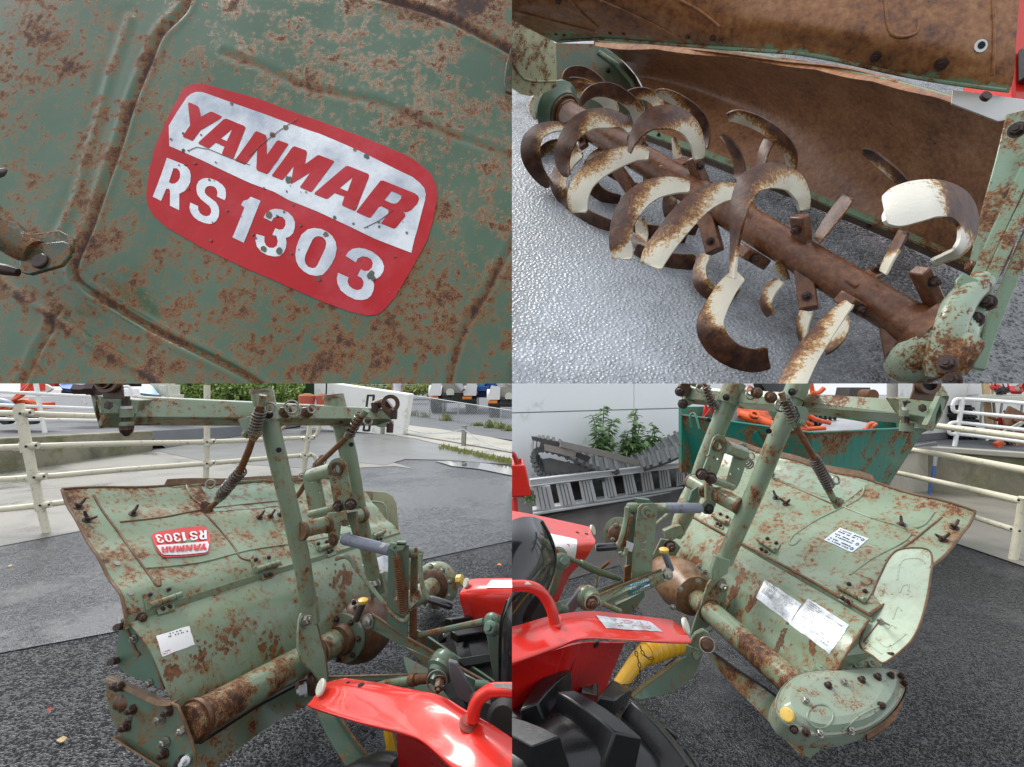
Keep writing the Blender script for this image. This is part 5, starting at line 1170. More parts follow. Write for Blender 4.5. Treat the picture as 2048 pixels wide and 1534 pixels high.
for (x, y, m_) in [(343, 1426, 'steel'), (358, 1412, 'shade'), (387, 1449, 'steel'), (352, 1472, 'steel'), (350, 1495, 'bolt'), (287, 1409, 'bolt'), (265, 1364, 'bolt'), (275, 1442, 'bolt'), (385, 1508, 'bolt')]:
    a = MB(); a.bolt(pe.p(x, y, .030), pe.n, .0105, .016); T.part('bolt', a, M['steel'] if m_ == 'steel' else M['bolt'], lp)
a = MB(); a.lathe(pe.p(394, 1506, .03), (pe.n+Vector((.5, 0, .25))).normalized(), [(0, .012), (.016, .012), (.018, .006), (.05, .0055)], 14); T.part('adjuster_bolt', a, M['alu'], lp)
for (x, y) in [(238, 1252), (227, 1321)]:
    p = pe.p(x+8, y, .0); a = MB(); a.tube([p, P(x-6, y+3, 1.47)], .0085, 12); a.spring(p, P(x-6, y+3, 1.47), .0085, .0016, 8, 5); T.part('threaded_stud', a, M['bolt'], ep)
for (x, y) in [(273, 1276), (304, 1364)]:
    a = MB(); a.bolt(pe.p(x, y, .006), pe.n, .009); T.part('bolt', a, M['steel'], ep)
a = MB(); a.lathe(P(246, 1402, 1.49), Vector((-.95, -.3, .1)), [(-.03, .030), (.0, .030), (.004, .024), (.012, .022), (.018, .020), (.022, .012)], 24); bc = T.part('bearing_cap', a, M['rustb'], lp, smooth=50)
for (x, y) in [(231, 1373), (263, 1440)]:
    a = MB(); a.bolt(P(x, y, 1.42), Vector((-.7, -.6, .3)), .009); T.part('bolt', a, M['bolt'], bc)
# axle tube
TA, TBb = P(385, 1445, 1.435), P(880, 1165, 2.98)
ax = (TBb-TA).normalized()
pt = lambda t: TA.lerp(TBb, t)
dlt = lambda X: None
mb = MB(); n = 40; mb.tube([pt(i/n*.985-.01) for i in range(n+1)], .0515, 32, w=[max(0, .45-i/n*1.5)+.25*math.exp(-((i/n-.42)/.03)**2)+.35*math.exp(-((i/n-.60)/.05)**2) for i in range(n+1)]); tube_s = Surf(mb)
TU = T.part('axle_tube', mb, M['tube'], smooth=60)
def at(X):     # parameter on the tube under picture column X
    lo, hi = -.1, 1.1
    for _ in range(40):
        m_ = (lo+hi)/2; p = pt(m_); x = 1024+p.x/p.y*F
        if x < X: lo = m_
        else: hi = m_
    return lo
a = MB(); a.lathe(pt(at(388)), ax, [(0, .058), (.01, .060), (.022, .054)], 30); T.part('weld_collar', a, M['rustb'], TU)
a = MB(); a.lathe(pt(at(628)), ax, [(-.012, .056), (0, .060), (.012, .056)], 30); T.part('weld_collar', a, M['rustb'], TU)
# board below the tube
a = MB(); a.loft([[(330, 1480, 1.62), (480, 1405, 1.80), (620, 1345, 2.12)], [(402, 1560, 1.60), (520, 1465, 1.80), (640, 1395, 2.08)]], .006, 3); T.part('lower_board', a, paint('board_paint', (.13, .19, .135), .45, 50))
a = MB(); a.tube([P(x, y, d) for x, y, d in [(400, 1484, 1.52), (512, 1412, 1.76), (608, 1362, 2.02)]], .007, 8); T.part('board_edge', a, M['dark'])
# mast foot plate
pf = pl3((597, 1238, 1.80), (641, 1366, 1.78), (655, 1300, 1.86))
mb = MB(); mb.plate([pf.p(x, y, .004) for x, y in [(597, 1238), (601, 1226), (611, 1222), (622, 1226), (630, 1240), (638, 1275), (648, 1310), (654, 1362), (641, 1366), (626, 1345), (604, 1325), (594, 1295), (595, 1262)]], .009); fpz = T.part('mast_foot', mb, M['green'], bevel=.0015)
a = MB(); a.tube([pf.p(x, y, .0) for x, y in [(622, 1226), (631, 1242), (640, 1278), (650, 1312), (655, 1362)]], .006, 8); T.part('plate_edge', a, M['edge'], fpz)
a = MB(); a.bolt(pf.p(607, 1243, .006), pf.n, .017); T.part('bolt', a, M['steel'], fpz)
a = MB(); a.lathe(P(622, 1368, 1.86), Vector((-.7, -.7, .2)), [(-.02, .04), (0, .04), (.004, .034), (.012, .034), (.02, .020), (.05, .018)], 22); cp = T.part('hitch_pin', a, M['rustb'])
a = MB(); a.bolt(P(612, 1378, 1.80), Vector((-.8, -.5, .0)), .018); T.part('bolt', a, M['alu'], cp)
# gearbox
gc_ = P(712, 1268, 2.22)
a = MB(); a.lathe(P(683, 1278, 2.06), ax, [(0, .072), (.006, .094), (.022, .094), (.026, .086)], 36); gf = T.part('gearbox_flange', a, M['shade'], smooth=40)
for i in range(7):
    an = i*2*math.pi/7+.3; u, v, _ = basis(ax); c = P(683, 1278, 2.06)+(u*math.cos(an)+v*math.sin(an))*.078; a = MB(); a.bolt(c, -ax, .009); T.part('bolt', a, M['bolt'], gf)
a = MB(); a.lathe(P(683, 1278, 2.06)-ax*.0, -ax, [(0, .064), (.012, .062), (.03, .056)], 30); T.part('weld_collar', a, M['rustb'], gf)
a = MB(); a.lathe(P(688, 1275, 2.09), ax, [(0, .088), (.04, .12), (.10, .135), (.17, .125), (.24, .085), (.30, .06), (.36, .055)], 36); gb = T.part('gearbox', a, M['rustb'], smooth=60)
a = MB(); a.lathe(P(690, 1220, 2.16), Vector((-.1, -.2, 1)), [(0, .06), (.012, .062), (.02, .05), (.026, .02)], 28); T.part('gearbox_lid', a, M['rustb'], gb)
for (x, y) in [(657, 1222), (676, 1210), (708, 1206), (722, 1222), (665, 1232)]:
    a = MB(); a.bolt(P(x, y, 2.13), Vector((-.1, -.3, 1)), .010); T.part('bolt', a, M['bolt'], gb)
a = MB(); a.tube([P(712, 1240, 2.02), P(727, 1203, 2.0)], .0135, 16); dp = T.part('filler_neck', a, M['spring'])
a = MB(); a.lathe(P(726, 1205, 2.0), Vector((.02, -.1, .9)), [(0, .018), (.012, .019), (.016, .012)], 16); T.part('filler_cap', a, M['yellcap'], dp)
# far end flange and gear case edge
a = MB(); a.lathe(P(868, 1172, 2.92), ax, [(-.02, .10), (.0, .125), (.02, .13), (.06, .125), (.065, .08)], 36); ff = T.part('gear_case', a, M['tube'], smooth=40)
a = MB(); a.lathe(P(862, 1174, 2.88), ax, [(0, .055), (.01, .085), (.03, .10)], 30); T.part('case_neck', a, M['rustb'], ff)
for i in range(9):
    an = i*2*math.pi/9; u, v, _ = basis(ax); c = P(866, 1173, 2.88)+(u*math.cos(an)+v*math.sin(an))*.108; a = MB(); a.bolt(c, -ax, .012); T.part('bolt', a, M['steel'], ff)
a = MB(); a.lathe(P(915, 1160, 2.9), Vector((.9, -.3, .2)), [(0, .03), (.03, .03), (.035, .015)], 8); T.part('yellow_plug', a, M['yellcap'], ff)
a = MB(); a.plate([P(*q) for q in [(838, 1142, 2.8), (800, 1062, 2.85), (790, 1064, 2.85), (805, 1118, 2.75), (834, 1150, 2.7)]], .005); 
# cream side plate beyond
mb = MB(); mb.plate([P(x, y, 2.95+(x-725)*.0006) for x, y in [(716, 982), (745, 982), (770, 984), (786, 992), (793, 1008), (796, 1040), (799, 1076), (798, 1112), (760, 1092), (735, 1070), (722, 1030)]], .005)
se = Surf(mb); cp_ = T.part('cream_end_plate', mb, M['creamr'], bevel=.002)
bead(se, [(726, 1003), (752, 1003), (768, 1008), (773, 1025), (777, 1060), (778, 1080)], .005, M['cream'], cp_)
mb = MB(); mb.plate([P(x, y, 2.9) for x, y in [(732, 1005), (745, 1020), (768, 1052), (776, 1075), (795, 1072), (798, 1092), (745, 1100), (725, 1060)]], .004); T.part('cover_end', mb, M['hoodr'], HD)
# masts
def mast(pts, rs, nm='mast_tube', par=None, mat='green', k=3):
    a = MB(); a.ptube([(x, y, d, r) for (x, y, d), r in zip(pts, rs)], k, 22); return T.part(nm, a, M[mat], par, smooth=60)
m1 = mast([(524, 782, 1.66), (540, 850, 1.67), (560, 935, 1.69), (580, 1020, 1.71), (600, 1105, 1.74), (610, 1160, 1.76), (616, 1200, 1.78)], [19, 18.5, 18, 17.5, 17, 16, 17])
a = MB(); a.plate([P(x, y, 1.775) for x, y in [(596, 1198), (630, 1196), (632, 1226), (634, 1250), (628, 1252), (622, 1228), (598, 1226)]], .03); T.part('mast_fork', a, M['green'], m1, bevel=.004)
m2 = mast([(668, 792, 1.98), (683, 850, 1.99), (698, 915, 2.01), (712, 990, 2.03), (728, 1070, 2.06), (742, 1130, 2.09), (752, 1180, 2.12)], [18, 17, 17, 15.5, 14.5, 14, 14])
a = MB(); a.plate([P(x, y, 2.1) for x, y in [(735, 1150), (765, 1146), (770, 1185), (758, 1190), (750, 1165), (735, 1172)]], .03); T.part('mast_fork', a, M['green'], m2, bevel=.004)
a = MB(); a.plate([P(x, y, 2.2) for x, y in [(738, 1168), (768, 1162), (772, 1175), (760, 1188), (742, 1200)]], .03); T.part('mast_foot', a, M['shade'])
a = MB(); a.bolt(P(752, 1170, 2.08), Vector((-.5, -.8, .2)), .02); T.part('bolt', a, M['steel'], m2)
for (m_, x, y0, y1, d, r) in [(m1, 524, 780, 842, 1.655, 21), (m2, 668, 792, 850, 1.975, 20)]:
    a = MB(); a.ptube([(x-1, y0, d, r), (x+14, y1, d, r)], 1, 24); sv = T.part('mast_sleeve', a, M['green'], m_)
    a = MB(); a.ptube([(x-2, y0-3, d, r*.98), (x-1, y0+5, d, r*1.06)], 1, 24); T.part('rim', a, M['rustb'], sv)
    a = MB(); a.bolt(P(x+14, y0+49, d-.04), Vector((.1, -1, .1)), .010); T.part('bolt', a, M['dark'], sv)
for (x, y, d, m_) in [(558, 900, 1.645, m1), (703, 889, 1.975, m2)]:
    a = MB(); a.lathe(P(x, y, d), Vector((.25, -1, 0)), [(0, .0085), (.004, .0085)], 14); T.part('pin_hole', a, M['pit'], m_)
    a = MB(); r_ = random.Random(1); pts = [(x-4+9*(.7+.5*r_.random())*math.cos(i*.6), y+11*(.7+.5*r_.random())*math.sin(i*.6)) for i in range(10)]; sp = Pl(P(x, y, d+.002), None, None, n=Vector((0, -1, 0)))
# beam
def quadbox(T_, name, e1, e2, e3, mat, par=None, back=.06, bv=.003):   # three long edges: top, middle, bottom
    a = MB(); a.grid([[P(*e1[0]), P(*e1[1])], [P(*e2[0]), P(*e2[1])], [P(*e3[0]), P(*e3[1])]])
    off = Vector((0, back, 0)); b0_, b1_ = P(*e1[0])+off, P(*e1[1])+off
    v = [P(*e1[0]), P(*e1[1]), P(*e2[0]), P(*e2[1]), P(*e3[0]), P(*e3[1]), b0_, b1_]
    a = MB(); a.add(v, [(0, 1, 3, 2), (2, 3, 5, 4), (4, 5, 7, 6), (6, 7, 1, 0), (0, 2, 4, 6), (1, 7, 5, 3)])
    return T_.part(name, a, mat, par, bevel=bv, smooth=0), a
bm_, bmb = quadbox(T, 'cross_beam', [(262, 793, 1.50), (782, 818, 2.08)], [(262, 834, 1.47), (782, 838, 2.05)], [(262, 852, 1.52), (782, 852, 2.10)], M['hood'])
bs = Surf(bmb)
# left end clamp with socket
cl_, _ = quadbox(T, 'end_clamp', [(196, 792, 1.41), (278, 800, 1.47)], [(200, 826, 1.40), (274, 828, 1.46)], [(196, 856, 1.44), (262, 857, 1.50)], M['green'])
a = MB(); a.plate([P(x, y, 1.405) for x, y in [(181, 784), (196, 792), (210, 836), (199, 857), (188, 820)]], .02, [[P(x, y, 1.405) for x, y in [(192, 800), (202, 832), (196, 845), (190, 818)]]]); T.part('socket_frame', a, M['tube'], cl_)
a = MB(); a.plate([P(x, y, 1.37) for x, y in [(198, 740), (240, 740), (246, 798), (206, 797), (200, 770)]], .008); T.part('bearing_bracket', a, M['rustb'], cl_, bevel=.002)
a = MB(); a.ring(P(219, 764, 1.365), Vector((.1, -1, .15)), .021, .030, .014, 26); a.ring(P(219, 764, 1.375), Vector((.1, -1, .15)), .019, .022, .03, 22); T.part('socket_ring', a, M['rustb'], cl_)
a = MB(); a.lathe(P(219, 764, 1.40), Vector((0, -1, .1)), [(0, .022), (.002, .022)], 22); T.part('socket_bore', a, M['pit'], cl_)
a = MB(); a.tube([P(152, 778, 1.40), P(168, 779, 1.395), P(195, 776, 1.39)], [.016, .015, .015], 6); a.lathe(P(178, 777, 1.395), Vector((1, 0, 0)), [(0, .020), (.012, .020)], 6); a.lathe(P(188, 777, 1.395), Vector((1, 0, 0)), [(0, .022), (.012, .022)], 6); T.part('clamp_bolt', a, M['bolt'], cl_)
a = MB(); a.bolt(P(218, 810, 1.395), Vector((0, -1, .1)), .013, .004, False); T.part('rivet', a, M['bolt'], cl_)
a = MB(); a.lathe(P(253, 872, 1.44), Vector((0, 0, 1)), [(0, .006), (.012, .016), (.022, .018), (.03, .018)], 14); a.lathe(P(252, 835, 1.44), Vector((0, 0, 1)), [(-.03, .010), (.06, .010)], 12); vb = T.part('vertical_bolt', a, M['bolt'], cl_)
for (y0, y1, r, m_) in [(858, 843, 12.5, 'green'), (834, 817, 12.5, 'green'), (818, 812, 10, 'alu'), (812, 800, 8, 'bolt')]:
    a = MB(); a.ptube([(253, y0, 1.44, r), (253, y1, 1.44, r)], 1, 18 if m_ != 'bolt' else 6); T.part('bolt_boss', a, M[m_], vb)
# right end clamp
a = MB(); a.ptube([(745, 812, 2.06, 9), (772, 802, 2.06, 10)], 1, 16); er = T.part('end_pin', a, M['rustb'])
a = MB(); a.ring(P(780, 807, 2.03), Vector((.35, -1, 0)), .021, .036, .02, 24); T.part('socket_ring', a, M['rustb'], er)
a = MB(); a.plate([P(x, y, 2.05) for x, y in [(766, 820), (772, 800), (788, 820), (788, 832), (772, 838)]], .03); T.part('bearing_bracket', a, M['rustb'], er)
a = MB(); a.plate([P(x, y, 2.03) for x, y in [(752, 852), (770, 845), (785, 842), (785, 852), (760, 855)]], .02); T.part('lower_ear', a, M['green'], er)
for (x, y) in [(788, 828), (780, 855), (750, 813)]:
    a = MB(); a.lathe(P(x, y, 2.02), Vector((.05, 0, 1)), [(-.02, .014), (.016, .014), (.02, .008)], 6); T.part('bolt', a, M['bolt'], er)
# rings, lynch pins
def lynch(x, y, d, r, sx_=1):
    a = MB(); a.torus(P(x, y, d), Vector((.3, -1, .2)), r*d/F, .0035, 22); T.part('lynch_pin', a, M['steel'])
for (x, y, d, r) in [(583, 814, 1.72, 13), (588, 822, 1.72, 12), (624, 818, 1.80, 8), (540, 815, 1.60, 10), (736, 842, 1.90, 8), (421, 968, 1.66, 8), (604, 952, 2.3, 6)]: lynch(x, y, d, r)
for (x, y, d) in [(572, 824, 1.74), (615, 824, 1.82)]:
    a = MB(); a.bolt(P(x, y, d), Vector((-.1, -1, .2)), .017); T.part('bolt', a, M['rustb'])
# spring rods
def rod(pts, springs, r, clev, rs_):
    a = MB(); a.ptube([(x, y, d, rr) for x, y, d, rr in pts], 1, 14); ro = T.part('support_rod', a, M['rust'])
    for (A_, B_, Rr, turns) in springs:
        a = MB(); a.spring(P(*A_), P(*B_), Rr, .0032, turns, 6); T.part('coil_spring', a, M['spring'], ro)
    for c in clev:
        a = MB(); a.ptube([(x, y, d, rr) for x, y, d, rr in c], 1, 12); T.part('rod_sleeve', a, M['tube'], ro)
    return ro
r1 = rod([(525, 792, 1.58, 6.5), (508, 870, 1.60, 6.5), (496, 905, 1.62, 7), (480, 942, 1.64, 7), (462, 970, 1.67, 5.5), (432, 1005, 1.72, 5.5), (412, 1022, 1.74, 6)], [((522, 818, 1.58), (507, 866, 1.60), .0175, 8), ((484, 940, 1.64), (440, 992, 1.71), .0165, 12)], 0, [[(441, 992, 1.705, 9), (436, 998, 1.71, 9)], [(516, 862, 1.60, 10), (504, 878, 1.60, 9)], [(526, 790, 1.575, 7.5), (522, 812, 1.58, 7)]], 0)
a = MB(); a.plate([P(x, y, 1.725) for x, y in [(404, 1003), (412, 1002), (418, 1022), (414, 1027), (401, 1024), (401, 1010)]], .006); a.plate([P(x, y, 1.75) for x, y in [(412, 1003), (420, 1006), (425, 1024), (416, 1026)]], .006); T.part('clevis', a, M['rustb'], r1)
a = MB(); a.plate([P(x, y, 1.61) for x, y in [(476, 838), (500, 832), (508, 845), (504, 868), (492, 878), (486, 866)]], .012); a.bolt(P(491, 868, 1.60), Vector((0, -1, 0)), .009); T.part('rod_bracket', a, M['tube'], r1, bevel=.002)
r2 = rod([(728, 822, 1.90, 6), (700, 868, 1.94, 6), (672, 895, 1.98, 5.5), (640, 925, 2.1, 6), (618, 955, 2.35, 5), (600, 985, 2.4, 5), (588, 998, 2.4, 5)], [((722, 828, 1.9), (699, 870, 1.94), .017, 6), ((646, 918, 2.1), (632, 932, 2.15), .017, 5)], 0, [[(733, 820, 1.89, 7), (724, 832, 1.9, 6.5)], [(700, 864, 1.94, 9), (694, 874, 1.945, 8)]], 0)
a = MB(); a.ptube([(580, 845, 2.1, 3), (558, 862, 1.9, 3)], 1, 8); T.part('short_rod', a, M['rust'])
# hanger plates in the middle
def hplate(x0, ytop, ybot, w, d, sk, name):
    cx = x0; out = []
    for i in range(11):
        an = math.pi*(1-i/10); out.append((cx+w*math.cos(an), ytop+w*1.15-w*1.15*math.sin(an)))
    out += [(cx+w+sk, ybot-4), (cx+w*.8+sk, ybot), (cx-w*.75+sk, ybot+3), (cx-w+sk, ybot-3)]
    p = Pl(P(cx, ytop, d), None, None, n=Vector((-.35, -1, .0)).normalized())
    c = (cx+1, ytop+w*1.15); holes = [[p.p(*q) for q in circle2(c[0], c[1], w*.48, 16, .85, 1.15)]]
    for (hx, hy) in ((-.45, .48), (.55, .48)): holes.append([p.p(*q) for q in circle2(cx+w*hx+sk*.5, ytop+(ybot-ytop)*hy, w*.13, 8)])
    a = MB(); a.plate([p.p(*q) for q in out], .008, holes); o = T.part(name, a, M['tube'], bevel=.001)
    return o, p, c
o1, hp, c1 = hplate(674, 916, 1020, 19, 1.84, 14, 'hanger_plate')
a = MB(); a.ring(hp.p(c1[0], c1[1], -.012), hp.n, .0175, .026, .022, 22); T.part('socket_ring', a, M['rustb'], o1)
o2, hp2, c2 = hplate(622, 936, 1035, 17, 2.02, 14, 'hanger_plate')
a = MB(); a.tube([P(622, 951, 2.0), P(668, 938, 1.86)], .026, 20); T.part('spacer_tube', a, M['green'], o1)
a = MB(); a.tube([P(622, 1028, 1.99), P(676, 1014, 1.86)], .0145, 18); T.part('spacer_tube', a, M['green'], o1)
for (x, y) in [(678, 1012), (702, 1008)]:
    a = MB(); a.bolt(hp.p(x, y, .0), (hp.n+Vector((.5, 0, 0))).normalized(), .016, .026); a.tube([hp.p(x, y), hp.p(x, y)+(hp.n+Vector((.5, 0, 0))).normalized()*.045], .008, 10); T.part('bolt', a, M['bolt'], o1)
# cross tube and clevis
a = MB(); a.ptube([(600, 1060, 1.72, 17), (655, 1048, 1.82, 16)], 1, 22); ct = T.part('cross_tube', a, M['tube'], smooth=60)
a = MB(); a.ptube([(688, 1038, 1.90, 14.5), (728, 1028, 2.02, 13.5)], 1, 22); T.part('cross_tube', a, M['tube'], smooth=60)
for (x, y, d, r) in [(604, 1062, 1.71, 19), (655, 1049, 1.81, 18), (724, 1030, 2.0, 16)]:
    a = MB(); a.lathe(P(x, y, d), (P(655, 1048, 1.82)-P(600, 1060, 1.72)).normalized(), [(-.008, r*d/F*.93), (0, r*d/F*1.01), (.008, r*d/F*.93)], 24); T.part('weld_collar', a, M['edge'], ct)
pk = Pl(P(660, 1050, 1.80), None, None, n=Vector((-.35, -1, .1)).normalized())
a = MB(); a.plate([pk.p(x, y) for x, y in [(654, 1026), (690, 1022), (691, 1040), (680, 1042), (676, 1080), (668, 1091), (658, 1088), (655, 1070), (662, 1050), (654, 1040)]], .010); cv = T.part('clevis_plate', a, M['green'], bevel=.002)
a = MB(); a.plate([pk.p(x, y, -.05) for x, y in [(675, 1030), (695, 1026), (697, 1074), (688, 1078), (677, 1040)]], .010); T.part('clevis_plate', a, M['shade'], bevel=.002)
a = MB(); a.bolt(pk.p(668, 1080, .002), pk.n, .015, .008); T.part('bolt', a, M['rustb'], cv)
# crank cylinder, adjuster column
a = MB(); a.ptube([(684, 1076, 1.80, 10), (690, 1078, 1.80, 12), (778, 1100, 1.78, 11.5)], 1, 22); cyl = T.part('screw_jack', a, M['greyblue'], smooth=50)
a = MB(); a.plate([P(x, y, 1.755) for x, y in [(764, 1087), (772, 1088), (766, 1095), (758, 1094)]], .002); T.part('small_label', a, M['labelw'], cyl)
a = MB(); a.ptube([(808, 1105, 1.78, 8), (820, 1105, 1.78, 10), (840, 1108, 1.78, 10), (846, 1109, 1.78, 6)], 1, 18); T.part('gear_head', a, M['shade'], cyl)
a = MB(); a.ptube([(832, 1095, 1.77, 3), (831, 1110, 1.77, 4)], 1, 10); T.part('head_stud', a, M['rust'], cyl)
a = MB(); a.plate([P(x, y, 1.75) for x, y in [(777, 1092), (818, 1090), (817, 1180), (815, 1276), (773, 1247), (775, 1160)]], .006, [[P(x, y, 1.75) for x, y in [(788, 1180), (794, 1180), (794, 1200), (788, 1200)]]]); col_ = T.part('adjuster_column', a, M['shade'], bevel=.002)
a = MB(); a.plate([P(x, y, 1.80) for x, y in [(821, 1108), (835, 1108), (832, 1280), (818, 1280)]], .02); T.part('column_side', a, M['shade'], col_, bevel=.002)
a = MB(); a.plate([P(x, y, 1.74) for x, y in [(774, 1095), (782, 1086), (812, 1089), (805, 1100), (790, 1103)]], .005, [[P(x, y, 1.74) for x, y in circle2(790, 1096, 4, 8)]]); T.part('column_cap', a, M['green'], col_)
a = MB(); a.plate([P(x, y, 1.74) for x, y in [(793, 1084), (811, 1085), (811, 1091), (794, 1090)]], .02); T.part('column_cap', a, M['shade'], col_)
a = MB(); a.spring(P(793, 1110, 1.73), P(807, 1225, 1.73), .0115, .0022, 26, 5); T.part('coil_spring', a, M['rust'], col_)
a = MB(); a.ptube([(791, 1098, 1.73, 1.3), (794, 1112, 1.73, 1.3)], 1, 6); T.part('spring_hook', a, M['steel'], col_)
a = MB(); a.plate([P(x, y, 1.735) for x, y in [(818, 1198), (838, 1180), (842, 1196), (820, 1218)]], .004); T.part('tag_plate', a, M['cream'], col_)
a = MB(); a.plate([P(x, y, 1.78) for x, y in [(820, 1222), (832, 1215), (833, 1282), (818, 1276)]], .01); T.part('rust_bracket', a, M['rust'], col_)
a = MB(); a.ptube([(840, 1108, 1.74, 4.5), (842, 1150, 1.73, 4.5), (847, 1180, 1.72, 4.8), (856, 1196, 1.72, 4.8), (864, 1198, 1.72, 4.5)], 3, 14); cr = T.part('crank_arm', a, M['green'], smooth=60)
a = MB(); a.ptube([(857, 1197, 1.72, 5.5), (862, 1199, 1.72, 8), (900, 1211, 1.70, 8.5), (905, 1213, 1.70, 6)], 1, 18); T.part('crank_grip', a, M['seat'], cr, smooth=50)
a = MB(); a.ptube([(671, 1118, 1.80, 4.5), (688, 1113, 1.80, 4.5), (700, 1118, 1.80, 4.5), (712, 1135, 1.80, 4.2), (745, 1178, 1.78, 4.2), (780, 1222, 1.75, 4.2), (798, 1238, 1.74, 4.5), (812, 1240, 1.73, 5), (815, 1230, 1.73, 4.5)], 4, 12); T.part('bent_lever', a, M['tube'], smooth=60)
# drawbar plates
pd = pl3((735, 1240, 1.88), (1000, 1400, 1.55), (740, 1262, 1.88))
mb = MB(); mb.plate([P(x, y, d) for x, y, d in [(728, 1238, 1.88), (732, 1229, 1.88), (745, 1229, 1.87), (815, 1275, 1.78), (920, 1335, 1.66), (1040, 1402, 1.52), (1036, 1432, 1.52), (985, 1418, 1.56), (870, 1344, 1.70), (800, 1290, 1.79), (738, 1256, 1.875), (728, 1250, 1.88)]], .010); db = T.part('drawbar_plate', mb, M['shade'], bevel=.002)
a = MB(); a.tube([P(x, y, d-.004) for x, y, d in [(745, 1229, 1.87), (815, 1275, 1.78), (920, 1335, 1.66), (1040, 1402, 1.52)]], .005, 8); T.part('plate_edge', a, M['edge'], db)
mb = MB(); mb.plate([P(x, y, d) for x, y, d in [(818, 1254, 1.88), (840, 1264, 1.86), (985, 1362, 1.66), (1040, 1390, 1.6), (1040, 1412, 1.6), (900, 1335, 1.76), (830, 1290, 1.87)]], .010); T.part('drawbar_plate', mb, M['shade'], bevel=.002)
a = MB(); a.bolt(P(737, 1242, 1.865), Vector((-.4, -1, .2)), .019, .014); T.part('bolt', a, M['steel'], db)
# support leg
a = MB(); a.loft([[(630, 1405, 1.60), (640, 1440, 1.58), (665, 1490, 1.56), (700, 1545, 1.54)], [(672, 1418, 1.63), (690, 1450, 1.61), (722, 1495, 1.59), (765, 1545, 1.56)]], .008, 4); T.part('stay_arm', a, M['shade'])
a = MB(); a.ptube([(672, 1418, 1.62, 3), (690, 1450, 1.60, 3), (722, 1495, 1.58, 3), (765, 1545, 1.55, 3)], 3, 8); T.part('stay_edge', a, M['edge'])
a = MB(); a.loft([[(806, 1310, 2.0), (815, 1345, 1.95), (840, 1400, 1.9)], [(870, 1345, 2.0), (880, 1370, 1.95), (900, 1400, 1.9)]], .008, 3); T.part('stay_arm', a, M['shade'])
a = MB(); a.grid([[P(652, 1352, 1.85), P(862, 1348, 1.7)], [P(655, 1366, 1.84), P(862, 1354, 1.69)]], .01); lb_ = T.part('lower_bar', a, M['shade'])
a = MB(); a.ptube([(650, 1354, 1.84, 2.4), (862, 1348, 1.69, 2.4)], 1, 8); T.part('plate_edge', a, M['edge'], lb_)

# ---------------------------------------------------------------- tractor at the lower left view's corner
T = Thing('tractor', 'red tractor whose round reflector fender points at the tiller with the free tube end', 'tractor', Vector((-.3, 1.0, 0)), 'red tractors')
r1_ = [(690, 1356, 1.52), (760, 1366, 1.44), (830, 1380, 1.36), (882, 1392, 1.30), (925, 1420, 1.24), (985, 1452, 1.18), (1060, 1500, 1.12)]
r0_ = [(652, 1366, 1.54), (700, 1370, 1.46), (780, 1384, 1.38), (860, 1400, 1.31), (915, 1430, 1.25), (960, 1460, 1.19), (1060, 1530, 1.10)]
r2_ = [(634, 1386, 1.52), (690, 1398, 1.42), (770, 1420, 1.33), (850, 1440, 1.26), (900, 1466, 1.20), (960, 1510, 1.13), (1060, 1590, 1.05)]
r3_ = [(622, 1402, 1.50), (660, 1418, 1.42), (740, 1440, 1.32), (830, 1462, 1.24), (880, 1490, 1.18), (930, 1535, 1.11), (1040, 1620, 1.02)]
r4_ = [(614, 1410, 1.49), (640, 1420, 1.43), (720, 1445, 1.325), (810, 1468, 1.245), (850, 1486, 1.20), (905, 1535, 1.12), (1000, 1630, 1.03)]
r5_ = [(616, 1414, 1.50), (642, 1424, 1.44), (722, 1449, 1.335), (812, 1473, 1.255), (852, 1491, 1.21), (903, 1540, 1.13), (998, 1636, 1.04)]
mb = MB(); mb.loft([r1_, r0_, r2_, r3_, r4_, r5_], .004, 6, 4); fs_ = Surf(mb); fen = T.part('fender', mb, M['red'], smooth=60)
for (x, y, r) in [(722, 1370, .009), (696, 1365, .005)]:
    p, n = fs_.hit(x, y); a = MB(); a.lathe(p, n, [(-.001, r), (.0015, r)], 16); T.part('drain_hole', a, M['pit'], fen)
a = MB(); a.lathe(P(642, 1375, 1.50), Vector((-.75, -.5, .45)), [(-.004, .022), (.003, .024), (.006, .020)], 24); T.part('reflector', a, M['plast'], fen)
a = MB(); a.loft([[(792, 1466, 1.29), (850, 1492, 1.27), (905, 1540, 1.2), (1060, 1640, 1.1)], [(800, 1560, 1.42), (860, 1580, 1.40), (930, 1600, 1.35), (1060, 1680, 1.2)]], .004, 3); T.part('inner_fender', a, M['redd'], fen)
a = MB(); a.ptube([(946, 1440, 1.20, 13.5), (948, 1420, 1.20, 13.5), (958, 1398, 1.20, 13.5), (978, 1383, 1.19, 13.5), (1000, 1379, 1.17, 13.5), (1070, 1381, 1.12, 14)], 4, 22); gr = T.part('grab_handle', a, M['red'], smooth=60)
a = MB(); a.lathe(fs_.p(939, 1448, 0), Vector((.1, -.25, .9)), [(-.004, .024), (.003, .025), (.006, .021), (.014, .018)], 26); T.part('handle_collar', a, plain('worn_red', (.30, .05, .035), .4, 0, .2, 30), gr)
a = MB(); a.grid([[P(985, 1366, 1.155), P(1040, 1370, 1.13)], [P(988, 1374, 1.15), P(1040, 1380, 1.125)]]); T.part('worn_strip', a, M['steel'], gr)
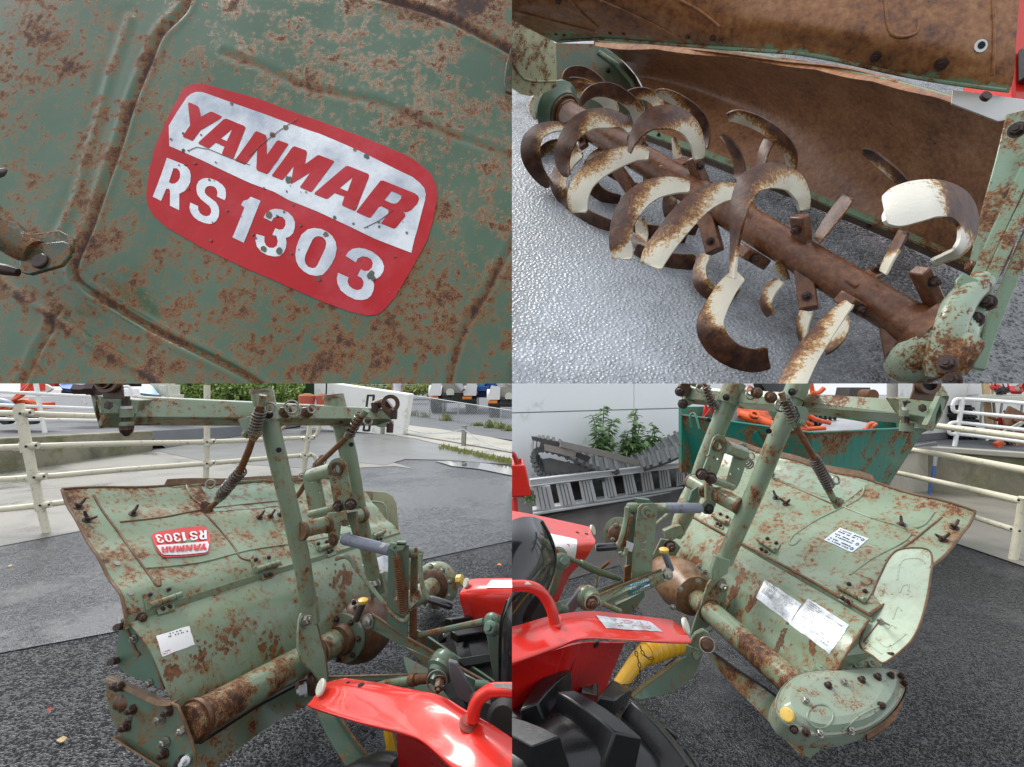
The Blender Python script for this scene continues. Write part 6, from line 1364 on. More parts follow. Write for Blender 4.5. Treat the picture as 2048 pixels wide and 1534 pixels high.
mb = MB(); mb.loft([[(938, 1160, 2.0), (960, 1157, 1.98), (1060, 1156, 1.9)], [(922, 1182, 1.96), (960, 1176, 1.92), (1060, 1172, 1.84)], [(919, 1196, 1.95), (960, 1200, 1.90), (1060, 1196, 1.82)], [(932, 1240, 1.96), (975, 1245, 1.90), (1060, 1245, 1.82)], [(956, 1290, 2.0), (985, 1300, 1.9), (1060, 1300, 1.8)], [(980, 1390, 2.0), (1005, 1390, 1.9), (1060, 1390, 1.8)]], .005, 4, 3); ff_ = Surf(mb); ffe = T.part('fender', mb, M['red'], smooth=70)
a = MB(); quadgrid(a, ff_, [(982, 1161), (1040, 1161), (1040, 1176), (972, 1176)], .003, 5, 3, .5); T.part('fender_label', a, M['label'], ffe)
a = MB(); a.lathe(P(934, 1166, 1.97), Vector((-.8, -.4, .3)), [(0, .018), (.008, .018)], 18); T.part('reflector', a, M['plast'], ffe)
mb = MB(); mb.loft([[(1060, 1180, 1.36), (1030, 1184, 1.40), (1015, 1200, 1.44)], [(1060, 1240, 1.34), (1015, 1240, 1.37), (1000, 1245, 1.42)], [(1060, 1320, 1.33), (1014, 1320, 1.36), (998, 1322, 1.41)], [(1060, 1400, 1.33), (1016, 1395, 1.36), (1000, 1398, 1.41)], [(1060, 1440, 1.34), (1030, 1435, 1.38), (1015, 1430, 1.43)]], .01, 5, 4); T.part('seat', mb, M['seat'], smooth=80)
a = MB(); a.ptube([(1014, 1200, 1.40, 2), (1001, 1245, 1.40, 2), (998, 1320, 1.40, 2), (1000, 1400, 1.40, 2)], 3, 8); T.part('seat_piping', a, M['seat'])
a = MB(); a.ptube([(840, 1270, 1.78, 6), (910, 1255, 1.72, 6), (968, 1243, 1.66, 7)], 1, 14); lk = T.part('top_link', a, M['shade'])
for (x, y, d, r, t) in [(982, 1242, 1.62, .026, .03), (980, 1256, 1.58, .022, .03)]:
    a = MB(); a.lathe(P(x, y, d), Vector((-.4, -.8, .5)), [(-t, r), (0, r), (.006, r*.8), (.008, r*.5), (.02, r*.45)], 22); T.part('link_joint', a, M['shade'], lk)
a = MB(); a.plate([P(x, y, 1.62) for x, y in [(972, 1262), (990, 1258), (1006, 1300), (1010, 1390), (995, 1392), (982, 1330)]], .02); T.part('lift_arm', a, M['shade'], bevel=.004)
# far tyre with lugs
a = MB(); a.lathe(P(960, 1380, 1.9), Vector((-.95, -.3, 0)), [(-.12, .12), (-.12, .20), (-.06, .235), (.06, .235), (.10, .20), (.10, .12)], 40); tw = T.part('rear_wheel', a, M['black'])
for i in range(14):
    an = i*2*math.pi/14; u, v, n = basis(Vector((-.95, -.3, 0))); c = P(960, 1380, 1.9)+(u*math.cos(an)+v*math.sin(an))*.245; rr = (u*math.cos(an)+v*math.sin(an)); tt_ = n.cross(rr)
    a = MB(); a.box(c, n*.11, rr*.016, tt_*.016+n*.01); T.part('tread_lug', a, M['black'], tw, bevel=.004)
# lower link with ball joint
a = MB(); a.ptube([(755, 1372, 1.66, 6), (770, 1368, 1.65, 8), (826, 1360, 1.60, 9)], 1, 16); ll = T.part('check_link', a, M['tube'])
a = MB(); a.ptube([(822, 1360, 1.60, 12), (832, 1359, 1.59, 12), (833, 1359, 1.59, 9), (858, 1356, 1.57, 9)], 1, 12); a.spring(P(833, 1359, 1.59), P(858, 1356, 1.57), .014, .0018, 7, 5); T.part('threaded_end', a, M['rust'], ll)
a = MB(); a.lathe(P(884, 1336, 1.54), Vector((-.35, -.7, -.3)), [(-.03, .044), (-.01, .046), (0, .040), (.004, .044), (.014, .044), (.018, .034), (.03, .030), (.032, .014), (.05, .013)], 28); bj = T.part('ball_joint', a, M['shade'], smooth=40)
a = MB(); a.torus(P(874, 1362, 1.46), Vector((0, -1, .2)), .028, .0022, 26); T.part('lynch_pin', a, M['steel'], bj)
a = MB(); a.bolt(P(880, 1360, 1.47), Vector((0, -1, -.2)), .013, .03); T.part('bolt', a, M['rustb'], bj)
a = MB(); a.plate([P(x, y, 1.50) for x, y in [(896, 1322), (914, 1328), (948, 1392), (944, 1410), (912, 1396), (900, 1360)]], .02); T.part('lift_arm', a, plain('grey_arm', (.16, .17, .18), .4), bevel=.004)
a = MB(); a.ptube([(950, 1370, 1.5, 10), (975, 1372, 1.5, 10)], 1, 16); T.part('check_knob', a, M['shade'])
for (x, y, d, r) in [(955, 1408, 1.4, .03), (975, 1425, 1.36, .035), (1000, 1400, 1.36, .03), (1010, 1440, 1.3, .05)]:
    a = MB(); a.lathe(P(x, y, d), Vector((-.3, -.8, .3)), [(-.06, r), (0, r), (.012, r*.7)], 18); T.part('linkage_block', a, M['dark'])
a = MB(); a.ptube([(772, 1440, 1.62, 9), (782, 1490, 1.60, 10), (792, 1560, 1.58, 11)], 2, 18); T.part('shaft_guard', a, M['yellow'])
a = MB(); a.ptube([(700, 1560, 1.5, 26), (760, 1536, 1.45, 30), (800, 1545, 1.4, 30)], 2, 14); T.part('tyre_edge', a, M['black'])
# ================================================================ LOWER RIGHT: yard, white building and skip
ZONE[0] = 'BR'
# white building wall with panel joints
w0, w1 = Vector((-.3, 5.93, 0)), Vector((4.30, 8.20, 0))
wd = (w1-w0).normalized(); wn = Vector((wd.y, -wd.x, 0)); wn = wn if wn.y < 0 else -wn
Wp = Pl(w0, None, None, n=wn)
T = Thing('white_building', 'white panelled building wall with a dark open doorway behind the green skip', 'building', (w0+w1)/2)
def wallbox(a, s0, s1, z0, z1, th=.25, off=0): 
    p, q = w0+wd*s0+wn*off, w0+wd*s1+wn*off; b = -wn*th
    v = [p+Vector((0, 0, z0)), q+Vector((0, 0, z0)), q+Vector((0, 0, z1)), p+Vector((0, 0, z1))]
    return a.add(v+[x+b for x in v], [(0, 1, 2, 3), (4, 7, 6, 5), (0, 4, 5, 1), (3, 2, 6, 7), (0, 3, 7, 4), (1, 5, 6, 2)])
def sat(X):     # distance along the wall under picture column X
    p = Wp.p(X, 800); return (Vector((p.x, p.y, 0))-w0).dot(wd)
zj = lambda X, Y: Wp.p(X, Y).z
sD0, sD1 = sat(1598), sat(1802)
zJ = .95
cols_ = [0, sat(1268), sD0]
for i in range(2):
    for (za, zb) in ((0, zJ-.008), (zJ+.008, 3.2)):
        a = MB(); wallbox(a, cols_[i]+.006, cols_[i+1]-.006, za, zb); T.part('wall_panel', a, M['wall'], smooth=0)
a = MB(); wallbox(a, 0, sD0, 0, 3.19, .2, -.012); T.part('joint_backing', a, plain('joint_seal', (.30, .30, .28), .8), smooth=0)
a = MB(); wallbox(a, sD0, sD1, 2.4, 3.2); T.part('lintel', a, M['wall'], smooth=0)
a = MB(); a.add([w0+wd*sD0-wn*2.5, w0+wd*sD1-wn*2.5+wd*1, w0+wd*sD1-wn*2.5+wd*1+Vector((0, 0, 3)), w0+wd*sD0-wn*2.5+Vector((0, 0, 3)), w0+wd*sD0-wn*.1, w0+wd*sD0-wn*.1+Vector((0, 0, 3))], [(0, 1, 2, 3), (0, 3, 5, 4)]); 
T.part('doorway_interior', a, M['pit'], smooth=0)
a = MB(); a.ptube([(1808, 740, 7.0, 3), (1808, 800, 7.0, 3)], 1, 4); a.ptube([(1818, 740, 7.0, 2), (1818, 800, 7.0, 2)], 1, 4); T.part('door_frame', a, M['steel'])
a = MB(); a.plate([P(x, y, 7.3) for x, y in [(1700, 775), (1740, 775), (1745, 794), (1696, 794)]], .3); T.part('stored_crate', a, M['wood']); a = MB(); a.lathe(P(1726, 790, 7.1), Vector((0, -1, 0)), [(0, .08), (.2, .08)], 18); T.part('stored_drum', a, M['rust'])
# right hand building wall beyond the platform
v0, v1 = P(1796, 889, 6.6), P(2300, 835, 9.8); v0.z = v1.z = TZ
a = MB(); up = Vector((0, 0, 2.2)); a.add([v0, v1, v1+up, v0+up], [(0, 1, 2, 3)]); a.add([v0+Vector((0, .2, 0)), v1+Vector((0, .2, 0)), v1+up+Vector((0, .2, 0)), v0+up+Vector((0, .2, 0))], [(0, 3, 2, 1)])
T2 = Thing('workshop_wall', 'white workshop wall behind the railing and the stack of black tracks', 'building', v0)
T2.part('wall', a, M['wallw'], smooth=0)
a = MB(); d = (v1-v0).normalized(); nn = Vector((d.y, -d.x, 0)); a.bar(v0+nn*.01+Vector((0, 0, .05)), v1+nn*.01+Vector((0, 0, .05)), .03, .08); T2.part('wall_foot', a, M['rubber'])
pv = Pl(v0, None, None, n=nn); a = MB(); a.plate([pv.p(x, y, .02) for x, y in [(1938, 740), (1958, 740), (1956, 788), (1934, 790)]], .02); T2.part('wall_hatch', a, M['white'])
# retaining wall and platform
RA, RB, RC = P(1856, 983, 6.16), P(1600, 1000, 5.7), P(2300, 1034, 4.99)
for q in (RA, RB, RC): q.z = 0
T3 = Thing('retaining_wall', 'damp mossy retaining wall with a corner, under the right hand platform', 'wall', RA)
a = MB(); up = Vector((0, 0, TZ)); a.add([RA, RC, RC+up, RA+up], [(0, 1, 2, 3)]); T3.part('wall_face', a, M['moss'], smooth=0)
RL = P(1700, 1010, 4.9); RL.z = 0; RL = Vector((RA.x-1.2, RA.y-.35, 0))
a = MB(); a.add([RL, RA, RA+up, RL+up], [(0, 1, 2, 3)]); T3.part('pale_wall_face', a, concrete('pale_retaining', (.48, .45, .37), .8, (.3, .28, .22), 2.2, .3, None, 1), smooth=0)
a = MB(); a.bar(RL+up+Vector((0, 0, -.02)), RA+up+Vector((0, 0, -.02)), .10, .06); a.bar(RA+up+Vector((0, 0, -.021)), RC+up+Vector((0, 0, -.021)), .11, .06); T3.part('coping', a, M['concl'], bevel=.01)
a = MB(); a.plate([RL+up, RA+up, RC+up, Vector((12, 6, TZ)), Vector((12, 12, TZ)), Vector((RL.x, 8.4, TZ))], .02, n=Vector((0, 0, 1))); struct('platform_asphalt', a, M['road'])
# platform railings, white
def railing(name, label, posts_, rails_, mat, base, group, bolts=()):
    T = Thing(name, label, 'railing', base, group)
    for p in posts_: a = MB(); a.ptube(p, 2, 14); T.part('post', a, M[mat], smooth=50)
    for r_ in rails_: a = MB(); a.ptube(r_, 3, 12); T.part('rail', a, M[mat], smooth=50)
    for (x, y, d, r) in bolts: b = MB(); b.lathe(P(x, y, d), Vector((-.2, -1, .1)), [(0, r*d/F), (r*.4*d/F, r*.9*d/F)], 10); T.part('bolt', b, M['dark'])
    return T
railing('pipe_railing', 'white pipe railing with looped ends standing on the right hand platform', [[(1926, 795, 6.2, 4.5), (1918, 845, 6.2, 4), (1909, 893, 6.2, 4)]],
 [[(1905, 812, 6.2, 3.6), (1910, 800, 6.2, 3.6), (1925, 798, 6.2, 3.6), (1980, 801, 6.0, 3.6), (2080, 809, 5.6, 4)], [(1905, 812, 6.2, 3.6), (1908, 822, 6.2, 3.6), (1922, 824, 6.2, 3.6), (1980, 829, 6.0, 3.6), (2080, 838, 5.6, 4)],
  [(1897, 855, 6.2, 3.6), (1901, 847, 6.2, 3.6), (1918, 845, 6.2, 3.6), (1980, 852, 6.0, 3.6), (2080, 863, 5.6, 4)], [(1897, 855, 6.2, 3.2), (1900, 867, 6.2, 3.4), (1918, 868, 6.2, 3.6), (1980, 875, 6.0, 3.6), (2080, 888, 5.6, 4)]], 'fencew', P(1909, 893, 6.2), 'pipe railings')
railing('pipe_railing', 'thick cream pipe railing sloping down to the right of the green skip', [[(2048, 995, 3.75, 9), (2042, 1040, 3.77, 9), (2026, 1120, 3.77, 8)]],
 [[(1790, 840, 5.2, 5.5), (1868, 851, 4.9, 6), (2080, 878, 4.1, 7)], [(1800, 896, 5.1, 5), (1900, 912, 4.6, 6), (2080, 946, 3.75, 8)], [(1770, 940, 5.1, 4.5), (1860, 960, 4.6, 5.5), (2046, 1003, 3.75, 8)], [(1935, 1030, 4.2, 5), (2042, 1064, 3.78, 6.5)]],
 'fence', P(2026, 1120, 3.77), 'pipe railings', [(2037, 1000, 3.68, 2.6), (2022, 1058, 3.7, 2.4), (2039, 1062, 3.66, 2.4)])
# stack of black crawler tracks
T = Thing('crawler_track_stack', 'stack of black rubber tracks against the white workshop wall', 'rubber tracks', P(1932, 880, 7.0))
rn = random.Random(4)
for i in range(9):
    y = 812+i*8.2; a = MB(); x0, x1 = 1907+rn.uniform(-2, 6)-(0 if i < 6 else 4), 1952+i*1.6+rn.uniform(-3, 3)
    a.add([], []); a.plate([P(x, yy, 6.95) for x, yy in [(x0, y), (x1, y+2), (x1+3, y+8), (x0+2, y+7)]], .35); 
    for k in range(5): xx = x0+4+k*(x1-x0-6)/5; a.plate([P(x, yy, 6.9) for x, yy in [(xx, y-2), (xx+4, y-2), (xx+5, y+2), (xx, y+2)]], .1)
    T.part('track_loop', a, M['black'], bevel=.01)
for i, (xs, lab) in enumerate([([(1966, 760), (1979, 760), (1989, 880), (1975, 880)], 'pale timber board leaning on the workshop wall, the wider left one'), ([(1985, 760), (1990, 800), (1997, 868), (1992, 868)], 'narrow pale board leaning beside the wide one at the workshop wall')]):
    a = MB(); a.plate([P(x, y, 6.8-(880-y)*-.002) for x, y in xs], .03); single('leaning_board', a, M['woodl'], lab, 'board', P(1980, 880, 6.8), 'leaning boards', smooth=0, bevel=.004)
T = Thing('work_table', 'table crowded with small yellow and red engine tools at the top right', 'table', P(2010, 860, 6.8))
a = MB(); a.plate([P(x, y, d) for x, y, d in [(1958, 792, 6.6), (2090, 794, 6.3), (2090, 788, 6.9), (1964, 787, 7.2)]], .05); T.part('tabletop', a, M['plast'])
for x, x2 in ((1965, 1960), (2006, 1998), (2046, 2040)):
    a = MB(); a.ptube([(x, 793, 6.7, 2), (x2, 850, 6.7, 2)], 1, 6); T.part('leg', a, M['steel'])
rn = random.Random(8)
for i in range(12):
    x = 1990+i*6.5+rn.uniform(-2, 2); y = 784-rn.random()*10; a = MB(); mt = rn.choice(['yellow', 'red', 'dark', 'black', 'redd', 'steel'])
    c = P(x, y, 6.7); s_ = .035+rn.random()*.03; u_ = Vector((rn.gauss(0, 1), rn.gauss(0, 1), rn.gauss(0, 1))).normalized(); p_, q_, r_ = basis(u_); a.box(c, p_*s_, q_*s_*.7, r_*s_*.6); a.lathe(c+Vector((.02, -.02, .01)), Vector((0, -1, .2)), [(0, s_*.7), (.03, s_*.6)], 12); a.tube([c, c+Vector((rn.uniform(-.1, .1), -.05, .08))], .008, 8)
    single('engine_tool', a, M[mt], 'small used engine tool crowded on the work table', 'tool', c, 'small engine tools on the work table', bevel=.004)
T = Thing('scrap_pile', 'heap of rusty and red scrap parts under a leaning brown board', 'scrap', P(2020, 890, 6.3))
for i in range(38):
    x = rn.uniform(1994, 2060); y = 880-rn.random()*(x-1985)*.9; a = MB(); c = P(x, max(826, y), 6.2+rn.random()*.3); e = Vector((rn.gauss(0, .12), rn.gauss(0, .05), rn.gauss(0, .09)))
    a.tube([c-e, c, c+e+Vector((0, 0, rn.gauss(0, .04)))], rn.uniform(.008, .025), 7); T.part('scrap_piece', a, M[rn.choice(['bolt', 'redd', 'woodl', 'steel', 'redd', 'rust', 'plast', 'dark'])])
a = MB(); a.plate([P(x, y, 6.25) for x, y in [(2020, 812), (2060, 832), (2060, 900), (2030, 898), (2012, 852), (2008, 838)]], .03); T.part('brown_board', a, rustm('board_brown', (.10, .05, .03), (.25, .13, .07), (.42, .26, .15), 10, .7), smooth=0)
a = MB(); a.box(P(1997, 888, 6.1), Vector((.035, 0, .02)), Vector((0, .03, 0)), Vector((-.01, 0, .03))); single('orange_bracket', a, M['orange'], 'small orange bracket lying on the platform by the scrap heap', 'bracket', P(1997, 892, 6.1), bevel=.005)
# drain pipe and hose bundle
T = Thing('drain_pipe', 'grey and blue pipe running down the corner of the retaining wall', 'pipe', P(1858, 990, 6.0))
a = MB(); a.ptube([(1872, 912, 6.0, 3.5), (1869, 932, 6.0, 3.5)], 1, 12); T.part('grey_pipe', a, M['grey'])
a = MB(); a.ptube([(1869, 930, 6.0, 2.8), (1864, 960, 6.0, 2.6), (1858, 988, 6.0, 2.6)], 1, 12); T.part('blue_pipe', a, plain('blue_pvc', (.04, .13, .42), .4))
a = MB()
for i in range(4): a.ptube([(1815, 905-i*3.0, 6.0, 2.6), (1845, 899-i*3, 6.1, 2.6), (1872, 893-i*2.6, 6.15, 2.4)], 2, 10)
single('pipe_bundle', a, M['rubber'], 'bundle of grey pipes lying on top of the pale wall corner', 'pipes', P(1845, 905, 6.0))
a = MB(); a.plate([G(x, y, .012) for x, y in [(1822, 992), (1870, 1000), (1850, 1008), (1800, 1002)]], .004, n=Vector((0, 0, 1))); struct('ground_drain_cover', a, M['rust'])
# green skip
T = Thing('green_skip', 'peeling teal green skip loaded with orange machine parts', 'skip', P(1620, 985, 3.9))
SA, SB, SC = [(1363, 832, 4.5), (1378, 970, 4.7)], [(1622, 868, 3.75), (1640, 1010, 3.95)], [(1850, 857, 4.4), (1772, 980, 4.6)]
def skipface(name, A_, B_, n=14):
    a = MB(); r0, r1 = [], []
    for i in range(n+1):
        t = i/n; r0.append(P(*A_[0]).lerp(P(*B_[0]), t)); r1.append(P(*A_[1]).lerp(P(*B_[1]), t))
    a.grid([r0, [x.lerp(y, .5) for x, y in zip(r0, r1)], r1], .03, [.4]*(n+1)+[.0]*(n+1)+[.2]*(n+1)); s_ = Surf(a); o = T.part(name, a, M['skip'], smooth=0); 
    b = MB(); b.tube([p+Vector((0, -.005, .01)) for p in r0], .009, 8); T.part('rim', b, M['skip'], o); return s_, o
s1_, o1_ = skipface('front_side', SA, SB); s2_, o2_ = skipface('sloping_end', SB, SC)
M['skipin'] = paint('skip_inside', (.02, .22, .16), .6, 12, .6, coat=0)
a = MB(); bk = [P(1363, 832, 4.5), P(1560, 826, 5.5), P(1790, 836, 5.6), P(1850, 857, 4.4)]; a.grid([[b+Vector((0, 0, .08)) for b in bk], [b+Vector((0, 0, -h)) for b, h in zip(bk, (.5, .5, .3, .01))]], .03); T.part('far_side', a, M['skipin'], smooth=0)
a = MB(); a.plate([P(1400, 880, 4.7), P(1560, 868, 5.4), P(1770, 876, 4.9), P(1625, 900, 4.2)], .03, n=Vector((0, 0, 1))); T.part('load_floor', a, M['dark'])
a = MB(); a.ptube([(1384, 855, 4.35, 2.2), (1380, 833, 4.35, 2.2), (1386, 826, 4.35, 2.2), (1392, 833, 4.3, 2.2), (1399, 858, 4.25, 2.2)], 3, 8); T.part('lifting_loop', a, M['skip'], o1_)
a = MB(); a.tube([s1_.p(1512, 862, .01), s1_.p(1560, 940, .01)], .02, 4); T.part('stiffener', a, M['skip'], o1_)
# load in the skip
def load(name, label, mb, mat, base, bev=0, sm=35): return single(name, mb, mat, label, 'machine part', base, 'machine parts in the skip', bevel=bev, smooth=sm)
a = MB(); a.ptube([(1480, 828, 4.4, 9), (1510, 838, 4.3, 10), (1550, 852, 4.2, 9), (1600, 862, 4.1, 9)], 3, 16); a.ring(P(1507, 832, 4.15), Vector((0, -.7, .7)), .02, .04, .03, 18); load('orange_pipe', 'fat orange pipe with an open end lying in the skip', a, M['orange'], P(1480, 828, 4.4))
a = MB(); a.loft([[(1486, 795, 4.5), (1497, 770, 4.6), (1512, 780, 4.7)], [(1476, 815, 4.4), (1500, 818, 4.4), (1530, 812, 4.5)], [(1478, 830, 4.35), (1510, 845, 4.35), (1545, 838, 4.4)]], .02, 4, 4); load('orange_cover', 'bent orange engine cover sticking up out of the skip behind the left mast', a, M['orange'], P(1500, 830, 4.4))
a = MB()
for pts in ([(1562, 840, 4.2), (1590, 836, 4.2), (1625, 850, 4.2)], [(1566, 850, 4.1), (1600, 858, 4.1), (1650, 856, 4.1)], [(1608, 830, 4.3), (1626, 800, 4.4), (1622, 767, 4.4), (1618, 740, 4.4)], [(1622, 784, 4.4), (1636, 786, 4.4), (1648, 776, 4.4)], [(1600, 820, 4.2), (1630, 838, 4.2), (1660, 846, 4.2)], [(1580, 856, 4.0), (1596, 838, 4.1), (1612, 856, 4.1)]):
    a.ptube([(x, y, d, 4.5) for x, y, d in pts], 3, 10)
load('orange_tubing', 'tangled orange tube frame lying beside the grey sheet in the skip', a, M['orange'], P(1610, 850, 4.2))
a = MB(); a.loft([[(1566, 842, 4.15), (1584, 838, 4.2), (1600, 846, 4.2)], [(1560, 852, 4.1), (1585, 860, 4.1), (1610, 862, 4.1)], [(1566, 862, 4.05), (1590, 868, 4.05), (1612, 868, 4.05)]], .02, 3, 3); load('orange_guard', 'curved orange guard plate against the inner side of the skip', a, M['orange'], P(1590, 862, 4.1))
a = MB(); a.loft([[(1655, 834, 4.6), (1690, 838, 4.6), (1738, 846, 4.6)], [(1640, 852, 4.35), (1690, 848, 4.35), (1732, 856, 4.4)], [(1606, 868, 4.1), (1670, 872, 4.1), (1728, 868, 4.2)]], .01, 5, 4); load('grey_sheet', 'light grey curved metal sheet resting over the skip rim', a, M['grey'], P(1670, 870, 4.2))
a = MB()
for pts in ([(1730, 866, 4.2), (1738, 848, 4.2), (1748, 846, 4.25)], [(1736, 866, 4.2), (1745, 852, 4.2), (1752, 848, 4.25)], [(1726, 858, 4.3), (1744, 862, 4.3)]): a.ptube([(x, y, d, 3.2) for x, y, d in pts], 2, 8)
load('orange_hook', 'forked orange hook at the right end of the skip load', a, M['orange'], P(1738, 864, 4.2))
a = MB(); a.loft([[(1436, 838, 4.6), (1470, 816, 4.7), (1486, 832, 4.6)], [(1440, 846, 4.4), (1462, 844, 4.4), (1492, 850, 4.4)]], .02, 4); load('black_cover', 'black plastic cover lying in the skip left of the fat orange pipe', a, M['black'], P(1460, 848, 4.4))
for i, (x, y, lab) in enumerate([(1645, 838, 'black crate beside the orange tube frame in the skip'), (1550, 775, 'dark round engine part against the doorway above the skip')]):
    a = MB(); c = P(x, y, 4.5)
    if i == 0:
        for k in range(5): a.abox(c.x-.1, c.x+.12, c.y, c.y+.02, c.z-.06+k*.03, c.z-.045+k*.03)
        for k in range(6): a.abox(c.x-.1+k*.042, c.x-.09+k*.042, c.y-.005, c.y+.025, c.z-.06, c.z+.08)
    else: a.lathe(P(x-14, 765, 4.9), Vector((.3, -1, .3)), [(0, .18), (.1, .18), (.12, .1)], 20)
    load('black_crate' if i == 0 else 'engine_part', lab, a, M['black'], c)
a = MB(); a.ptube([(1408, 832, 4.6, 3), (1412, 808, 4.6, 3), (1416, 800, 4.6, 3)], 1, 8); a.ptube([(1404, 838, 4.6, 3), (1424, 812, 4.6, 5), (1430, 836, 4.6, 4)], 1, 8); load('red_lever', 'small red lever and bracket at the left end of the skip load', a, M['red'], P(1412, 838, 4.6))
# ladder lying on its side
T = Thing('aluminium_ladder', 'aluminium ladder lying on its side in front of the rubber tracks', 'ladder', G(1070, 1030))
def seg(a_, b_, hw, mat, nm, th=.03, pr=None):
    a = MB(); p, q = P(*a_), P(*b_); dz = Vector((0, 0, hw)); yb = Vector((0, th, 0)); a.add([p-dz, q-dz*.75, q+dz*.75, p+dz, p-dz+yb, q-dz*.75+yb, q+dz*.75+yb, p+dz+yb], [(0, 1, 2, 3), (4, 7, 6, 5), (0, 4, 5, 1), (3, 2, 6, 7), (0, 3, 7, 4), (1, 5, 6, 2)])
    return T.part(nm, a, M[mat], pr, bevel=.004, smooth=0)
top = seg((1060, 968, 4.9), (1367, 930, 6.3), .033, 'alu', 'side_rail', .12); seg((1060, 961, 4.86), (1367, 925, 6.26), .008, 'alu', 'rail_lip', .02, top); seg((1060, 973, 4.86), (1367, 934, 6.26), .006, 'alu', 'rail_lip', .02, top)
bot = seg((1066, 1023, 4.95), (1367, 976, 6.35), .016, 'alu', 'side_rail', .14); seg((1066, 1029, 4.85), (1367, 982, 6.25), .012, 'alu', 'rail_lip', .03, bot)
rg = [(1066, 1100, 976, 1018, 1074), (1112, 1140, 970, 1010, 1121), (1158, 1184, 965, 1004, 1166), (1203, 1226, 958, 995, 1210), (1245, 1266, 952, 988, 1252), (1281, 1302, 947, 982, 1286), (1317, 1337, 942, 976, 1321), (1352, 1367, 938, 971, 1354)]
for (x0, x1, y0, y1, xb) in rg:
    d = 4.93+(x0-1060)/307*1.42; a = MB(); w = x1-x0
    a.plate([P(x0, y0-2, d), P(x1, y0-5, d), P(xb+w+2, y1-3, d), P(xb, y1+2, d)], .03); rgp = T.part('rung', a, M['alu'], bevel=.003)
    a = MB()
    for k in (.25, .5, .75): a.tube([P(x0+w*k, y0-2, d-.004), P(xb+(w+2)*k, y1, d-.004)], .004, 4)
    T.part('rung_groove', a, M['rubber'], rgp)
a = MB(); a.loft([[(1075, 955, 5.6), (1200, 945, 6.1), (1375, 925, 6.9)], [(1080, 985, 5.2), (1200, 972, 5.8), (1375, 950, 6.5)], [(1080, 1026, 5.15), (1200, 1006, 5.7), (1375, 982, 6.4)]], .02, 5, 3)  # black sheet added to stand for the shade between the rungs
single('ladder_gap_shade', a, M['dark'], 'black sheet added for the shade in the gaps behind the aluminium ladder', 'shade sheet', P(1200, 1000, 5.7))
# crawler tracks and planks
T = Thing('crawler_track', 'old grey rubber crawler track with ribs, half under the stacked planks', 'rubber track', P(1120, 960, 5.6), 'rubber crawler tracks')
ov = [(1208, 958), (1170, 953), (1120, 956), (1090, 955), (1074, 940), (1066, 918), (1072, 902), (1090, 900), (1120, 908), (1160, 925), (1195, 938), (1240, 945)]
def track(T, pts, d, wd_, th, n=5):
    q = spline([(x, y, 0) for x, y in pts], n); rows_ = []
    for (x, y, _) in q: p = P(x, y, d); rows_.append([p, p+Vector((.02, wd_, .10))])
    a = MB(); a.grid(rows_, th); T.part('belt', a, M['rubber'])
    for i in range(0, len(rows_)-1, 2):
        a = MB(); p, r_ = rows_[i]; t = (rows_[i+1][0]-p).normalized(); n_ = t.cross((r_-p).normalized()); c = (p+r_)/2
        a.box(c+n_*0, (r_-p)/2*1.02, t*.018, n_*.035); T.part('tread_bar', a, M['rubber'], bevel=.006)
track(T, ov, 5.55, .30, .02)
a = MB(); pl_ = Pl(P(1110, 930, 5.62), None, None, n=Vector((0, -1, .1)).normalized()); a.plate([pl_.p(x, y) for x, y in [(1084, 918), (1100, 916), (1150, 928), (1192, 942), (1150, 950), (1110, 954), (1092, 948)]], .02); T.part('inner_face', a, M['rubber'])  # grey rubber inside the loop, same as the belt
T = Thing('crawler_track', 'grey rubber crawler track rising to the right beside the teal skip', 'rubber track', P(1290, 945, 6.0), 'rubber crawler tracks')
track(T, [(1210, 950), (1260, 945), (1300, 930), (1340, 905), (1375, 885)], 5.9, .35, .03, 6)
track(T, [(1290, 938), (1330, 925), (1375, 905)], 5.7, .2, .03, 5)
for i, (pts, lab) in enumerate([
 ([(1063, 872), (1065, 880), (1118, 893), (1122, 885)], 'thinnest dark timber plank, topmost at the left end of the stack'),
 ([(1082, 884), (1084, 895), (1140, 908), (1176, 925), (1182, 914), (1142, 900)], 'dark timber plank lying under the others in the stack'),
 ([(1088, 888), (1090, 901), (1150, 915), (1154, 903)], 'short grey timber plank below the long one'),
 ([(1120, 881), (1122, 894), (1200, 912), (1275, 932), (1282, 921), (1200, 899)], 'longest grey timber plank with a dark knot, on top of the tracks')]):
    a = MB(); a.plate([P(x, y, 5.45-.04*i) for x, y in pts], .10, n=Vector((0, -1, .12)).normalized()); single('timber_plank', a, plain('timber_%d' % i, [(.08, .075, .075), (.07, .065, .06), (.28, .25, .22), (.25, .235, .215)][i], .8, 0, .3, 25, .3), lab, 'plank', P(pts[0][0], pts[0][1], 5.45), 'timber planks', smooth=0, bevel=.004)
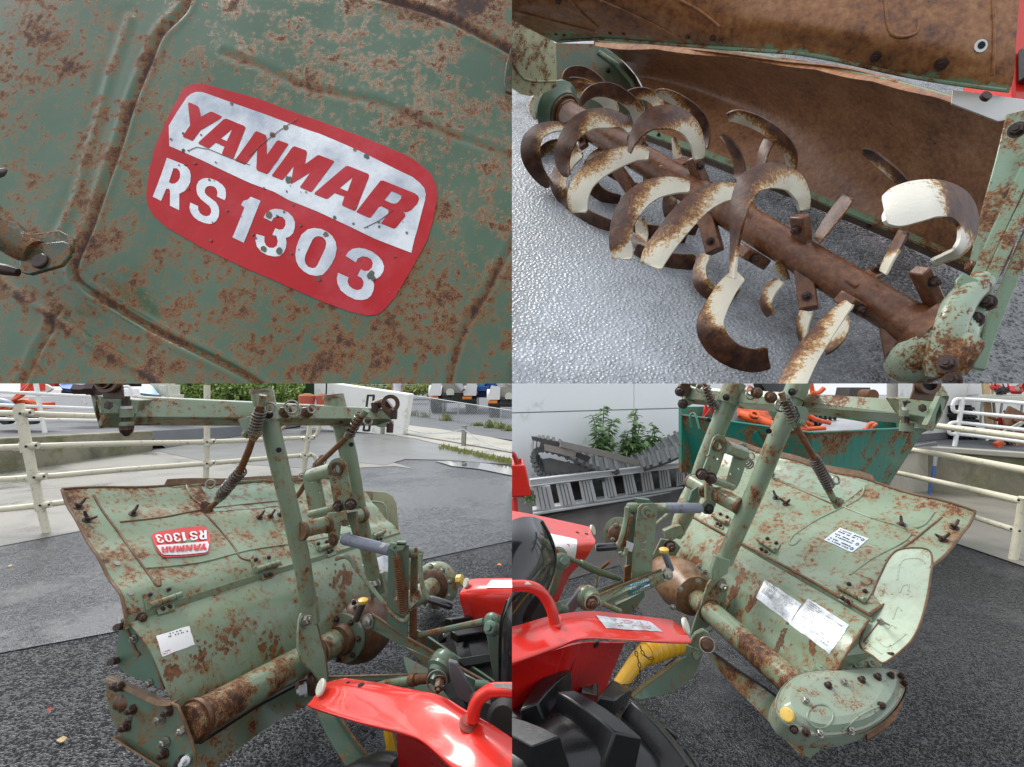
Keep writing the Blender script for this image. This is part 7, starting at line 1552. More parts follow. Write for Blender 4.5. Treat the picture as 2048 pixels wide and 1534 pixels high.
# weeds in front of the wall
def weed(base, tops, lab, seed):
    rn = random.Random(seed); T = Thing('tall_weed', lab, 'weed', P(*base), 'tall weeds at the white wall'); a = MB(); L = MB(); bx_, by, bd = base
    for (x, y) in tops:
        st = [(bx_+rn.gauss(0, 5), by, bd), ((bx_+x)/2+rn.gauss(0, 4), (by+y)/2, bd), (x, y, bd)]; q = spline(st, 6)
        a.ptube([(u, v, d, 1.1) for u, v, d in q], 1, 6)
        for k, (u, v, d) in enumerate(q[3:]):
            for j in range(6):
                c = P(u, v, d)+Vector((rn.gauss(0, .02), rn.gauss(0, .05), rn.gauss(0, .02))); an = rn.random()*6.28; ln = rn.uniform(.08, .15)*(1.15-.5*k/len(q))
                d3 = Vector((math.cos(an), math.sin(an)*.7, rn.uniform(-.5, .35))).normalized(); side = d3.cross(Vector((0, 0, 1))).normalized(); w = rn.random()
                for (off, sc_) in ((0, 1), (.35, .7), (-.35, .7)):
                    dd_ = (d3+side*off).normalized(); l2 = ln*sc_; s2 = dd_.cross(Vector((rn.gauss(0, .3), rn.gauss(0, .3), 1))).normalized()
                    L.add([c, c+dd_*l2*.45+s2*l2*.16, c+dd_*l2+Vector((0, 0, -.25*l2)), c+dd_*l2*.45-s2*l2*.16], [(0, 1, 2, 3)], [min(1, max(0, w+rn.gauss(0, .15)))]*4)
    T.part('stem', a, M['leafp']); T.part('foliage', L, M['leafp'], smooth=0)
weed((1205, 935, 6.25), [(1185, 832), (1208, 815), (1224, 840), (1198, 860), (1220, 880), (1190, 890), (1212, 905)], 'tallest leafy weed at the white wall, left of the other two', 1)
weed((1262, 935, 6.45), [(1272, 822), (1256, 865), (1280, 850), (1248, 885), (1268, 890), (1284, 880)], 'narrow leafy weed with a pointed tip, between the other two at the white wall', 2)
weed((1300, 930, 6.6), [(1308, 852), (1296, 870), (1332, 875), (1290, 895), (1318, 890), (1300, 905)], 'lowest bushy weed at the white wall, next to the teal skip', 3)
a = MB(); rn = random.Random(12); leaves(a, [P(1058+rn.uniform(-4, 6), 1000-rn.uniform(0, 12), 4.7) for _ in range(14)], 60, .035, .02, 3); single('weed_tuft', a, M['leafp'], 'small weed tuft between the red box and the ladder foot', 'weed', P(1058, 1003, 4.7), smooth=0)
# red box on a post at the left
T = Thing('red_implement', 'red boxy implement with a loop handle at the left of the ladder', 'farm machine', G(1035, 1045))
a = MB(); p = P(1000, 930, 4.4); q = P(1050, 995, 4.4); a.abox(-.2, q.x, 4.4, 4.8, q.z, p.z); a.plate([P(x, y, 4.36) for x, y in [(990, 930), (1051, 930), (1063, 992), (990, 996)]], .05); T.part('box', a, M['red'], bevel=.01)
a = MB(); a.ptube([(1015, 905, 4.4, 5), (1026, 908, 4.4, 5), (1032, 920, 4.4, 5), (1034, 935, 4.4, 5)], 3, 12); T.part('loop_handle', a, M['redd'])
a = MB(); a.plate([P(x, y, 4.5) for x, y in [(1030, 918), (1043, 918), (1043, 932), (1030, 932)]], .05); T.part('top_lug', a, M['redd'])
a = MB(); a.ptube([(1028, 996, 4.45, 7), (1030, 1030, 4.45, 7)], 1, 4); T.part('leg', a, M['red'])
# ================================================================ LOWER RIGHT: tiller seen from its gear case end
ZONE[0] = 'BR'
TA, TBb = P(1588, 1370, 1.55), P(1372, 1180, 2.16)
ax = (TBb-TA).normalized()
T = Thing('rotary_tiller', 'green rotary tiller with a battered gear case nearest, beside the teal skip', 'tiller', Vector((TA.x, TA.y, 0)), 'green rotary tillers')
GM = plain('clean_shadow_paint', (.12, .19, .14), .3)
# rear cover
prof = [(1740, 1228, 1.60), (1778, 1200, 1.64), (1820, 1162, 1.70), (1858, 1128, 1.76), (1892, 1096, 1.82), (1920, 1066, 1.88), (1938, 1046, 1.92), (1950, 1031, 1.95)]
far = [(1352, 1012, 2.62), (1362, 985, 2.66), (1372, 962, 2.70), (1388, 940, 2.75), (1402, 922, 2.80), (1414, 905, 2.84), (1424, 892, 2.87), (1432, 884, 2.89)]
rows = []
for a_, b_, bw in zip(prof, far, [0, 0, 1, 2, 1, 0, 0, 0]):
    A_, B_ = P(*a_), P(*b_); rows.append([A_.lerp(B_, t/40) for t in range(41)])
cols = [spline([tuple(r[j]) for r in rows], 4) for j in range(41)]; rows = [[Vector(c[i]) for c in cols] for i in range(len(cols[0]))]
nr = len(rows)
for i, r in enumerate(rows):
    for j in range(len(r)): t = j/40; v = i/(nr-1); r[j] = r[j]+Vector((0, 0, .005*math.sin(t*23)*math.sin(v*8)+.004*math.sin(v*19+t*6)-.02*math.sin(v*math.pi)+.016*max(0, v-.75)*4*(v-.75)*4))
ws = [.25*math.exp(-(nr-1-i)/2.0)+.22*math.exp(-(j/1.5)**2)+(.32 if 16 < j < 26 and i > nr*.66 else 0) for i in range(nr) for j in range(41)]
mb = MB(); mb.grid(rows, .004, ws); hood = Surf(mb); HD = T.part('rear_cover', mb, paint('green_paint_right', GR, .38, 125), smooth=60)
for pts, m_ in (([(1729, 975), (1724, 990), (1705, 1005), (1640, 1036), (1605, 1058), (1586, 1072), (1578, 1086), (1588, 1090), (1600, 1078)], 'green'), ([(1545, 957), (1600, 980), (1665, 1008)], 'edge'), ([(1688, 1014), (1740, 1035), (1822, 1068), (1740, 1120), (1700, 1150)], 'green'),
             ([(1884, 1034), (1862, 1052), (1825, 1082), (1790, 1105), (1772, 1122)], 'edge'), ([(1868, 1025), (1850, 1048), (1832, 1056)], 'green'), ([(1722, 1150), (1740, 1160), (1735, 1170), (1722, 1162)], 'green'), ([(1470, 935), (1500, 950), (1540, 985), (1580, 1010)], 'green')):
    try: bead(hood, pts, .0042, M[m_], HD, zone=T)
    except Exception as e: print('bead', e)
a = MB(); a.tube([r[0] for r in rows], .005, 8); T.part('edge_bead', a, M['edge'], HD)
a = MB(); a.tube(rows[-1], .005, 8); T.part('edge_bead', a, M['edge'], HD)
a = MB(); lip = rows[-1][12:]; a.grid([[p+Vector((0, .015, .028)) for p in lip], [p+Vector((0, -.006, .004)) for p in lip]], .003); T.part('raised_lip', a, M['edge'], HD)
a = MB(); quadgrid(a, hood, [(1576, 925), (1738, 968), (1688, 1008), (1545, 955)], .0015, 12, 8, 1.5); T.part('bare_patch', a, rustm('bare_patch_rust2', (.12, .08, .05), (.19, .13, .08), (.26, .22, .16), 55, .5, .3, .7, .3, (.20, .28, .2)), HD)
for (x, y) in [(1803, 1050), (1909, 1056), (1886, 1080), (1572, 1008), (1543, 950), (1552, 996)]: nut(hood, x, y, .0115, T, HD)
a = MB(); quadgrid(a, hood, [(1680, 1056), (1738, 1078), (1704, 1106), (1648, 1080)], .0018, 8, 6, .5); lb = T.part('instruction_label', a, plain('pale_blue_label', (.56, .62, .68), .3, 0, .05, 40), HD)
f = homog([(0, 0), (1, 0), (1, 1), (0, 1)], [(1680, 1056), (1738, 1078), (1704, 1106), (1648, 1080)])
for j in range(3):
    y0, y1 = .06+j*.32, .32+j*.32; dashes(T, hood, [f(.05, y0), f(.84, y0), f(.84, y1), f(.05, y1)], lb, 2, 10+j, .003, .75)
    a = MB(); c = [f(.90+.035*math.cos(k*.63), (y0+y1)/2+.07*math.sin(k*.63)) for k in range(11)]; a.tube([hood.p(x, y, .003) for x, y in c], .0012, 5); T.part('round_mark', a, M['ink'], lb)
# front shield
A1 = [(1738, 1240, 1.59), (1716, 1270, 1.545), (1690, 1312, 1.52), (1670, 1345, 1.52), (1640, 1372, 1.53)]; A2 = [(1352, 1018, 2.60), (1345, 1040, 2.55), (1335, 1080, 2.50), (1330, 1130, 2.46), (1330, 1170, 2.42)]
r2_ = [[P(*a_).lerp(P(*b_), t/24) for t in range(25)] for a_, b_ in zip(A1, A2)]
cols = [spline([tuple(r[j]) for r in r2_], 5) for j in range(25)]; r2_ = [[Vector(c[i]) for c in cols] for i in range(len(cols[0]))]
mb = MB(); mb.grid(r2_, .004); shield = Surf(mb); SHD = T.part('front_shield', mb, paint('shield_paint', GR, .32, 120), smooth=60)
a = MB(); a.grid([[p+Vector((0, 0, .003)) for p in rows[0]][::2], [p+Vector((0, -.012, -.026)) for p in rows[0]][::2]], .003); led = T.part('hinge_ledge', a, M['green']); led_s = Surf(a)
a = MB(); a.tube([p+Vector((0, -.006, -.003)) for p in rows[0]], .004, 8); T.part('ledge_seam', a, M['rust'], led)
a = MB(); a.tube([p for p in [r[0] for r in r2_]], .0035, 8); T.part('edge_bead', a, M['edge'], SHD)
both = Both()
hinge(T, both, [(1690, 1164), (1743, 1188), (1732, 1206), (1678, 1180)], [(1678, 1178), (1730, 1207)], [(1682, 1190), (1706, 1204), (1702, 1213), (1678, 1199)], .0095)
hinge(T, both, [(1532, 1074), (1562, 1090), (1552, 1106), (1520, 1088)], [(1518, 1084), (1552, 1106)], [(1518, 1096), (1540, 1108), (1536, 1115), (1514, 1104)], .010)
hinge(T, both, [(1438, 1026), (1462, 1036), (1458, 1050), (1430, 1038)], [(1428, 1034), (1456, 1050)], [(1432, 1046), (1448, 1054), (1446, 1060), (1428, 1052)], .010)
for c4, sd_ in (([(1530, 1160), (1604, 1208), (1580, 1247), (1512, 1196)], 5), ([(1617, 1197), (1698, 1251), (1660, 1308), (1579, 1248)], 6)):
    a = MB(); quadgrid(a, shield, c4, .0015, 10, 8, .9); fl = T.part('foil_label', a, M['label'], SHD); f = homog([(0, 0), (1, 0), (1, 1), (0, 1)], c4)
    dashes(T, shield, [f(.05, .05), f(.42, .05), f(.42, .6), f(.05, .6)], fl, 9, sd_, .003, .9, 'ink', .2); dashes(T, shield, [f(.5, .1), f(.95, .1), f(.95, .9), f(.5, .9)], fl, 8, sd_+3, .003, .35, 'rubber', .12)
rn = random.Random(21)
for (cx, cy, w, h, s_, an, k_) in [(1562, 1280, 8, 32, 3, .35, 'edge'), (1470, 1175, 16, 34, 5, .45, 'rust'), (1505, 1200, 9, 26, 7, .4, 'rust'), (1440, 1100, 16, 20, 8, .3, 'rust'), (1625, 1285, 7, 14, 9, .0, 'rust'), (1390, 1130, 22, 14, 10, .3, 'rust')]:
    a = MB(); rn = random.Random(s_)
    for k in range(40):
        t, u_ = rn.gauss(0, h*.5), rn.gauss(0, w*.35); x, y = cx+u_-t*math.sin(an), cy+t*math.cos(an); r = abs(rn.gauss(0, 2.6))+1
        pts = [(x+r*(.5+rn.random()*.7)*math.cos(i*.7)-r*.9*math.sin(an)*math.sin(i*.7), y+r*1.6*(.5+rn.random()*.7)*math.sin(i*.7)) for i in range(9)]
        try: a.add([shield.p(x, y, .0008)]+[shield.p(u, v, .0008) for u, v in pts], [(0, 1+i, 1+(i+1) % 9) for i in range(9)])
        except Exception: pass
    if a.v: T.part('rust_patch', a, M[k_], SHD, smooth=60, kind='stuff')
mb = MB(); mb.plate([P(x, y, d) for x, y, d in [(1738, 1238, 1.62), (1760, 1250, 1.66), (1775, 1300, 1.62), (1760, 1340, 1.58), (1672, 1345, 1.55), (1690, 1312, 1.54), (1716, 1270, 1.57)]], .004); T.part('end_wall', mb, M['green'])
# cream end plate
mb = MB(); ck = pl3((1740, 1310, 1.50), (1860, 1130, 1.66), (1850, 1240, 1.50))
out = spline([(x, y, 0) for x, y in [(1720, 1288), (1727, 1262), (1738, 1220), (1748, 1180), (1762, 1148), (1776, 1120), (1790, 1104), (1806, 1098), (1830, 1096), (1852, 1098), (1862, 1106), (1865, 1125), (1862, 1150), (1857, 1185), (1848, 1225), (1838, 1255), (1826, 1278), (1808, 1298), (1788, 1314), (1766, 1327), (1745, 1312), (1725, 1299), (1720, 1288)]], 3)[:-1]
mb.plate([ck.p(x, y) for x, y, _ in out], .004); ce = T.part('cream_end_plate', mb, M['cream'], bevel=.001)
a = MB(); a.tube([ck.p(x, y, .001) for x, y, _ in out+[out[0]]], .0032, 8); T.part('rusty_rim', a, M['edge'], ce)
for pts, m_ in (([(1795, 1160), (1800, 1130), (1812, 1118), (1842, 1118), (1850, 1128)], 'cream'), ([(1800, 1185), (1806, 1172), (1818, 1170), (1816, 1182)], 'cream'), ([(1786, 1238), (1795, 1214), (1803, 1222)], 'cream'), ([(1752, 1275), (1775, 1294), (1812, 1268)], 'cream'), ([(1738, 1288), (1764, 1308)], 'cream'), ([(1776, 1258), (1784, 1250), (1792, 1256)], 'cream'), ([(1728, 1284), (1744, 1262), (1758, 1244)], 'edge')):
    a = MB(); a.tube([ck.p(x, y, -.0005) for x, y, _ in spline([(x, y, 0) for x, y in pts], 4)], .0028, 8); T.part('embossed_mark' if m_ == 'cream' else 'rust_run', a, M[m_], ce, smooth=60)
a = MB(); p = ck.p(1763, 1246); a.lathe(p, ck.n, [(0, .010), (.012, .008), (.018, .004)], 12); a.tube([p+ck.n*.012, P(1778, 1250, 1.46)], .003, 8); T.part('wing_nut', a, M['steel'], ce)
a = MB(); p = P(1768, 1316, 1.50); a.lathe(p, ck.n, [(0, .016), (.006, .016), (.008, .011), (.02, .010)], 14); a.tube([p+ck.n*.015, P(1786, 1308, 1.46)], .005, 8); T.part('wing_nut', a, M['bolt'], ce)
# axle tube
pt = lambda t: TA.lerp(TBb, t)
mb = MB(); n = 40; mb.tube([pt(i/n*.99-.03) for i in range(n+1)], .042, 32, w=[.10+.3*math.exp(-((i/n-.02)/.06)**2)+.45*math.exp(-((i/n-.78)/.03)**2)+.3*math.exp(-((i/n-.3)/.18)**2) for i in range(n+1)]); T.part('axle_tube', mb, paint('tube_right', GR, .44, 95), smooth=60)
def tcol(X):
    lo, hi = -.2, 1.2
    for _ in range(40):
        m_ = (lo+hi)/2; p = pt(m_)
        if 1024+p.x/p.y*F > X: lo = m_
        else: hi = m_
    return lo
for X in (1418, 1382):
    a = MB(); a.lathe(pt(tcol(X)), ax, [(-.010, .044), (0, .049), (.012, .044)], 30); T.part('weld_collar', a, M['rustb'])
a = MB(); a.loft([[(1418, 1300, 2.02), (1480, 1345, 1.86), (1560, 1400, 1.68), (1600, 1440, 1.62), (1620, 1470, 1.60)], [(1418, 1318, 2.02), (1470, 1375, 1.86), (1530, 1435, 1.68), (1570, 1480, 1.62), (1606, 1516, 1.58)]], .006, 4); lbz = T.part('lower_board', a, paint('board_right', (.15, .20, .125), .62, 45))
a = MB(); a.ptube([(1418, 1299, 2.0, 2.2), (1480, 1343, 1.85, 2.2), (1560, 1398, 1.67, 2.4), (1618, 1468, 1.59, 2.6)], 3, 8); T.part('board_edge', a, M['dark'], lbz)
a = MB(); a.plate([P(x, y, 1.58) for x, y in [(1612, 1478), (1648, 1472), (1640, 1500), (1622, 1518), (1607, 1512)]], .006); T.part('skid_foot', a, M['green'], bevel=.002)
# gear case: domed casting with a bolted rim
gk = pl3((1560, 1420, 1.40), (1800, 1370, 1.52), (1680, 1340, 1.54))
outl = [(1549, 1418), (1551, 1398), (1562, 1376), (1582, 1357), (1606, 1346), (1640, 1341), (1680, 1338), (1720, 1336), (1758, 1336), (1788, 1340), (1802, 1348), (1812, 1360), (1810, 1378), (1803, 1396), (1790, 1416), (1768, 1438), (1740, 1456), (1702, 1468), (1664, 1474), (1624, 1472), (1594, 1462), (1566, 1444)]
oo = [(x, y) for x, y, _ in spline([(x, y, 0) for x, y in outl+[outl[0]]], 4)[:-1]]
cx, cy = 1676, 1404
def ringp(s_, l, dx=0, dy=0): return [gk.p(cx+(x-cx)*s_+dx, cy+(y-cy)*s_+dy, l) for x, y in oo]
mb = MB(); lv = [ringp(1.0, -.05), ringp(1.0, 0), ringp(.99, .004), ringp(.90, .005), ringp(.87, .012), ringp(.80, .024), ringp(.6, .030), ringp(.35, .031), ringp(.1, .031)]
for k in range(len(lv)-1):
    n = len(oo); mb.add(lv[k]+lv[k+1], [(i, (i+1) % n, n+(i+1) % n, n+i) for i in range(n)])
mb.add(lv[-1], [tuple(range(len(oo)))])
gcs = Surf(mb)
mgc = paint('gear_case_paint', (.23, .31, .22), .36, 70, .38, (.30, .35, .28), coat=.2)
GC = T.part('gear_case', mb, mgc, smooth=50)
a = MB(); a.tube(ringp(.975, .003)+[ringp(.975, .003)[0]], .0016, 6); T.part('gasket_line', a, M['rustb'], GC)
mb = MB(); r0 = ringp(1.0, -.05, 6, -4); r1 = ringp(1.02, -.008, 3, -2); n = len(oo); mb.add(r0+r1, [(i, (i+1) % n, n+(i+1) % n, n+i) for i in range(n)]+[tuple(range(n))]); T.part('case_back', mb, M['tube'], GC)
a = MB(); a.plate([gk.p(x, y, -.03) for x, y in [(1818, 1372), (1814, 1398), (1800, 1425), (1778, 1446), (1745, 1466), (1740, 1440), (1780, 1400)]], .01); T.part('rust_guard', a, M['rust'], GC)
for (x, y, m_) in [(1656, 1372, 'bolt'), (1688, 1366, 'steel'), (1723, 1361, 'bolt'), (1755, 1355, 'bolt'), (1781, 1352, 'bolt'), (1802, 1354, 'bolt'), (1611, 1403, 'green'), (1762, 1412, 'bolt'), (1588, 1458, 'bolt'), (1612, 1466, 'bolt'), (1638, 1468, 'green'), (1808, 1368, 'bolt'), (1700, 1462, 'green')]:
    p, n_ = gcs.hit(x, y); a = MB(); a.bolt(p, n_, .0082, .010); T.part('bolt', a, M[m_] if m_ != 'green' else M['steel'], GC)
for (x, y) in [(1612, 1340), (1644, 1333), (1688, 1331), (1720, 1329), (1750, 1328)]:
    p = gk.p(x, y, -.02); a = MB(); a.bolt(p, (gk.n+Vector((0, 0, 1))).normalized(), .010); a.lathe(p, gk.n, [(-.02, .018), (.015, .016)], 14); T.part('bolt', a, M['tube'], GC)
p, n_ = gcs.hit(1576, 1431); a = MB(); a.lathe(p, n_, [(0, .0175), (.010, .0185), (.014, .016), (.015, .010)], 22); T.part('yellow_plug', a, M['yellcap'], GC)
a = MB(); a.tube([gcs.p(x, y, .0005) for x, y, _ in spline([(1684, 1462, 0), (1715, 1435, 0), (1740, 1420, 0), (1770, 1408, 0)], 6)], .0022, 6); T.part('casting_seam', a, mgc, GC)
a = MB(); q = [(1640+26*math.cos(t*.4), 1432+24*math.sin(t*.4)) for t in range(17)]; a.tube([gcs.p(x, y, 0) for x, y in q], .003, 6); T.part('casting_boss', a, mgc, GC, smooth=60)
# centre gearbox
a = MB(); a.lathe(P(1392, 1195, 2.08), ax, [(0, .055), (.01, .082), (.03, .085), (.05, .092), (.12, .102), (.20, .092), (.28, .065), (.33, .05)], 36); gb = T.part('gearbox', a, rustm('gearbox_casting', (.05, .026, .014), (.20, .10, .045), (.30, .20, .10), 40, .35, .3, .68, .4), smooth=60)
for (x, y) in [(1397, 1163), (1360, 1178), (1346, 1214), (1370, 1237)]:
    a = MB(); a.bolt(P(x, y, 2.03), (P(x, y, 2.02)-P(1385, 1195, 2.35)).normalized()*.5-ax, .009); T.part('bolt', a, M['steel'], gb)
a = MB(); a.lathe(P(1372, 1140, 2.2), Vector((.1, -.25, 1)), [(0, .06), (.01, .065), (.02, .05)], 28); T.part('gearbox_lid', a, M['rustb'], gb)
for (x, y) in [(1398, 1135), (1410, 1146)]:
    a = MB(); a.bolt(P(x, y, 2.14), Vector((.1, -.3, 1)), .010); T.part('bolt', a, M['steel'], gb)
a = MB(); a.tube([P(1342, 1140, 2.05), P(1328, 1104, 2.03)], .0135, 16); dp = T.part('filler_neck', a, M['greyblue'])
a = MB(); a.lathe(P(1328, 1104, 2.03), Vector((-.03, -.1, .9)), [(0, .018), (.012, .019), (.016, .012)], 16); T.part('filler_cap', a, M['yellcap'], dp)
a = MB(); a.lathe(P(1240, 1068, 2.9), Vector((-.3, -1, .1)), [(-.05, .07), (0, .095), (.015, .095), (.02, .06), (.05, .05)], 30); of = T.part('bearing_flange', a, M['tube'])
a = MB(); a.lathe(P(1236, 1068, 2.84), Vector((-.3, -1, .1)), [(0, .055), (.02, .05), (.03, .03)], 24); T.part('bearing_cover', a, M['rustb'], of)
for (x, y) in [(1226, 1078), (1232, 1050), (1256, 1044)]:
    a = MB(); a.bolt(P(x, y, 2.83), Vector((-.3, -1, .1)), .013); T.part('bolt', a, M['steel'], of)
# mast feet
pf = Pl(pt(tcol(1420)), None, None, n=-ax)
mb = MB(); mb.plate([pf.p(x, y, .0) for x, y in [(1416, 1168), (1424, 1158), (1438, 1153), (1450, 1158), (1455, 1170), (1450, 1228), (1422, 1250), (1404, 1262), (1390, 1290), (1380, 1276), (1392, 1236), (1404, 1205)]], .009); fz = T.part('mast_foot', mb, M['tube'], bevel=.0015)
a = MB(); a.bolt(pf.p(1442, 1171, .004), pf.n, .016, .02); T.part('bolt', a, M['steel'], fz)
mb = MB(); mb.plate([P(x, y, 2.35) for x, y in [(1322, 1078), (1350, 1082), (1362, 1095), (1340, 1130), (1318, 1140), (1308, 1160), (1302, 1120)]], .01); f2 = T.part('mast_foot', mb, M['green'], bevel=.0015)
a = MB(); a.bolt(P(1338, 1092, 2.33), Vector((.1, -1, 0)), .021, .03); T.part('bolt', a, M['bolt'], f2)
# masts
m2 = mast([(1470, 755, 2.10), (1452, 815, 2.10), (1430, 870, 2.11), (1405, 932, 2.13), (1388, 985, 2.15), (1372, 1030, 2.17), (1350, 1068, 2.20)], [18, 18, 17, 16, 15, 14.5, 15])
a = MB(); a.plate([P(x, y, 2.14) for x, y in [(1362, 1050), (1368, 1066), (1345, 1082), (1332, 1078), (1328, 1062), (1342, 1056)]], .03); T.part('mast_fork', a, M['green'], m2, bevel=.004)
m1 = mast([(1602, 755, 1.84), (1576, 825, 1.84), (1550, 885, 1.85), (1524, 950, 1.87), (1494, 1020, 1.89), (1466, 1082, 1.91), (1448, 1122, 1.93)], [19, 18.5, 18, 17.5, 17, 16.5, 17])
a = MB(); a.plate([P(x, y, 1.89) for x, y in [(1432, 1112), (1462, 1120), (1456, 1148), (1436, 1158), (1424, 1162), (1424, 1140), (1428, 1128)]], .03); T.part('mast_fork', a, M['green'], m1, bevel=.004)
for (m_, x, y, dx, dy, d, r) in [(m2, 1471, 765, -17, 42, 2.09, 20.5), (m1, 1600, 760, -14, 36, 1.83, 21)]:
    a = MB(); a.ptube([(x, y, d, r), (x+dx, y+dy, d, r)], 1, 24); sv = T.part('mast_sleeve', a, M['green'], m_); a = MB(); a.bolt(P(x+dx-2, y+dy-12, d-.04), Vector((-.1, -1, .1)), .010); T.part('bolt', a, M['dark'], sv)
for (x, y, d, m_) in [(1418, 840, 2.07, m2), (1538, 862, 1.82, m1)]:
    a = MB(); a.lathe(P(x, y, d), Vector((-.6, -1, 0)), [(0, .0095), (.006, .0095)], 14); T.part('pin_hole', a, M['pit'], m_)
# beam
bm_, _ = quadbox(T, 'cross_beam', [(1362, 772, 2.30), (1806, 799, 1.62)], [(1368, 798, 2.27), (1802, 828, 1.59)], [(1368, 807, 2.32), (1800, 847, 1.64)], paint('beam_paint', GR, .26, 55))
cl_, _ = quadbox(T, 'end_clamp', [(1798, 796, 1.56), (1884, 795, 1.50)], [(1800, 826, 1.55), (1866, 836, 1.48)], [(1804, 846, 1.60), (1860, 862, 1.53)], M['tube'])
a = MB(); a.plate([P(x, y, 1.475) for x, y in [(1862, 834), (1880, 792), (1892, 800), (1884, 832), (1866, 862), (1854, 850)]], .02, [[P(x, y, 1.475) for x, y in [(1872, 830), (1881, 806), (1884, 826), (1870, 850)]]]); T.part('socket_frame', a, M['tube'], cl_)
a = MB(); a.plate([P(x, y, 1.46) for x, y in [(1832, 745), (1890, 745), (1880, 770), (1866, 803), (1822, 798), (1828, 780)]], .008); T.part('bearing_bracket', a, M['rustb'], cl_, bevel=.002)
a = MB(); a.ring(P(1853, 768, 1.455), Vector((-.1, -1, .15)), .020, .030, .014, 26); T.part('socket_ring', a, M['rustb'], cl_)
a = MB(); a.lathe(P(1853, 768, 1.458), Vector((0, -1, .1)), [(0, .021), (.004, .021)], 22); T.part('socket_bore', a, M['pit'], cl_)
a = MB(); a.ptube([(1872, 780, 1.55, 14), (1884, 798, 1.53, 12)], 1, 18); T.part('end_pin', a, M['green'], cl_)
a = MB(); a.plate([P(x, y, 1.56) for x, y in [(1882, 790), (1896, 788), (1898, 796), (1888, 820), (1882, 812)]], .01); T.part('rust_ear', a, M['rustb'], cl_)
a = MB(); a.bolt(P(1844, 816, 1.50), Vector((0, -1, .1)), .0125, .004, False); T.part('rivet', a, M['bolt'], cl_)
a = MB(); a.tube([P(1813, 866, 1.55), P(1814, 800, 1.55)], .007, 12); vb = T.part('vertical_bolt', a, M['bolt'], cl_)
for (y0, y1, r, m_, k) in [(862, 846, 12.5, 'green', 18), (832, 820, 12.5, 'green', 18), (820, 814, 10, 'alu', 18), (814, 802, 8.5, 'bolt', 6)]:
    a = MB(); a.ptube([(1813, y0, 1.55, r), (1813, y1, 1.55, r)], 1, k); T.part('bolt_boss', a, M[m_], vb)
a = MB(); a.plate([P(x, y, 2.24) for x, y in [(1360, 772), (1366, 760), (1382, 768), (1376, 790), (1364, 794)]], .03); le = T.part('end_bracket', a, M['rustb'])
a = MB(); a.plate([P(x, y, 2.24) for x, y in [(1360, 800), (1372, 798), (1390, 805), (1378, 812), (1362, 812)]], .02); T.part('lower_ear', a, M['green'], le)
a = MB(); a.ptube([(1380, 762, 2.2, 7), (1402, 772, 2.2, 7)], 1, 14); T.part('end_pin', a, M['tube'], le)
for (x, y) in [(1360, 783), (1366, 808)]:
    a = MB(); a.bolt(P(x, y, 2.2), Vector((-.5, -1, 0)), .016, .02); T.part('bolt', a, M['bolt'], le)
for (x, y, d, r) in [(1501, 782, 1.95, 9), (1500, 790, 1.95, 9), (1560, 812, 1.70, 11), (1568, 800, 1.70, 9), (1672, 960, 1.72, 8), (1503, 912, 2.3, 7), (1400, 776, 2.05, 8)]: lynch(x, y, d, r)
for (x, y, d) in [(1541, 795, 1.88), (1513, 786, 1.95)]:
    a = MB(); a.bolt(P(x, y, d), Vector((-.1, -1, .2)), .017); T.part('bolt', a, M['rustb'])
r1 = rod([(1562, 786, 1.68, 6), (1585, 842, 1.68, 6), (1600, 868, 1.68, 6.5), (1634, 925, 1.70, 6.5), (1650, 960, 1.71, 5), (1664, 990, 1.73, 5.5), (1676, 1012, 1.74, 6)], [((1567, 796, 1.68), (1589, 842, 1.68), .0175, 8), ((1627, 915, 1.70), (1659, 974, 1.72), .0165, 13)], 0, [[(1656, 978, 1.72, 7), (1672, 1008, 1.74, 6.5)], [(1584, 836, 1.68, 10), (1594, 852, 1.68, 9)], [(1562, 785, 1.67, 6.5), (1570, 802, 1.67, 6.5)]], 0)
a = MB(); a.plate([P(x, y, 1.73) for x, y in [(1667, 998), (1676, 994), (1683, 1002), (1684, 1014), (1672, 1019), (1667, 1012)]], .006); a.bolt(P(1679, 1003, 1.72), Vector((.3, -1, .2)), .009); T.part('clevis', a, M['tube'], r1)
a = MB(); a.plate([P(x, y, 1.67) for x, y in [(1592, 812), (1612, 814), (1618, 826), (1612, 850), (1600, 855), (1590, 846), (1600, 832)]], .012); a.bolt(P(1602, 845, 1.66), Vector((0, -1, 0)), .009); T.part('rod_bracket', a, M['tube'], r1, bevel=.002)
r2 = rod([(1406, 762, 2.1, 5), (1424, 815, 2.1, 5)], [((1410, 772, 2.1), (1428, 820, 2.1), .018, 8)], 0, [], 0)
a = MB(); a.spring(P(1484, 912, 2.35), P(1500, 930, 2.4), .02, .004, 5); T.part('coil_spring', a, M['spring'], r2)
# hanger plates
def hpl(pts, c, d, nv, holes_, lab):
    p = Pl(P(*c, d), None, None, n=Vector(nv).normalized()); a = MB()
    hs = [[p.p(*q) for q in circle2(c[0], c[1], 8.5, 16, .8, 1.2)]]+[[p.p(*q) for q in circle2(x, y, 2.6, 8)] for x, y in holes_]
    q = spline([(x, y, 0) for x, y in pts+[pts[0]]], 3)[:-1]; a.plate([p.p(x, y) for x, y, _ in q], .008, hs); o = T.part(lab, a, M['tube'], bevel=.001); b = MB(); b.ring(p.p(c[0], c[1], -.01), p.n, .0165, .025, .018, 22); T.part('socket_ring', b, M['rustb'], o); return o, p
o1, hp = hpl([(1438, 869), (1448, 872), (1454, 885), (1450, 905), (1436, 945), (1424, 962), (1412, 962), (1404, 948), (1416, 915), (1424, 885), (1430, 873)], (1435, 890), 1.98, (.25, -1, 0), [(1417, 912), (1436, 918)], 'hanger_plate')
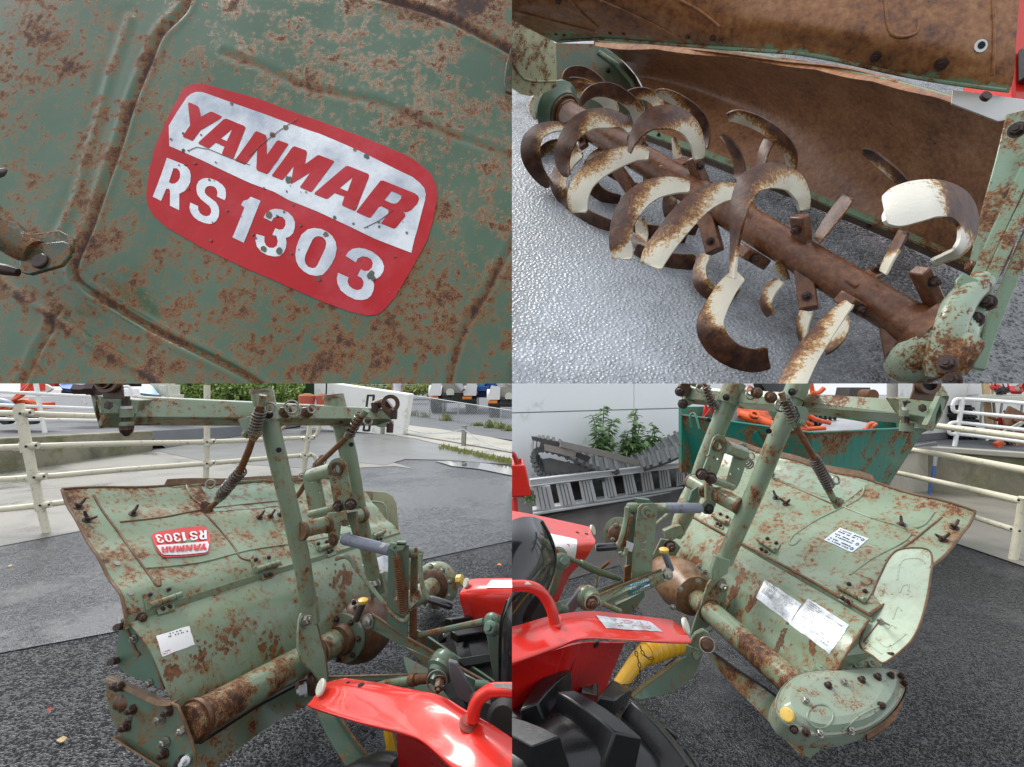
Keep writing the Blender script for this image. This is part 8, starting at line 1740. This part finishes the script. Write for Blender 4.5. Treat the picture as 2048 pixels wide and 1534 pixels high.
o2, hp2 = hpl([(1486, 886), (1494, 892), (1496, 910), (1488, 940), (1476, 972), (1464, 980), (1454, 968), (1462, 935), (1470, 905), (1476, 892)], (1485, 908), 2.10, (.25, -1, 0), [(1478, 938), (1462, 948)], 'hanger_plate')
a = MB(); a.tube([P(1450, 893, 1.99), P(1486, 906, 2.09)], .026, 20); T.part('spacer_tube', a, M['green'], o1)
a = MB(); a.tube([P(1420, 958, 1.99), P(1464, 974, 2.09)], .016, 18); T.part('spacer_tube', a, M['green'], o1)
for (x, y) in [(1400, 947), (1418, 955)]:
    a = MB(); a.bolt(hp.p(x, y, .01), (hp.n+Vector((-.5, 0, 0))).normalized(), .017, .028); T.part('bolt', a, M['bolt'], o1)
for pts in ([(1382, 962, 2.10, 15), (1412, 980, 2.03, 16)], [(1436, 990, 1.98, 16), (1478, 1012, 1.90, 17)]):
    a = MB(); a.ptube(pts, 1, 22); ct = T.part('cross_tube', a, M['tube'], smooth=60)
    for (x, y, d, r) in (pts[0], pts[1]):
        a = MB(); a.lathe(P(x, y, d), (P(*pts[1][:3])-P(*pts[0][:3])).normalized(), [(-.008, r*d/F*.97), (0, r*d/F*1.05), (.008, r*d/F*.97)], 24); T.part('weld_collar', a, M['edge'], ct)
pk = Pl(P(1410, 1000, 1.96), None, None, n=Vector((.3, -1, .1)).normalized())
a = MB(); a.plate([pk.p(x, y) for x, y in [(1412, 970), (1436, 975), (1432, 1010), (1425, 1024), (1412, 1029), (1404, 1020), (1404, 1008), (1412, 1000)]], .012); cv = T.part('clevis_plate', a, M['green'], bevel=.002)
a = MB(); a.plate([pk.p(x, y, -.05) for x, y in [(1400, 985), (1414, 975), (1412, 1000), (1402, 1012), (1394, 1005)]], .012); T.part('clevis_plate', a, M['shade'], bevel=.002)
a = MB(); a.bolt(pk.p(1417, 1018, .002), pk.n, .015, .01); T.part('bolt', a, M['dark'], cv)
# screw jack, column, crank
a = MB(); a.ptube([(1334, 1016, 1.93, 10.5), (1399, 1016, 1.93, 10.5), (1404, 1015, 1.93, 7)], 1, 22); cyl = T.part('screw_jack', a, M['greyblue'], smooth=50)
a = MB(); a.ptube([(1285, 1016, 1.93, 9), (1334, 1016, 1.93, 10.3)], 1, 20); T.part('jack_sleeve', a, M['green'], cyl)
a = MB(); a.plate([P(x, y, 1.905) for x, y in [(1322, 1006), (1331, 1007), (1331, 1014), (1325, 1013)]], .002); T.part('small_label', a, M['labelw'], cyl)
a = MB(); a.ptube([(1254, 1014, 1.93, 8), (1262, 1015, 1.93, 10), (1284, 1016, 1.93, 10)], 1, 18); gh_ = T.part('gear_head', a, M['green'], cyl)
a = MB(); a.plate([P(x, y, 1.90) for x, y in [(1268, 996), (1300, 1000), (1304, 1005), (1275, 1007)]], .02); T.part('column_cap', a, M['shade'], cyl)
a = MB(); a.plate([P(x, y, 1.86) for x, y in [(1276, 1016), (1284, 1008), (1306, 1006), (1315, 1009), (1312, 1050), (1302, 1156), (1262, 1168), (1268, 1080)]], .006, [[P(x, y, 1.86) for x, y in circle2(1289, 1080, 5, 12)], [P(x, y, 1.86) for x, y in [(1285, 1088), (1291, 1088), (1290, 1100), (1284, 1100)]]]); col_ = T.part('adjuster_column', a, M['green'], bevel=.002)
a = MB(); a.ring(P(1294, 1024, 1.855), Vector((0, -1, 0)), .012, .021, .006, 20); a.lathe(P(1294, 1024, 1.86), Vector((0, -1, 0)), [(0, .010), (.014, .009)], 12); T.part('pivot_bolt', a, M['tube'], col_)
a = MB(); a.lathe(P(1280, 1111, 1.858), Vector((0, -1, 0)), [(0, .011), (.003, .010)], 14); T.part('rivet', a, M['green'], col_)
a = MB(); a.plate([P(x, y, 1.91) for x, y in [(1262, 1028), (1272, 1028), (1268, 1090), (1262, 1150), (1252, 1155), (1256, 1080)]], .02); T.part('column_side', a, M['shade'], col_)
a = MB(); a.plate([P(x, y, 1.85) for x, y in [(1254, 1082), (1268, 1088), (1264, 1104), (1253, 1100)]], .004); T.part('tag_plate', a, M['alu'], col_)
a = MB(); a.plate([P(x, y, 1.90) for x, y in [(1250, 1135), (1262, 1128), (1262, 1170), (1248, 1178)]], .02); T.part('rust_bracket', a, M['rust'], col_)
a = MB(); a.spring(P(1259, 1030, 1.88), P(1245, 1096, 1.88), .0115, .0022, 22, 5); T.part('coil_spring', a, M['rust'], col_)
a = MB(); a.ptube([(1254, 1014, 1.84, 4.5), (1251, 1040, 1.84, 4.5), (1244, 1070, 1.83, 4.8), (1238, 1086, 1.83, 4.8), (1230, 1092, 1.82, 4.5)], 3, 14); cr = T.part('crank_arm', a, M['green'], smooth=60)
a = MB(); a.ptube([(1233, 1092, 1.82, 6), (1229, 1093, 1.82, 7.8), (1196, 1095, 1.80, 8), (1191, 1095, 1.80, 6)], 1, 18); T.part('crank_grip', a, M['seat'], cr, smooth=50)
a = MB(); a.ptube([(1253, 1095, 1.85, 4), (1251, 1106, 1.85, 4), (1243, 1110, 1.85, 4), (1240, 1104, 1.85, 4)], 3, 10); T.part('hook', a, M['green'], cr)
a = MB(); a.ptube([(1345, 1020, 2.0, 4), (1330, 1034, 2.0, 4), (1308, 1052, 2.0, 4)], 2, 10); T.part('bent_lever', a, M['tube'])
# drawbar plates and the small number plate
mb = MB(); mb.plate([P(x, y, d) for x, y, d in [(1183, 1198, 1.55), (1254, 1167, 1.74), (1322, 1140, 1.90), (1338, 1141, 1.92), (1342, 1150, 1.92), (1336, 1160, 1.92), (1300, 1178, 1.86), (1222, 1208, 1.66), (1190, 1212, 1.56)]], .01); dsf = Surf(mb); db = T.part('drawbar_plate', mb, M['green'], bevel=.002)
a = MB(); a.tube([P(1183, 1197, 1.548), P(1254, 1166, 1.738), P(1322, 1139, 1.898)], .004, 8); T.part('plate_edge', a, M['edge'], db)
a = MB(); a.bolt(P(1333, 1149, 1.90), Vector((.2, -1, .2)), .018, .014); T.part('bolt', a, M['steel'], db)
c4 = [(1254, 1170), (1299, 1156), (1302, 1175), (1258, 1191)]
a = MB(); quadgrid(a, dsf, c4, .001, 4, 4); npz = T.part('type_plate', a, M['teal'], db)
f = homog([(0, 0), (1, 0), (1, 1), (0, 1)], c4); M['inkw'] = plain('white_ink', (.75, .78, .78), .5)
a = MB(); text(a, dsf, 'ヤンマートラクタ', [f(.12, .06), f(.92, .06), f(.92, .28), f(.12, .28)], .0018, .0)
text(a, dsf, 'RS1303', [f(.06, .38), f(.34, .38), f(.34, .54), f(.06, .54)], .0018); text(a, dsf, 'ロータリ', [f(.56, .32), f(.90, .32), f(.90, .48), f(.56, .48)], .0018)
text(a, dsf, 'ヤンマー農機株式会社', [f(.14, .82), f(.94, .82), f(.94, .96), f(.14, .96)], .0018)
q = [f(.48, .58), f(.94, .58), f(.94, .74), f(.48, .74)]; a.add([dsf.p(x, y, .0018) for x, y in q], [(0, 1, 2, 3)]); T.part('plate_printing', a, M['inkw'], npz, smooth=0)
mb = MB(); mb.plate([P(x, y, d) for x, y, d in [(1108, 1206, 1.55), (1180, 1184, 1.74), (1246, 1160, 1.90), (1248, 1172, 1.90), (1190, 1194, 1.74), (1115, 1216, 1.55)]], .01); T.part('drawbar_plate', mb, M['shade'], bevel=.002)
# stays
a = MB(); a.loft([[(1402, 1290, 1.86), (1385, 1308, 1.80), (1358, 1322, 1.72), (1320, 1350, 1.62), (1262, 1395, 1.50)], [(1404, 1310, 1.86), (1392, 1345, 1.80), (1368, 1370, 1.72), (1330, 1388, 1.64), (1285, 1398, 1.52)]], .008, 4); T.part('stay_arm', a, paint('stay_green', (.13, .20, .15), .12, 50))
a = MB(); a.ptube([(1360, 1318, 1.71, 3), (1320, 1347, 1.61, 4), (1285, 1372, 1.54, 4), (1262, 1394, 1.49, 4)], 3, 8); T.part('stay_edge', a, rustm('stay_edge_rust', (.12, .08, .03), (.24, .18, .07), (.3, .25, .12), 60))
a = MB(); a.plate([P(x, y, 1.74) for x, y in [(1345, 1291), (1362, 1287), (1396, 1298), (1403, 1312), (1394, 1321), (1368, 1312), (1350, 1300)]], .008); sb = T.part('stay_bracket', a, M['green'], bevel=.002)
a = MB(); a.lathe(P(1391, 1310, 1.735), Vector((0, -1, .2)), [(0, .011), (.005, .010)], 16); T.part('rivet', a, M['green'], sb)
a = MB(); a.plate([P(x, y, 1.78) for x, y in [(1374, 1295), (1392, 1268), (1408, 1260), (1420, 1268), (1422, 1284), (1400, 1306)]], .02); T.part('lug_plate', a, M['tube'], bevel=.003)
a = MB(); a.lathe(P(1412, 1286, 1.72), Vector((-.35, -1, .3)), [(0, .026), (.01, .026), (.012, .014), (.03, .013)], 20); hpn = T.part('hitch_pin', a, M['rustb']); a = MB(); a.torus(P(1414, 1290, 1.68), Vector((-.2, -1, .4)), .024, .0025, 24); T.part('lynch_pin', a, M['steel'], hpn)
a = MB(); a.plate([P(x, y, 1.9) for x, y in [(1232, 1210), (1262, 1196), (1288, 1182), (1290, 1192), (1262, 1228), (1232, 1240)]], .02); T.part('stay_arm', a, M['shade'])

# ---------------------------------------------------------------- tractor at the lower right view's corner
T = Thing('tractor', 'red tractor with a large black lugged tyre below its labelled fender', 'tractor', Vector((.2, 1.0, 0)), 'red tractors')
ra = [(985, 1262, 1.02), (1040, 1250, 1.08), (1100, 1232, 1.18), (1172, 1222, 1.28), (1240, 1227, 1.36), (1300, 1234, 1.43), (1344, 1240, 1.48)]
rb = [(985, 1275, 1.01), (1040, 1266, 1.07), (1100, 1250, 1.16), (1172, 1238, 1.26), (1240, 1242, 1.34), (1310, 1248, 1.42), (1362, 1254, 1.49)]
rc = [(985, 1310, .98), (1040, 1296, 1.03), (1105, 1276, 1.11), (1170, 1262, 1.20), (1240, 1264, 1.29), (1315, 1270, 1.38), (1376, 1270, 1.47)]
rd = [(985, 1336, .96), (1040, 1320, 1.00), (1112, 1294, 1.08), (1165, 1276, 1.15), (1240, 1278, 1.25), (1315, 1283, 1.35), (1383, 1286, 1.45)]
re_ = [(985, 1340, .965), (1040, 1325, 1.01), (1112, 1299, 1.09), (1165, 1280, 1.16), (1240, 1281, 1.26), (1315, 1286, 1.36), (1380, 1288, 1.46)]
mb = MB(); mb.loft([ra, rb, rc, rd, re_], .004, 6, 4); fs_ = Surf(mb); fen = T.part('fender', mb, M['red'], smooth=60)
a = MB(); c4 = [(1191, 1231), (1298, 1243), (1325, 1264), (1212, 1257)]; quadgrid(a, fs_, c4, .0012, 8, 5, .8); fl = T.part('fender_label', a, M['label'], fen); dashes(T, fs_, [(1218, 1236), (1296, 1246), (1314, 1260), (1232, 1253)], fl, 5, 31, .002, .6, 'redsoft', .2)
a = MB(); a.lathe(P(1371, 1252, 1.49), Vector((.85, -.4, .35)), [(-.004, .022), (.003, .024), (.006, .020)], 24); T.part('reflector', a, M['plast'], fen)
mb = MB(); mb.loft([[(985, 1345, 1.06), (1040, 1325, 1.10), (1110, 1300, 1.18), (1165, 1286, 1.25), (1215, 1286, 1.32), (1250, 1286, 1.38)], [(985, 1375, 1.10), (1040, 1360, 1.14), (1110, 1345, 1.20), (1165, 1335, 1.27), (1205, 1330, 1.34), (1235, 1320, 1.40)], [(985, 1410, 1.12), (1040, 1400, 1.16), (1110, 1390, 1.22), (1150, 1385, 1.28), (1185, 1382, 1.34), (1212, 1378, 1.38)], [(985, 1450, 1.14), (1040, 1450, 1.18), (1110, 1440, 1.24), (1150, 1430, 1.30), (1180, 1420, 1.35), (1205, 1410, 1.38)]], .005, 4, 3)
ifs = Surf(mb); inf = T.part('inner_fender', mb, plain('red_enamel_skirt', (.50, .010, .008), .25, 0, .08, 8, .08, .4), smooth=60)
for pts in ([(1128, 1300), (1112, 1345), (1095, 1385)], [(1160, 1290), (1140, 1345), (1125, 1385)], [(1050, 1392), (1090, 1382), (1105, 1380)]):
    a = MB(); a.tube([ifs.p(x, y, -.0005) for x, y, _ in spline([(x, y, 0) for x, y in pts], 4)], .0028, 8); T.part('pressed_rib', a, M['redd'], inf, smooth=60)
p, n_ = ifs.hit(1192, 1283+6); a = MB(); a.lathe(p, n_, [(0, .009), (.002, .009)], 16); T.part('drain_hole', a, M['pit'], inf)
a = MB(); a.ptube([(985, 1172, 1.06, 11.5), (1024, 1172, 1.08, 11.5), (1052, 1172, 1.10, 11.5), (1076, 1180, 1.11, 11.5), (1094, 1200, 1.12, 11.5), (1104, 1222, 1.12, 11.5), (1110, 1245, 1.12, 11.5)], 4, 22); gr = T.part('grab_handle', a, M['red'], smooth=60)
a = MB(); a.lathe(fs_.p(1110, 1244, 0), Vector((0, -.25, .9)), [(-.004, .018), (.003, .020), (.006, .017), (.012, .014)], 26); T.part('handle_collar', a, M['red'], gr)
a = MB(); a.grid([[P(1000, 1162, 1.065), P(1056, 1163, 1.095)], [P(1000, 1168, 1.06), P(1064, 1169, 1.093)]]); T.part('worn_strip', a, M['plast'], gr)
mb = MB(); mb.loft([[(985, 1016, 2.3), (1040, 1024, 2.35), (1100, 1036, 2.4), (1178, 1053, 2.45)], [(985, 1040, 2.1), (1050, 1050, 2.15), (1110, 1062, 2.2), (1186, 1072, 2.3)], [(985, 1075, 1.95), (1050, 1080, 1.98), (1120, 1088, 2.04), (1190, 1086, 2.2)], [(985, 1110, 1.9), (1050, 1112, 1.93), (1110, 1118, 2.0), (1168, 1122, 2.15)], [(985, 1165, 1.9), (1050, 1165, 1.93), (1100, 1162, 2.0), (1138, 1154, 2.12)], [(985, 1230, 1.95), (1040, 1230, 1.98), (1080, 1225, 2.02), (1115, 1208, 2.1)]], .005, 4, 4); ff_ = Surf(mb); ffe = T.part('fender', mb, M['red'], smooth=70)
a = MB(); quadgrid(a, ff_, [(1092, 1066), (1154, 1080), (1149, 1119), (1104, 1112)], .003, 5, 5, .5); T.part('fender_label', a, M['labelw'], ffe)
a = MB(); a.lathe(P(1184, 1060, 2.42), Vector((.8, -.4, .3)), [(0, .024), (.008, .024)], 18); T.part('reflector', a, M['plast'], ffe)
for (x, y) in [(1155, 1065), (1173, 1068)]:
    a = MB(); p, n_ = ff_.hit(x, y); a.lathe(p, n_, [(0, .008), (.002, .008)], 12); T.part('drain_hole', a, M['pit'], ffe)
mb = MB(); mb.loft([[(985, 1062, 1.50), (1030, 1038, 1.52), (1062, 1033, 1.56), (1085, 1040, 1.62)], [(985, 1090, 1.42), (1030, 1075, 1.43), (1075, 1072, 1.48), (1104, 1075, 1.58)], [(985, 1130, 1.36), (1030, 1125, 1.38), (1080, 1120, 1.44), (1114, 1112, 1.55)], [(985, 1180, 1.32), (1030, 1175, 1.34), (1076, 1165, 1.42), (1108, 1150, 1.54)], [(985, 1230, 1.30), (1020, 1225, 1.32), (1056, 1210, 1.40), (1090, 1190, 1.52)], [(985, 1275, 1.32), (1010, 1268, 1.34), (1040, 1250, 1.40), (1070, 1225, 1.50)]], .02, 5, 5); ss = Surf(mb); st = T.part('seat', mb, M['seat'], smooth=80)
a = MB(); a.ptube([(1085, 1042, 1.60, 2), (1103, 1076, 1.56, 2), (1112, 1112, 1.54, 2), (1106, 1150, 1.53, 2), (1088, 1190, 1.51, 2), (1066, 1226, 1.49, 2)], 4, 8); T.part('seat_piping', a, M['black'], st, smooth=60)
# links
a = MB(); a.lathe(P(1118, 1112, 1.70), Vector((.3, -1, .4)), [(-.04, .030), (0, .030), (.006, .022)], 22); lj = T.part('link_joint', a, M['shade'])
a = MB(); a.lathe(P(1125, 1122, 1.66), Vector((.2, -1, .3)), [(-.02, .026), (0, .026), (.006, .020), (.008, .012), (.022, .011)], 22); T.part('link_joint', a, M['shade'], lj)
a = MB(); a.ptube([(1136, 1116, 1.72, 5), (1160, 1126, 1.75, 5), (1161, 1126, 1.75, 7), (1185, 1138, 1.78, 7.5), (1228, 1154, 1.85, 6), (1240, 1158, 1.86, 4)], 1, 16); tl = T.part('top_link', a, plain('link_olive', (.10, .13, .07), .4, 0, .2, 30, dirt_or_sheen=(.16, .14, .06), dsc=25, damt=.6))
a = MB(); a.ptube([(1204, 1136, 1.75, 3), (1219, 1123, 1.72, 3.4)], 1, 10); T.part('tommy_bar', a, M['rust'], tl)
a = MB(); a.ptube([(1196, 1150, 1.8, 3), (1192, 1172, 1.8, 2.5)], 1, 8); T.part('link_stud', a, M['tube'], tl)
a = MB(); a.plate([P(x, y, 1.66) for x, y in [(1112, 1128), (1130, 1128), (1120, 1165), (1100, 1210), (1088, 1212), (1104, 1165)]], .02); T.part('lift_arm', a, M['shade'], bevel=.004)
a = MB(); a.plate([P(x, y, 1.50) for x, y in [(1160, 1178), (1172, 1192), (1150, 1222), (1128, 1240), (1118, 1232), (1140, 1205)]], .02); T.part('lift_arm', a, plain('grey_arm2', (.15, .16, .17), .4), bevel=.004)
a = MB(); a.lathe(P(1178, 1196, 1.50), Vector((.2, -1, .35)), [(-.04, .034), (-.01, .036), (0, .034), (.004, .030), (.012, .030), (.014, .020), (.03, .018), (.05, .016)], 26); bj = T.part('ball_joint', a, M['tube'], smooth=40)
a = MB(); a.torus(P(1186, 1208, 1.42), Vector((.1, -1, .3)), .022, .0022, 26); T.part('lynch_pin', a, M['steel'], bj)
a = MB(); a.bolt(P(1182, 1204, 1.43), Vector((.1, -1, .1)), .014, .02); T.part('bolt', a, M['rustb'], bj)
a = MB(); a.ptube([(1196, 1204, 1.5, 5.5), (1240, 1222, 1.58, 5)], 1, 12); T.part('check_link', a, M['tube'])
a = MB(); a.ptube([(1115, 1215, 1.4, 10), (1130, 1220, 1.42, 10)], 1, 16); T.part('check_knob', a, M['shade'])
for (x, y, d, r) in [(1080, 1225, 1.5, .05)]:
    a = MB(); a.lathe(P(x, y, d), Vector((.3, -.8, .3)), [(-.06, r), (0, r), (.012, r*.7)], 18); T.part('linkage_block', a, M['dark'])
# drive shaft guard, chains
a = MB(); pts = []
q = [(1352, 1284, 1.70), (1330, 1292, 1.66), (1308, 1300, 1.62), (1290, 1308, 1.59)]
for i in range(25): t = i/24*3; k = min(2, int(t)); u_ = t-k; A_, B_ = q[k], q[k+1]; pts.append((A_[0]+(B_[0]-A_[0])*u_, A_[1]+(B_[1]-A_[1])*u_, A_[2]+(B_[2]-A_[2])*u_, 23-2*i/24+2.2*math.sin(i*1.57)))
a.ptube(pts, 1, 22); sg = T.part('shaft_guard', a, M['yellow'], smooth=60)
a = MB(); a.ptube([(1296, 1304, 1.60, 20), (1278, 1318, 1.57, 17), (1255, 1348, 1.52, 15), (1238, 1372, 1.48, 14), (1222, 1392, 1.44, 14)], 3, 20); T.part('guard_tube', a, M['yellow'], sg, smooth=60)
def chain(pts, d, nm='safety_chain', s=.0065):
    q = spline([(x, y, 0) for x, y in pts], 8); a = MB(); acc = 0; last = None; k = 0
    for (x, y, _) in q:
        p = P(x, y, d)
        if last is None or (p-last).length > s*2.2:
            if last is not None:
                t = (p-last).normalized(); u, v, _ = basis(t); n_ = u if k % 2 else v; w = t.cross(n_); c = (p+last)/2
                a.tube([c+t*s*1.25*math.cos(j*.785)+w*s*.62*math.sin(j*.785) for j in range(9)], .0014, 5, caps=False); k += 1
            last = p
    T.part(nm, a, M['bolt'])
chain([(1264, 1210), (1270, 1228), (1274, 1245)], 1.62); chain([(1266, 1288), (1276, 1318), (1280, 1345), (1268, 1368), (1246, 1370)], 1.46); chain([(1280, 1290), (1286, 1308), (1300, 1318), (1314, 1314)], 1.52)
# big tyre
wc = P(1135, 1702, 1.10); wn = Vector((.16, -1, .02)).normalized(); RT = .335
a = MB(); a.lathe(wc, wn, [(.10, RT*.45), (.115, RT*.62), (.105, RT*.80), (.085, RT*.86), (.03, RT*.885), (-.03, RT*.885), (-.085, RT*.86), (-.11, RT*.75), (-.11, RT*.5)], 72, False); tw = T.part('rear_wheel', a, M['black'], smooth=60)
u, v, _ = basis(wn)
for i in range(12):
    for sd_ in (1, -1):
        a0_ = i*2*math.pi/12+(0 if sd_ > 0 else math.pi/12); pts_ = []
        vs = []; K = 5
        for k in range(K):      # lug sweeps back from the centre line to the shoulder
            t = k/(K-1); an = a0_+sd_*0-.30*t; z_ = sd_*(-.012+.125*t); wdt = (.040+.022*t)/RT
            base_r = RT*(.88-.05*t*t-.06*t**3); top_r = RT*(1.0-.03*t*t)
            for (da, rr) in ((-wdt*.75, base_r*.98), (-wdt*.5, top_r), (wdt*.5, top_r), (wdt*.75, base_r*.98)):
                aa = an+da; vs.append(wc+(u*math.cos(aa)+v*math.sin(aa))*rr+wn*z_)
        fs = [(k*4+j, k*4+j+1, (k+1)*4+j+1, (k+1)*4+j) for k in range(K-1) for j in range(3)]+[(0, 3, 2, 1), tuple((K-1)*4+j for j in range(4))]
        zmax = max(p.z for p in vs)
        if zmax < .25: continue
        a = MB(); a.add(vs, fs); T.part('tread_lug', a, M['black'], tw, bevel=.004)
a = MB(); a.lathe(wc, wn, [(.06, RT*.1), (.06, RT*.4), (.10, RT*.47), (.112, RT*.47)], 40); T.part('rim', a, plain('rim_dark', (.06, .06, .06), .4), tw)
a = MB(); a.ptube([(1150, 1385, 1.30, 20), (1175, 1395, 1.32, 22), (1182, 1340, 1.4, 12)], 3, 14); T.part('axle_shield', a, M['black'])
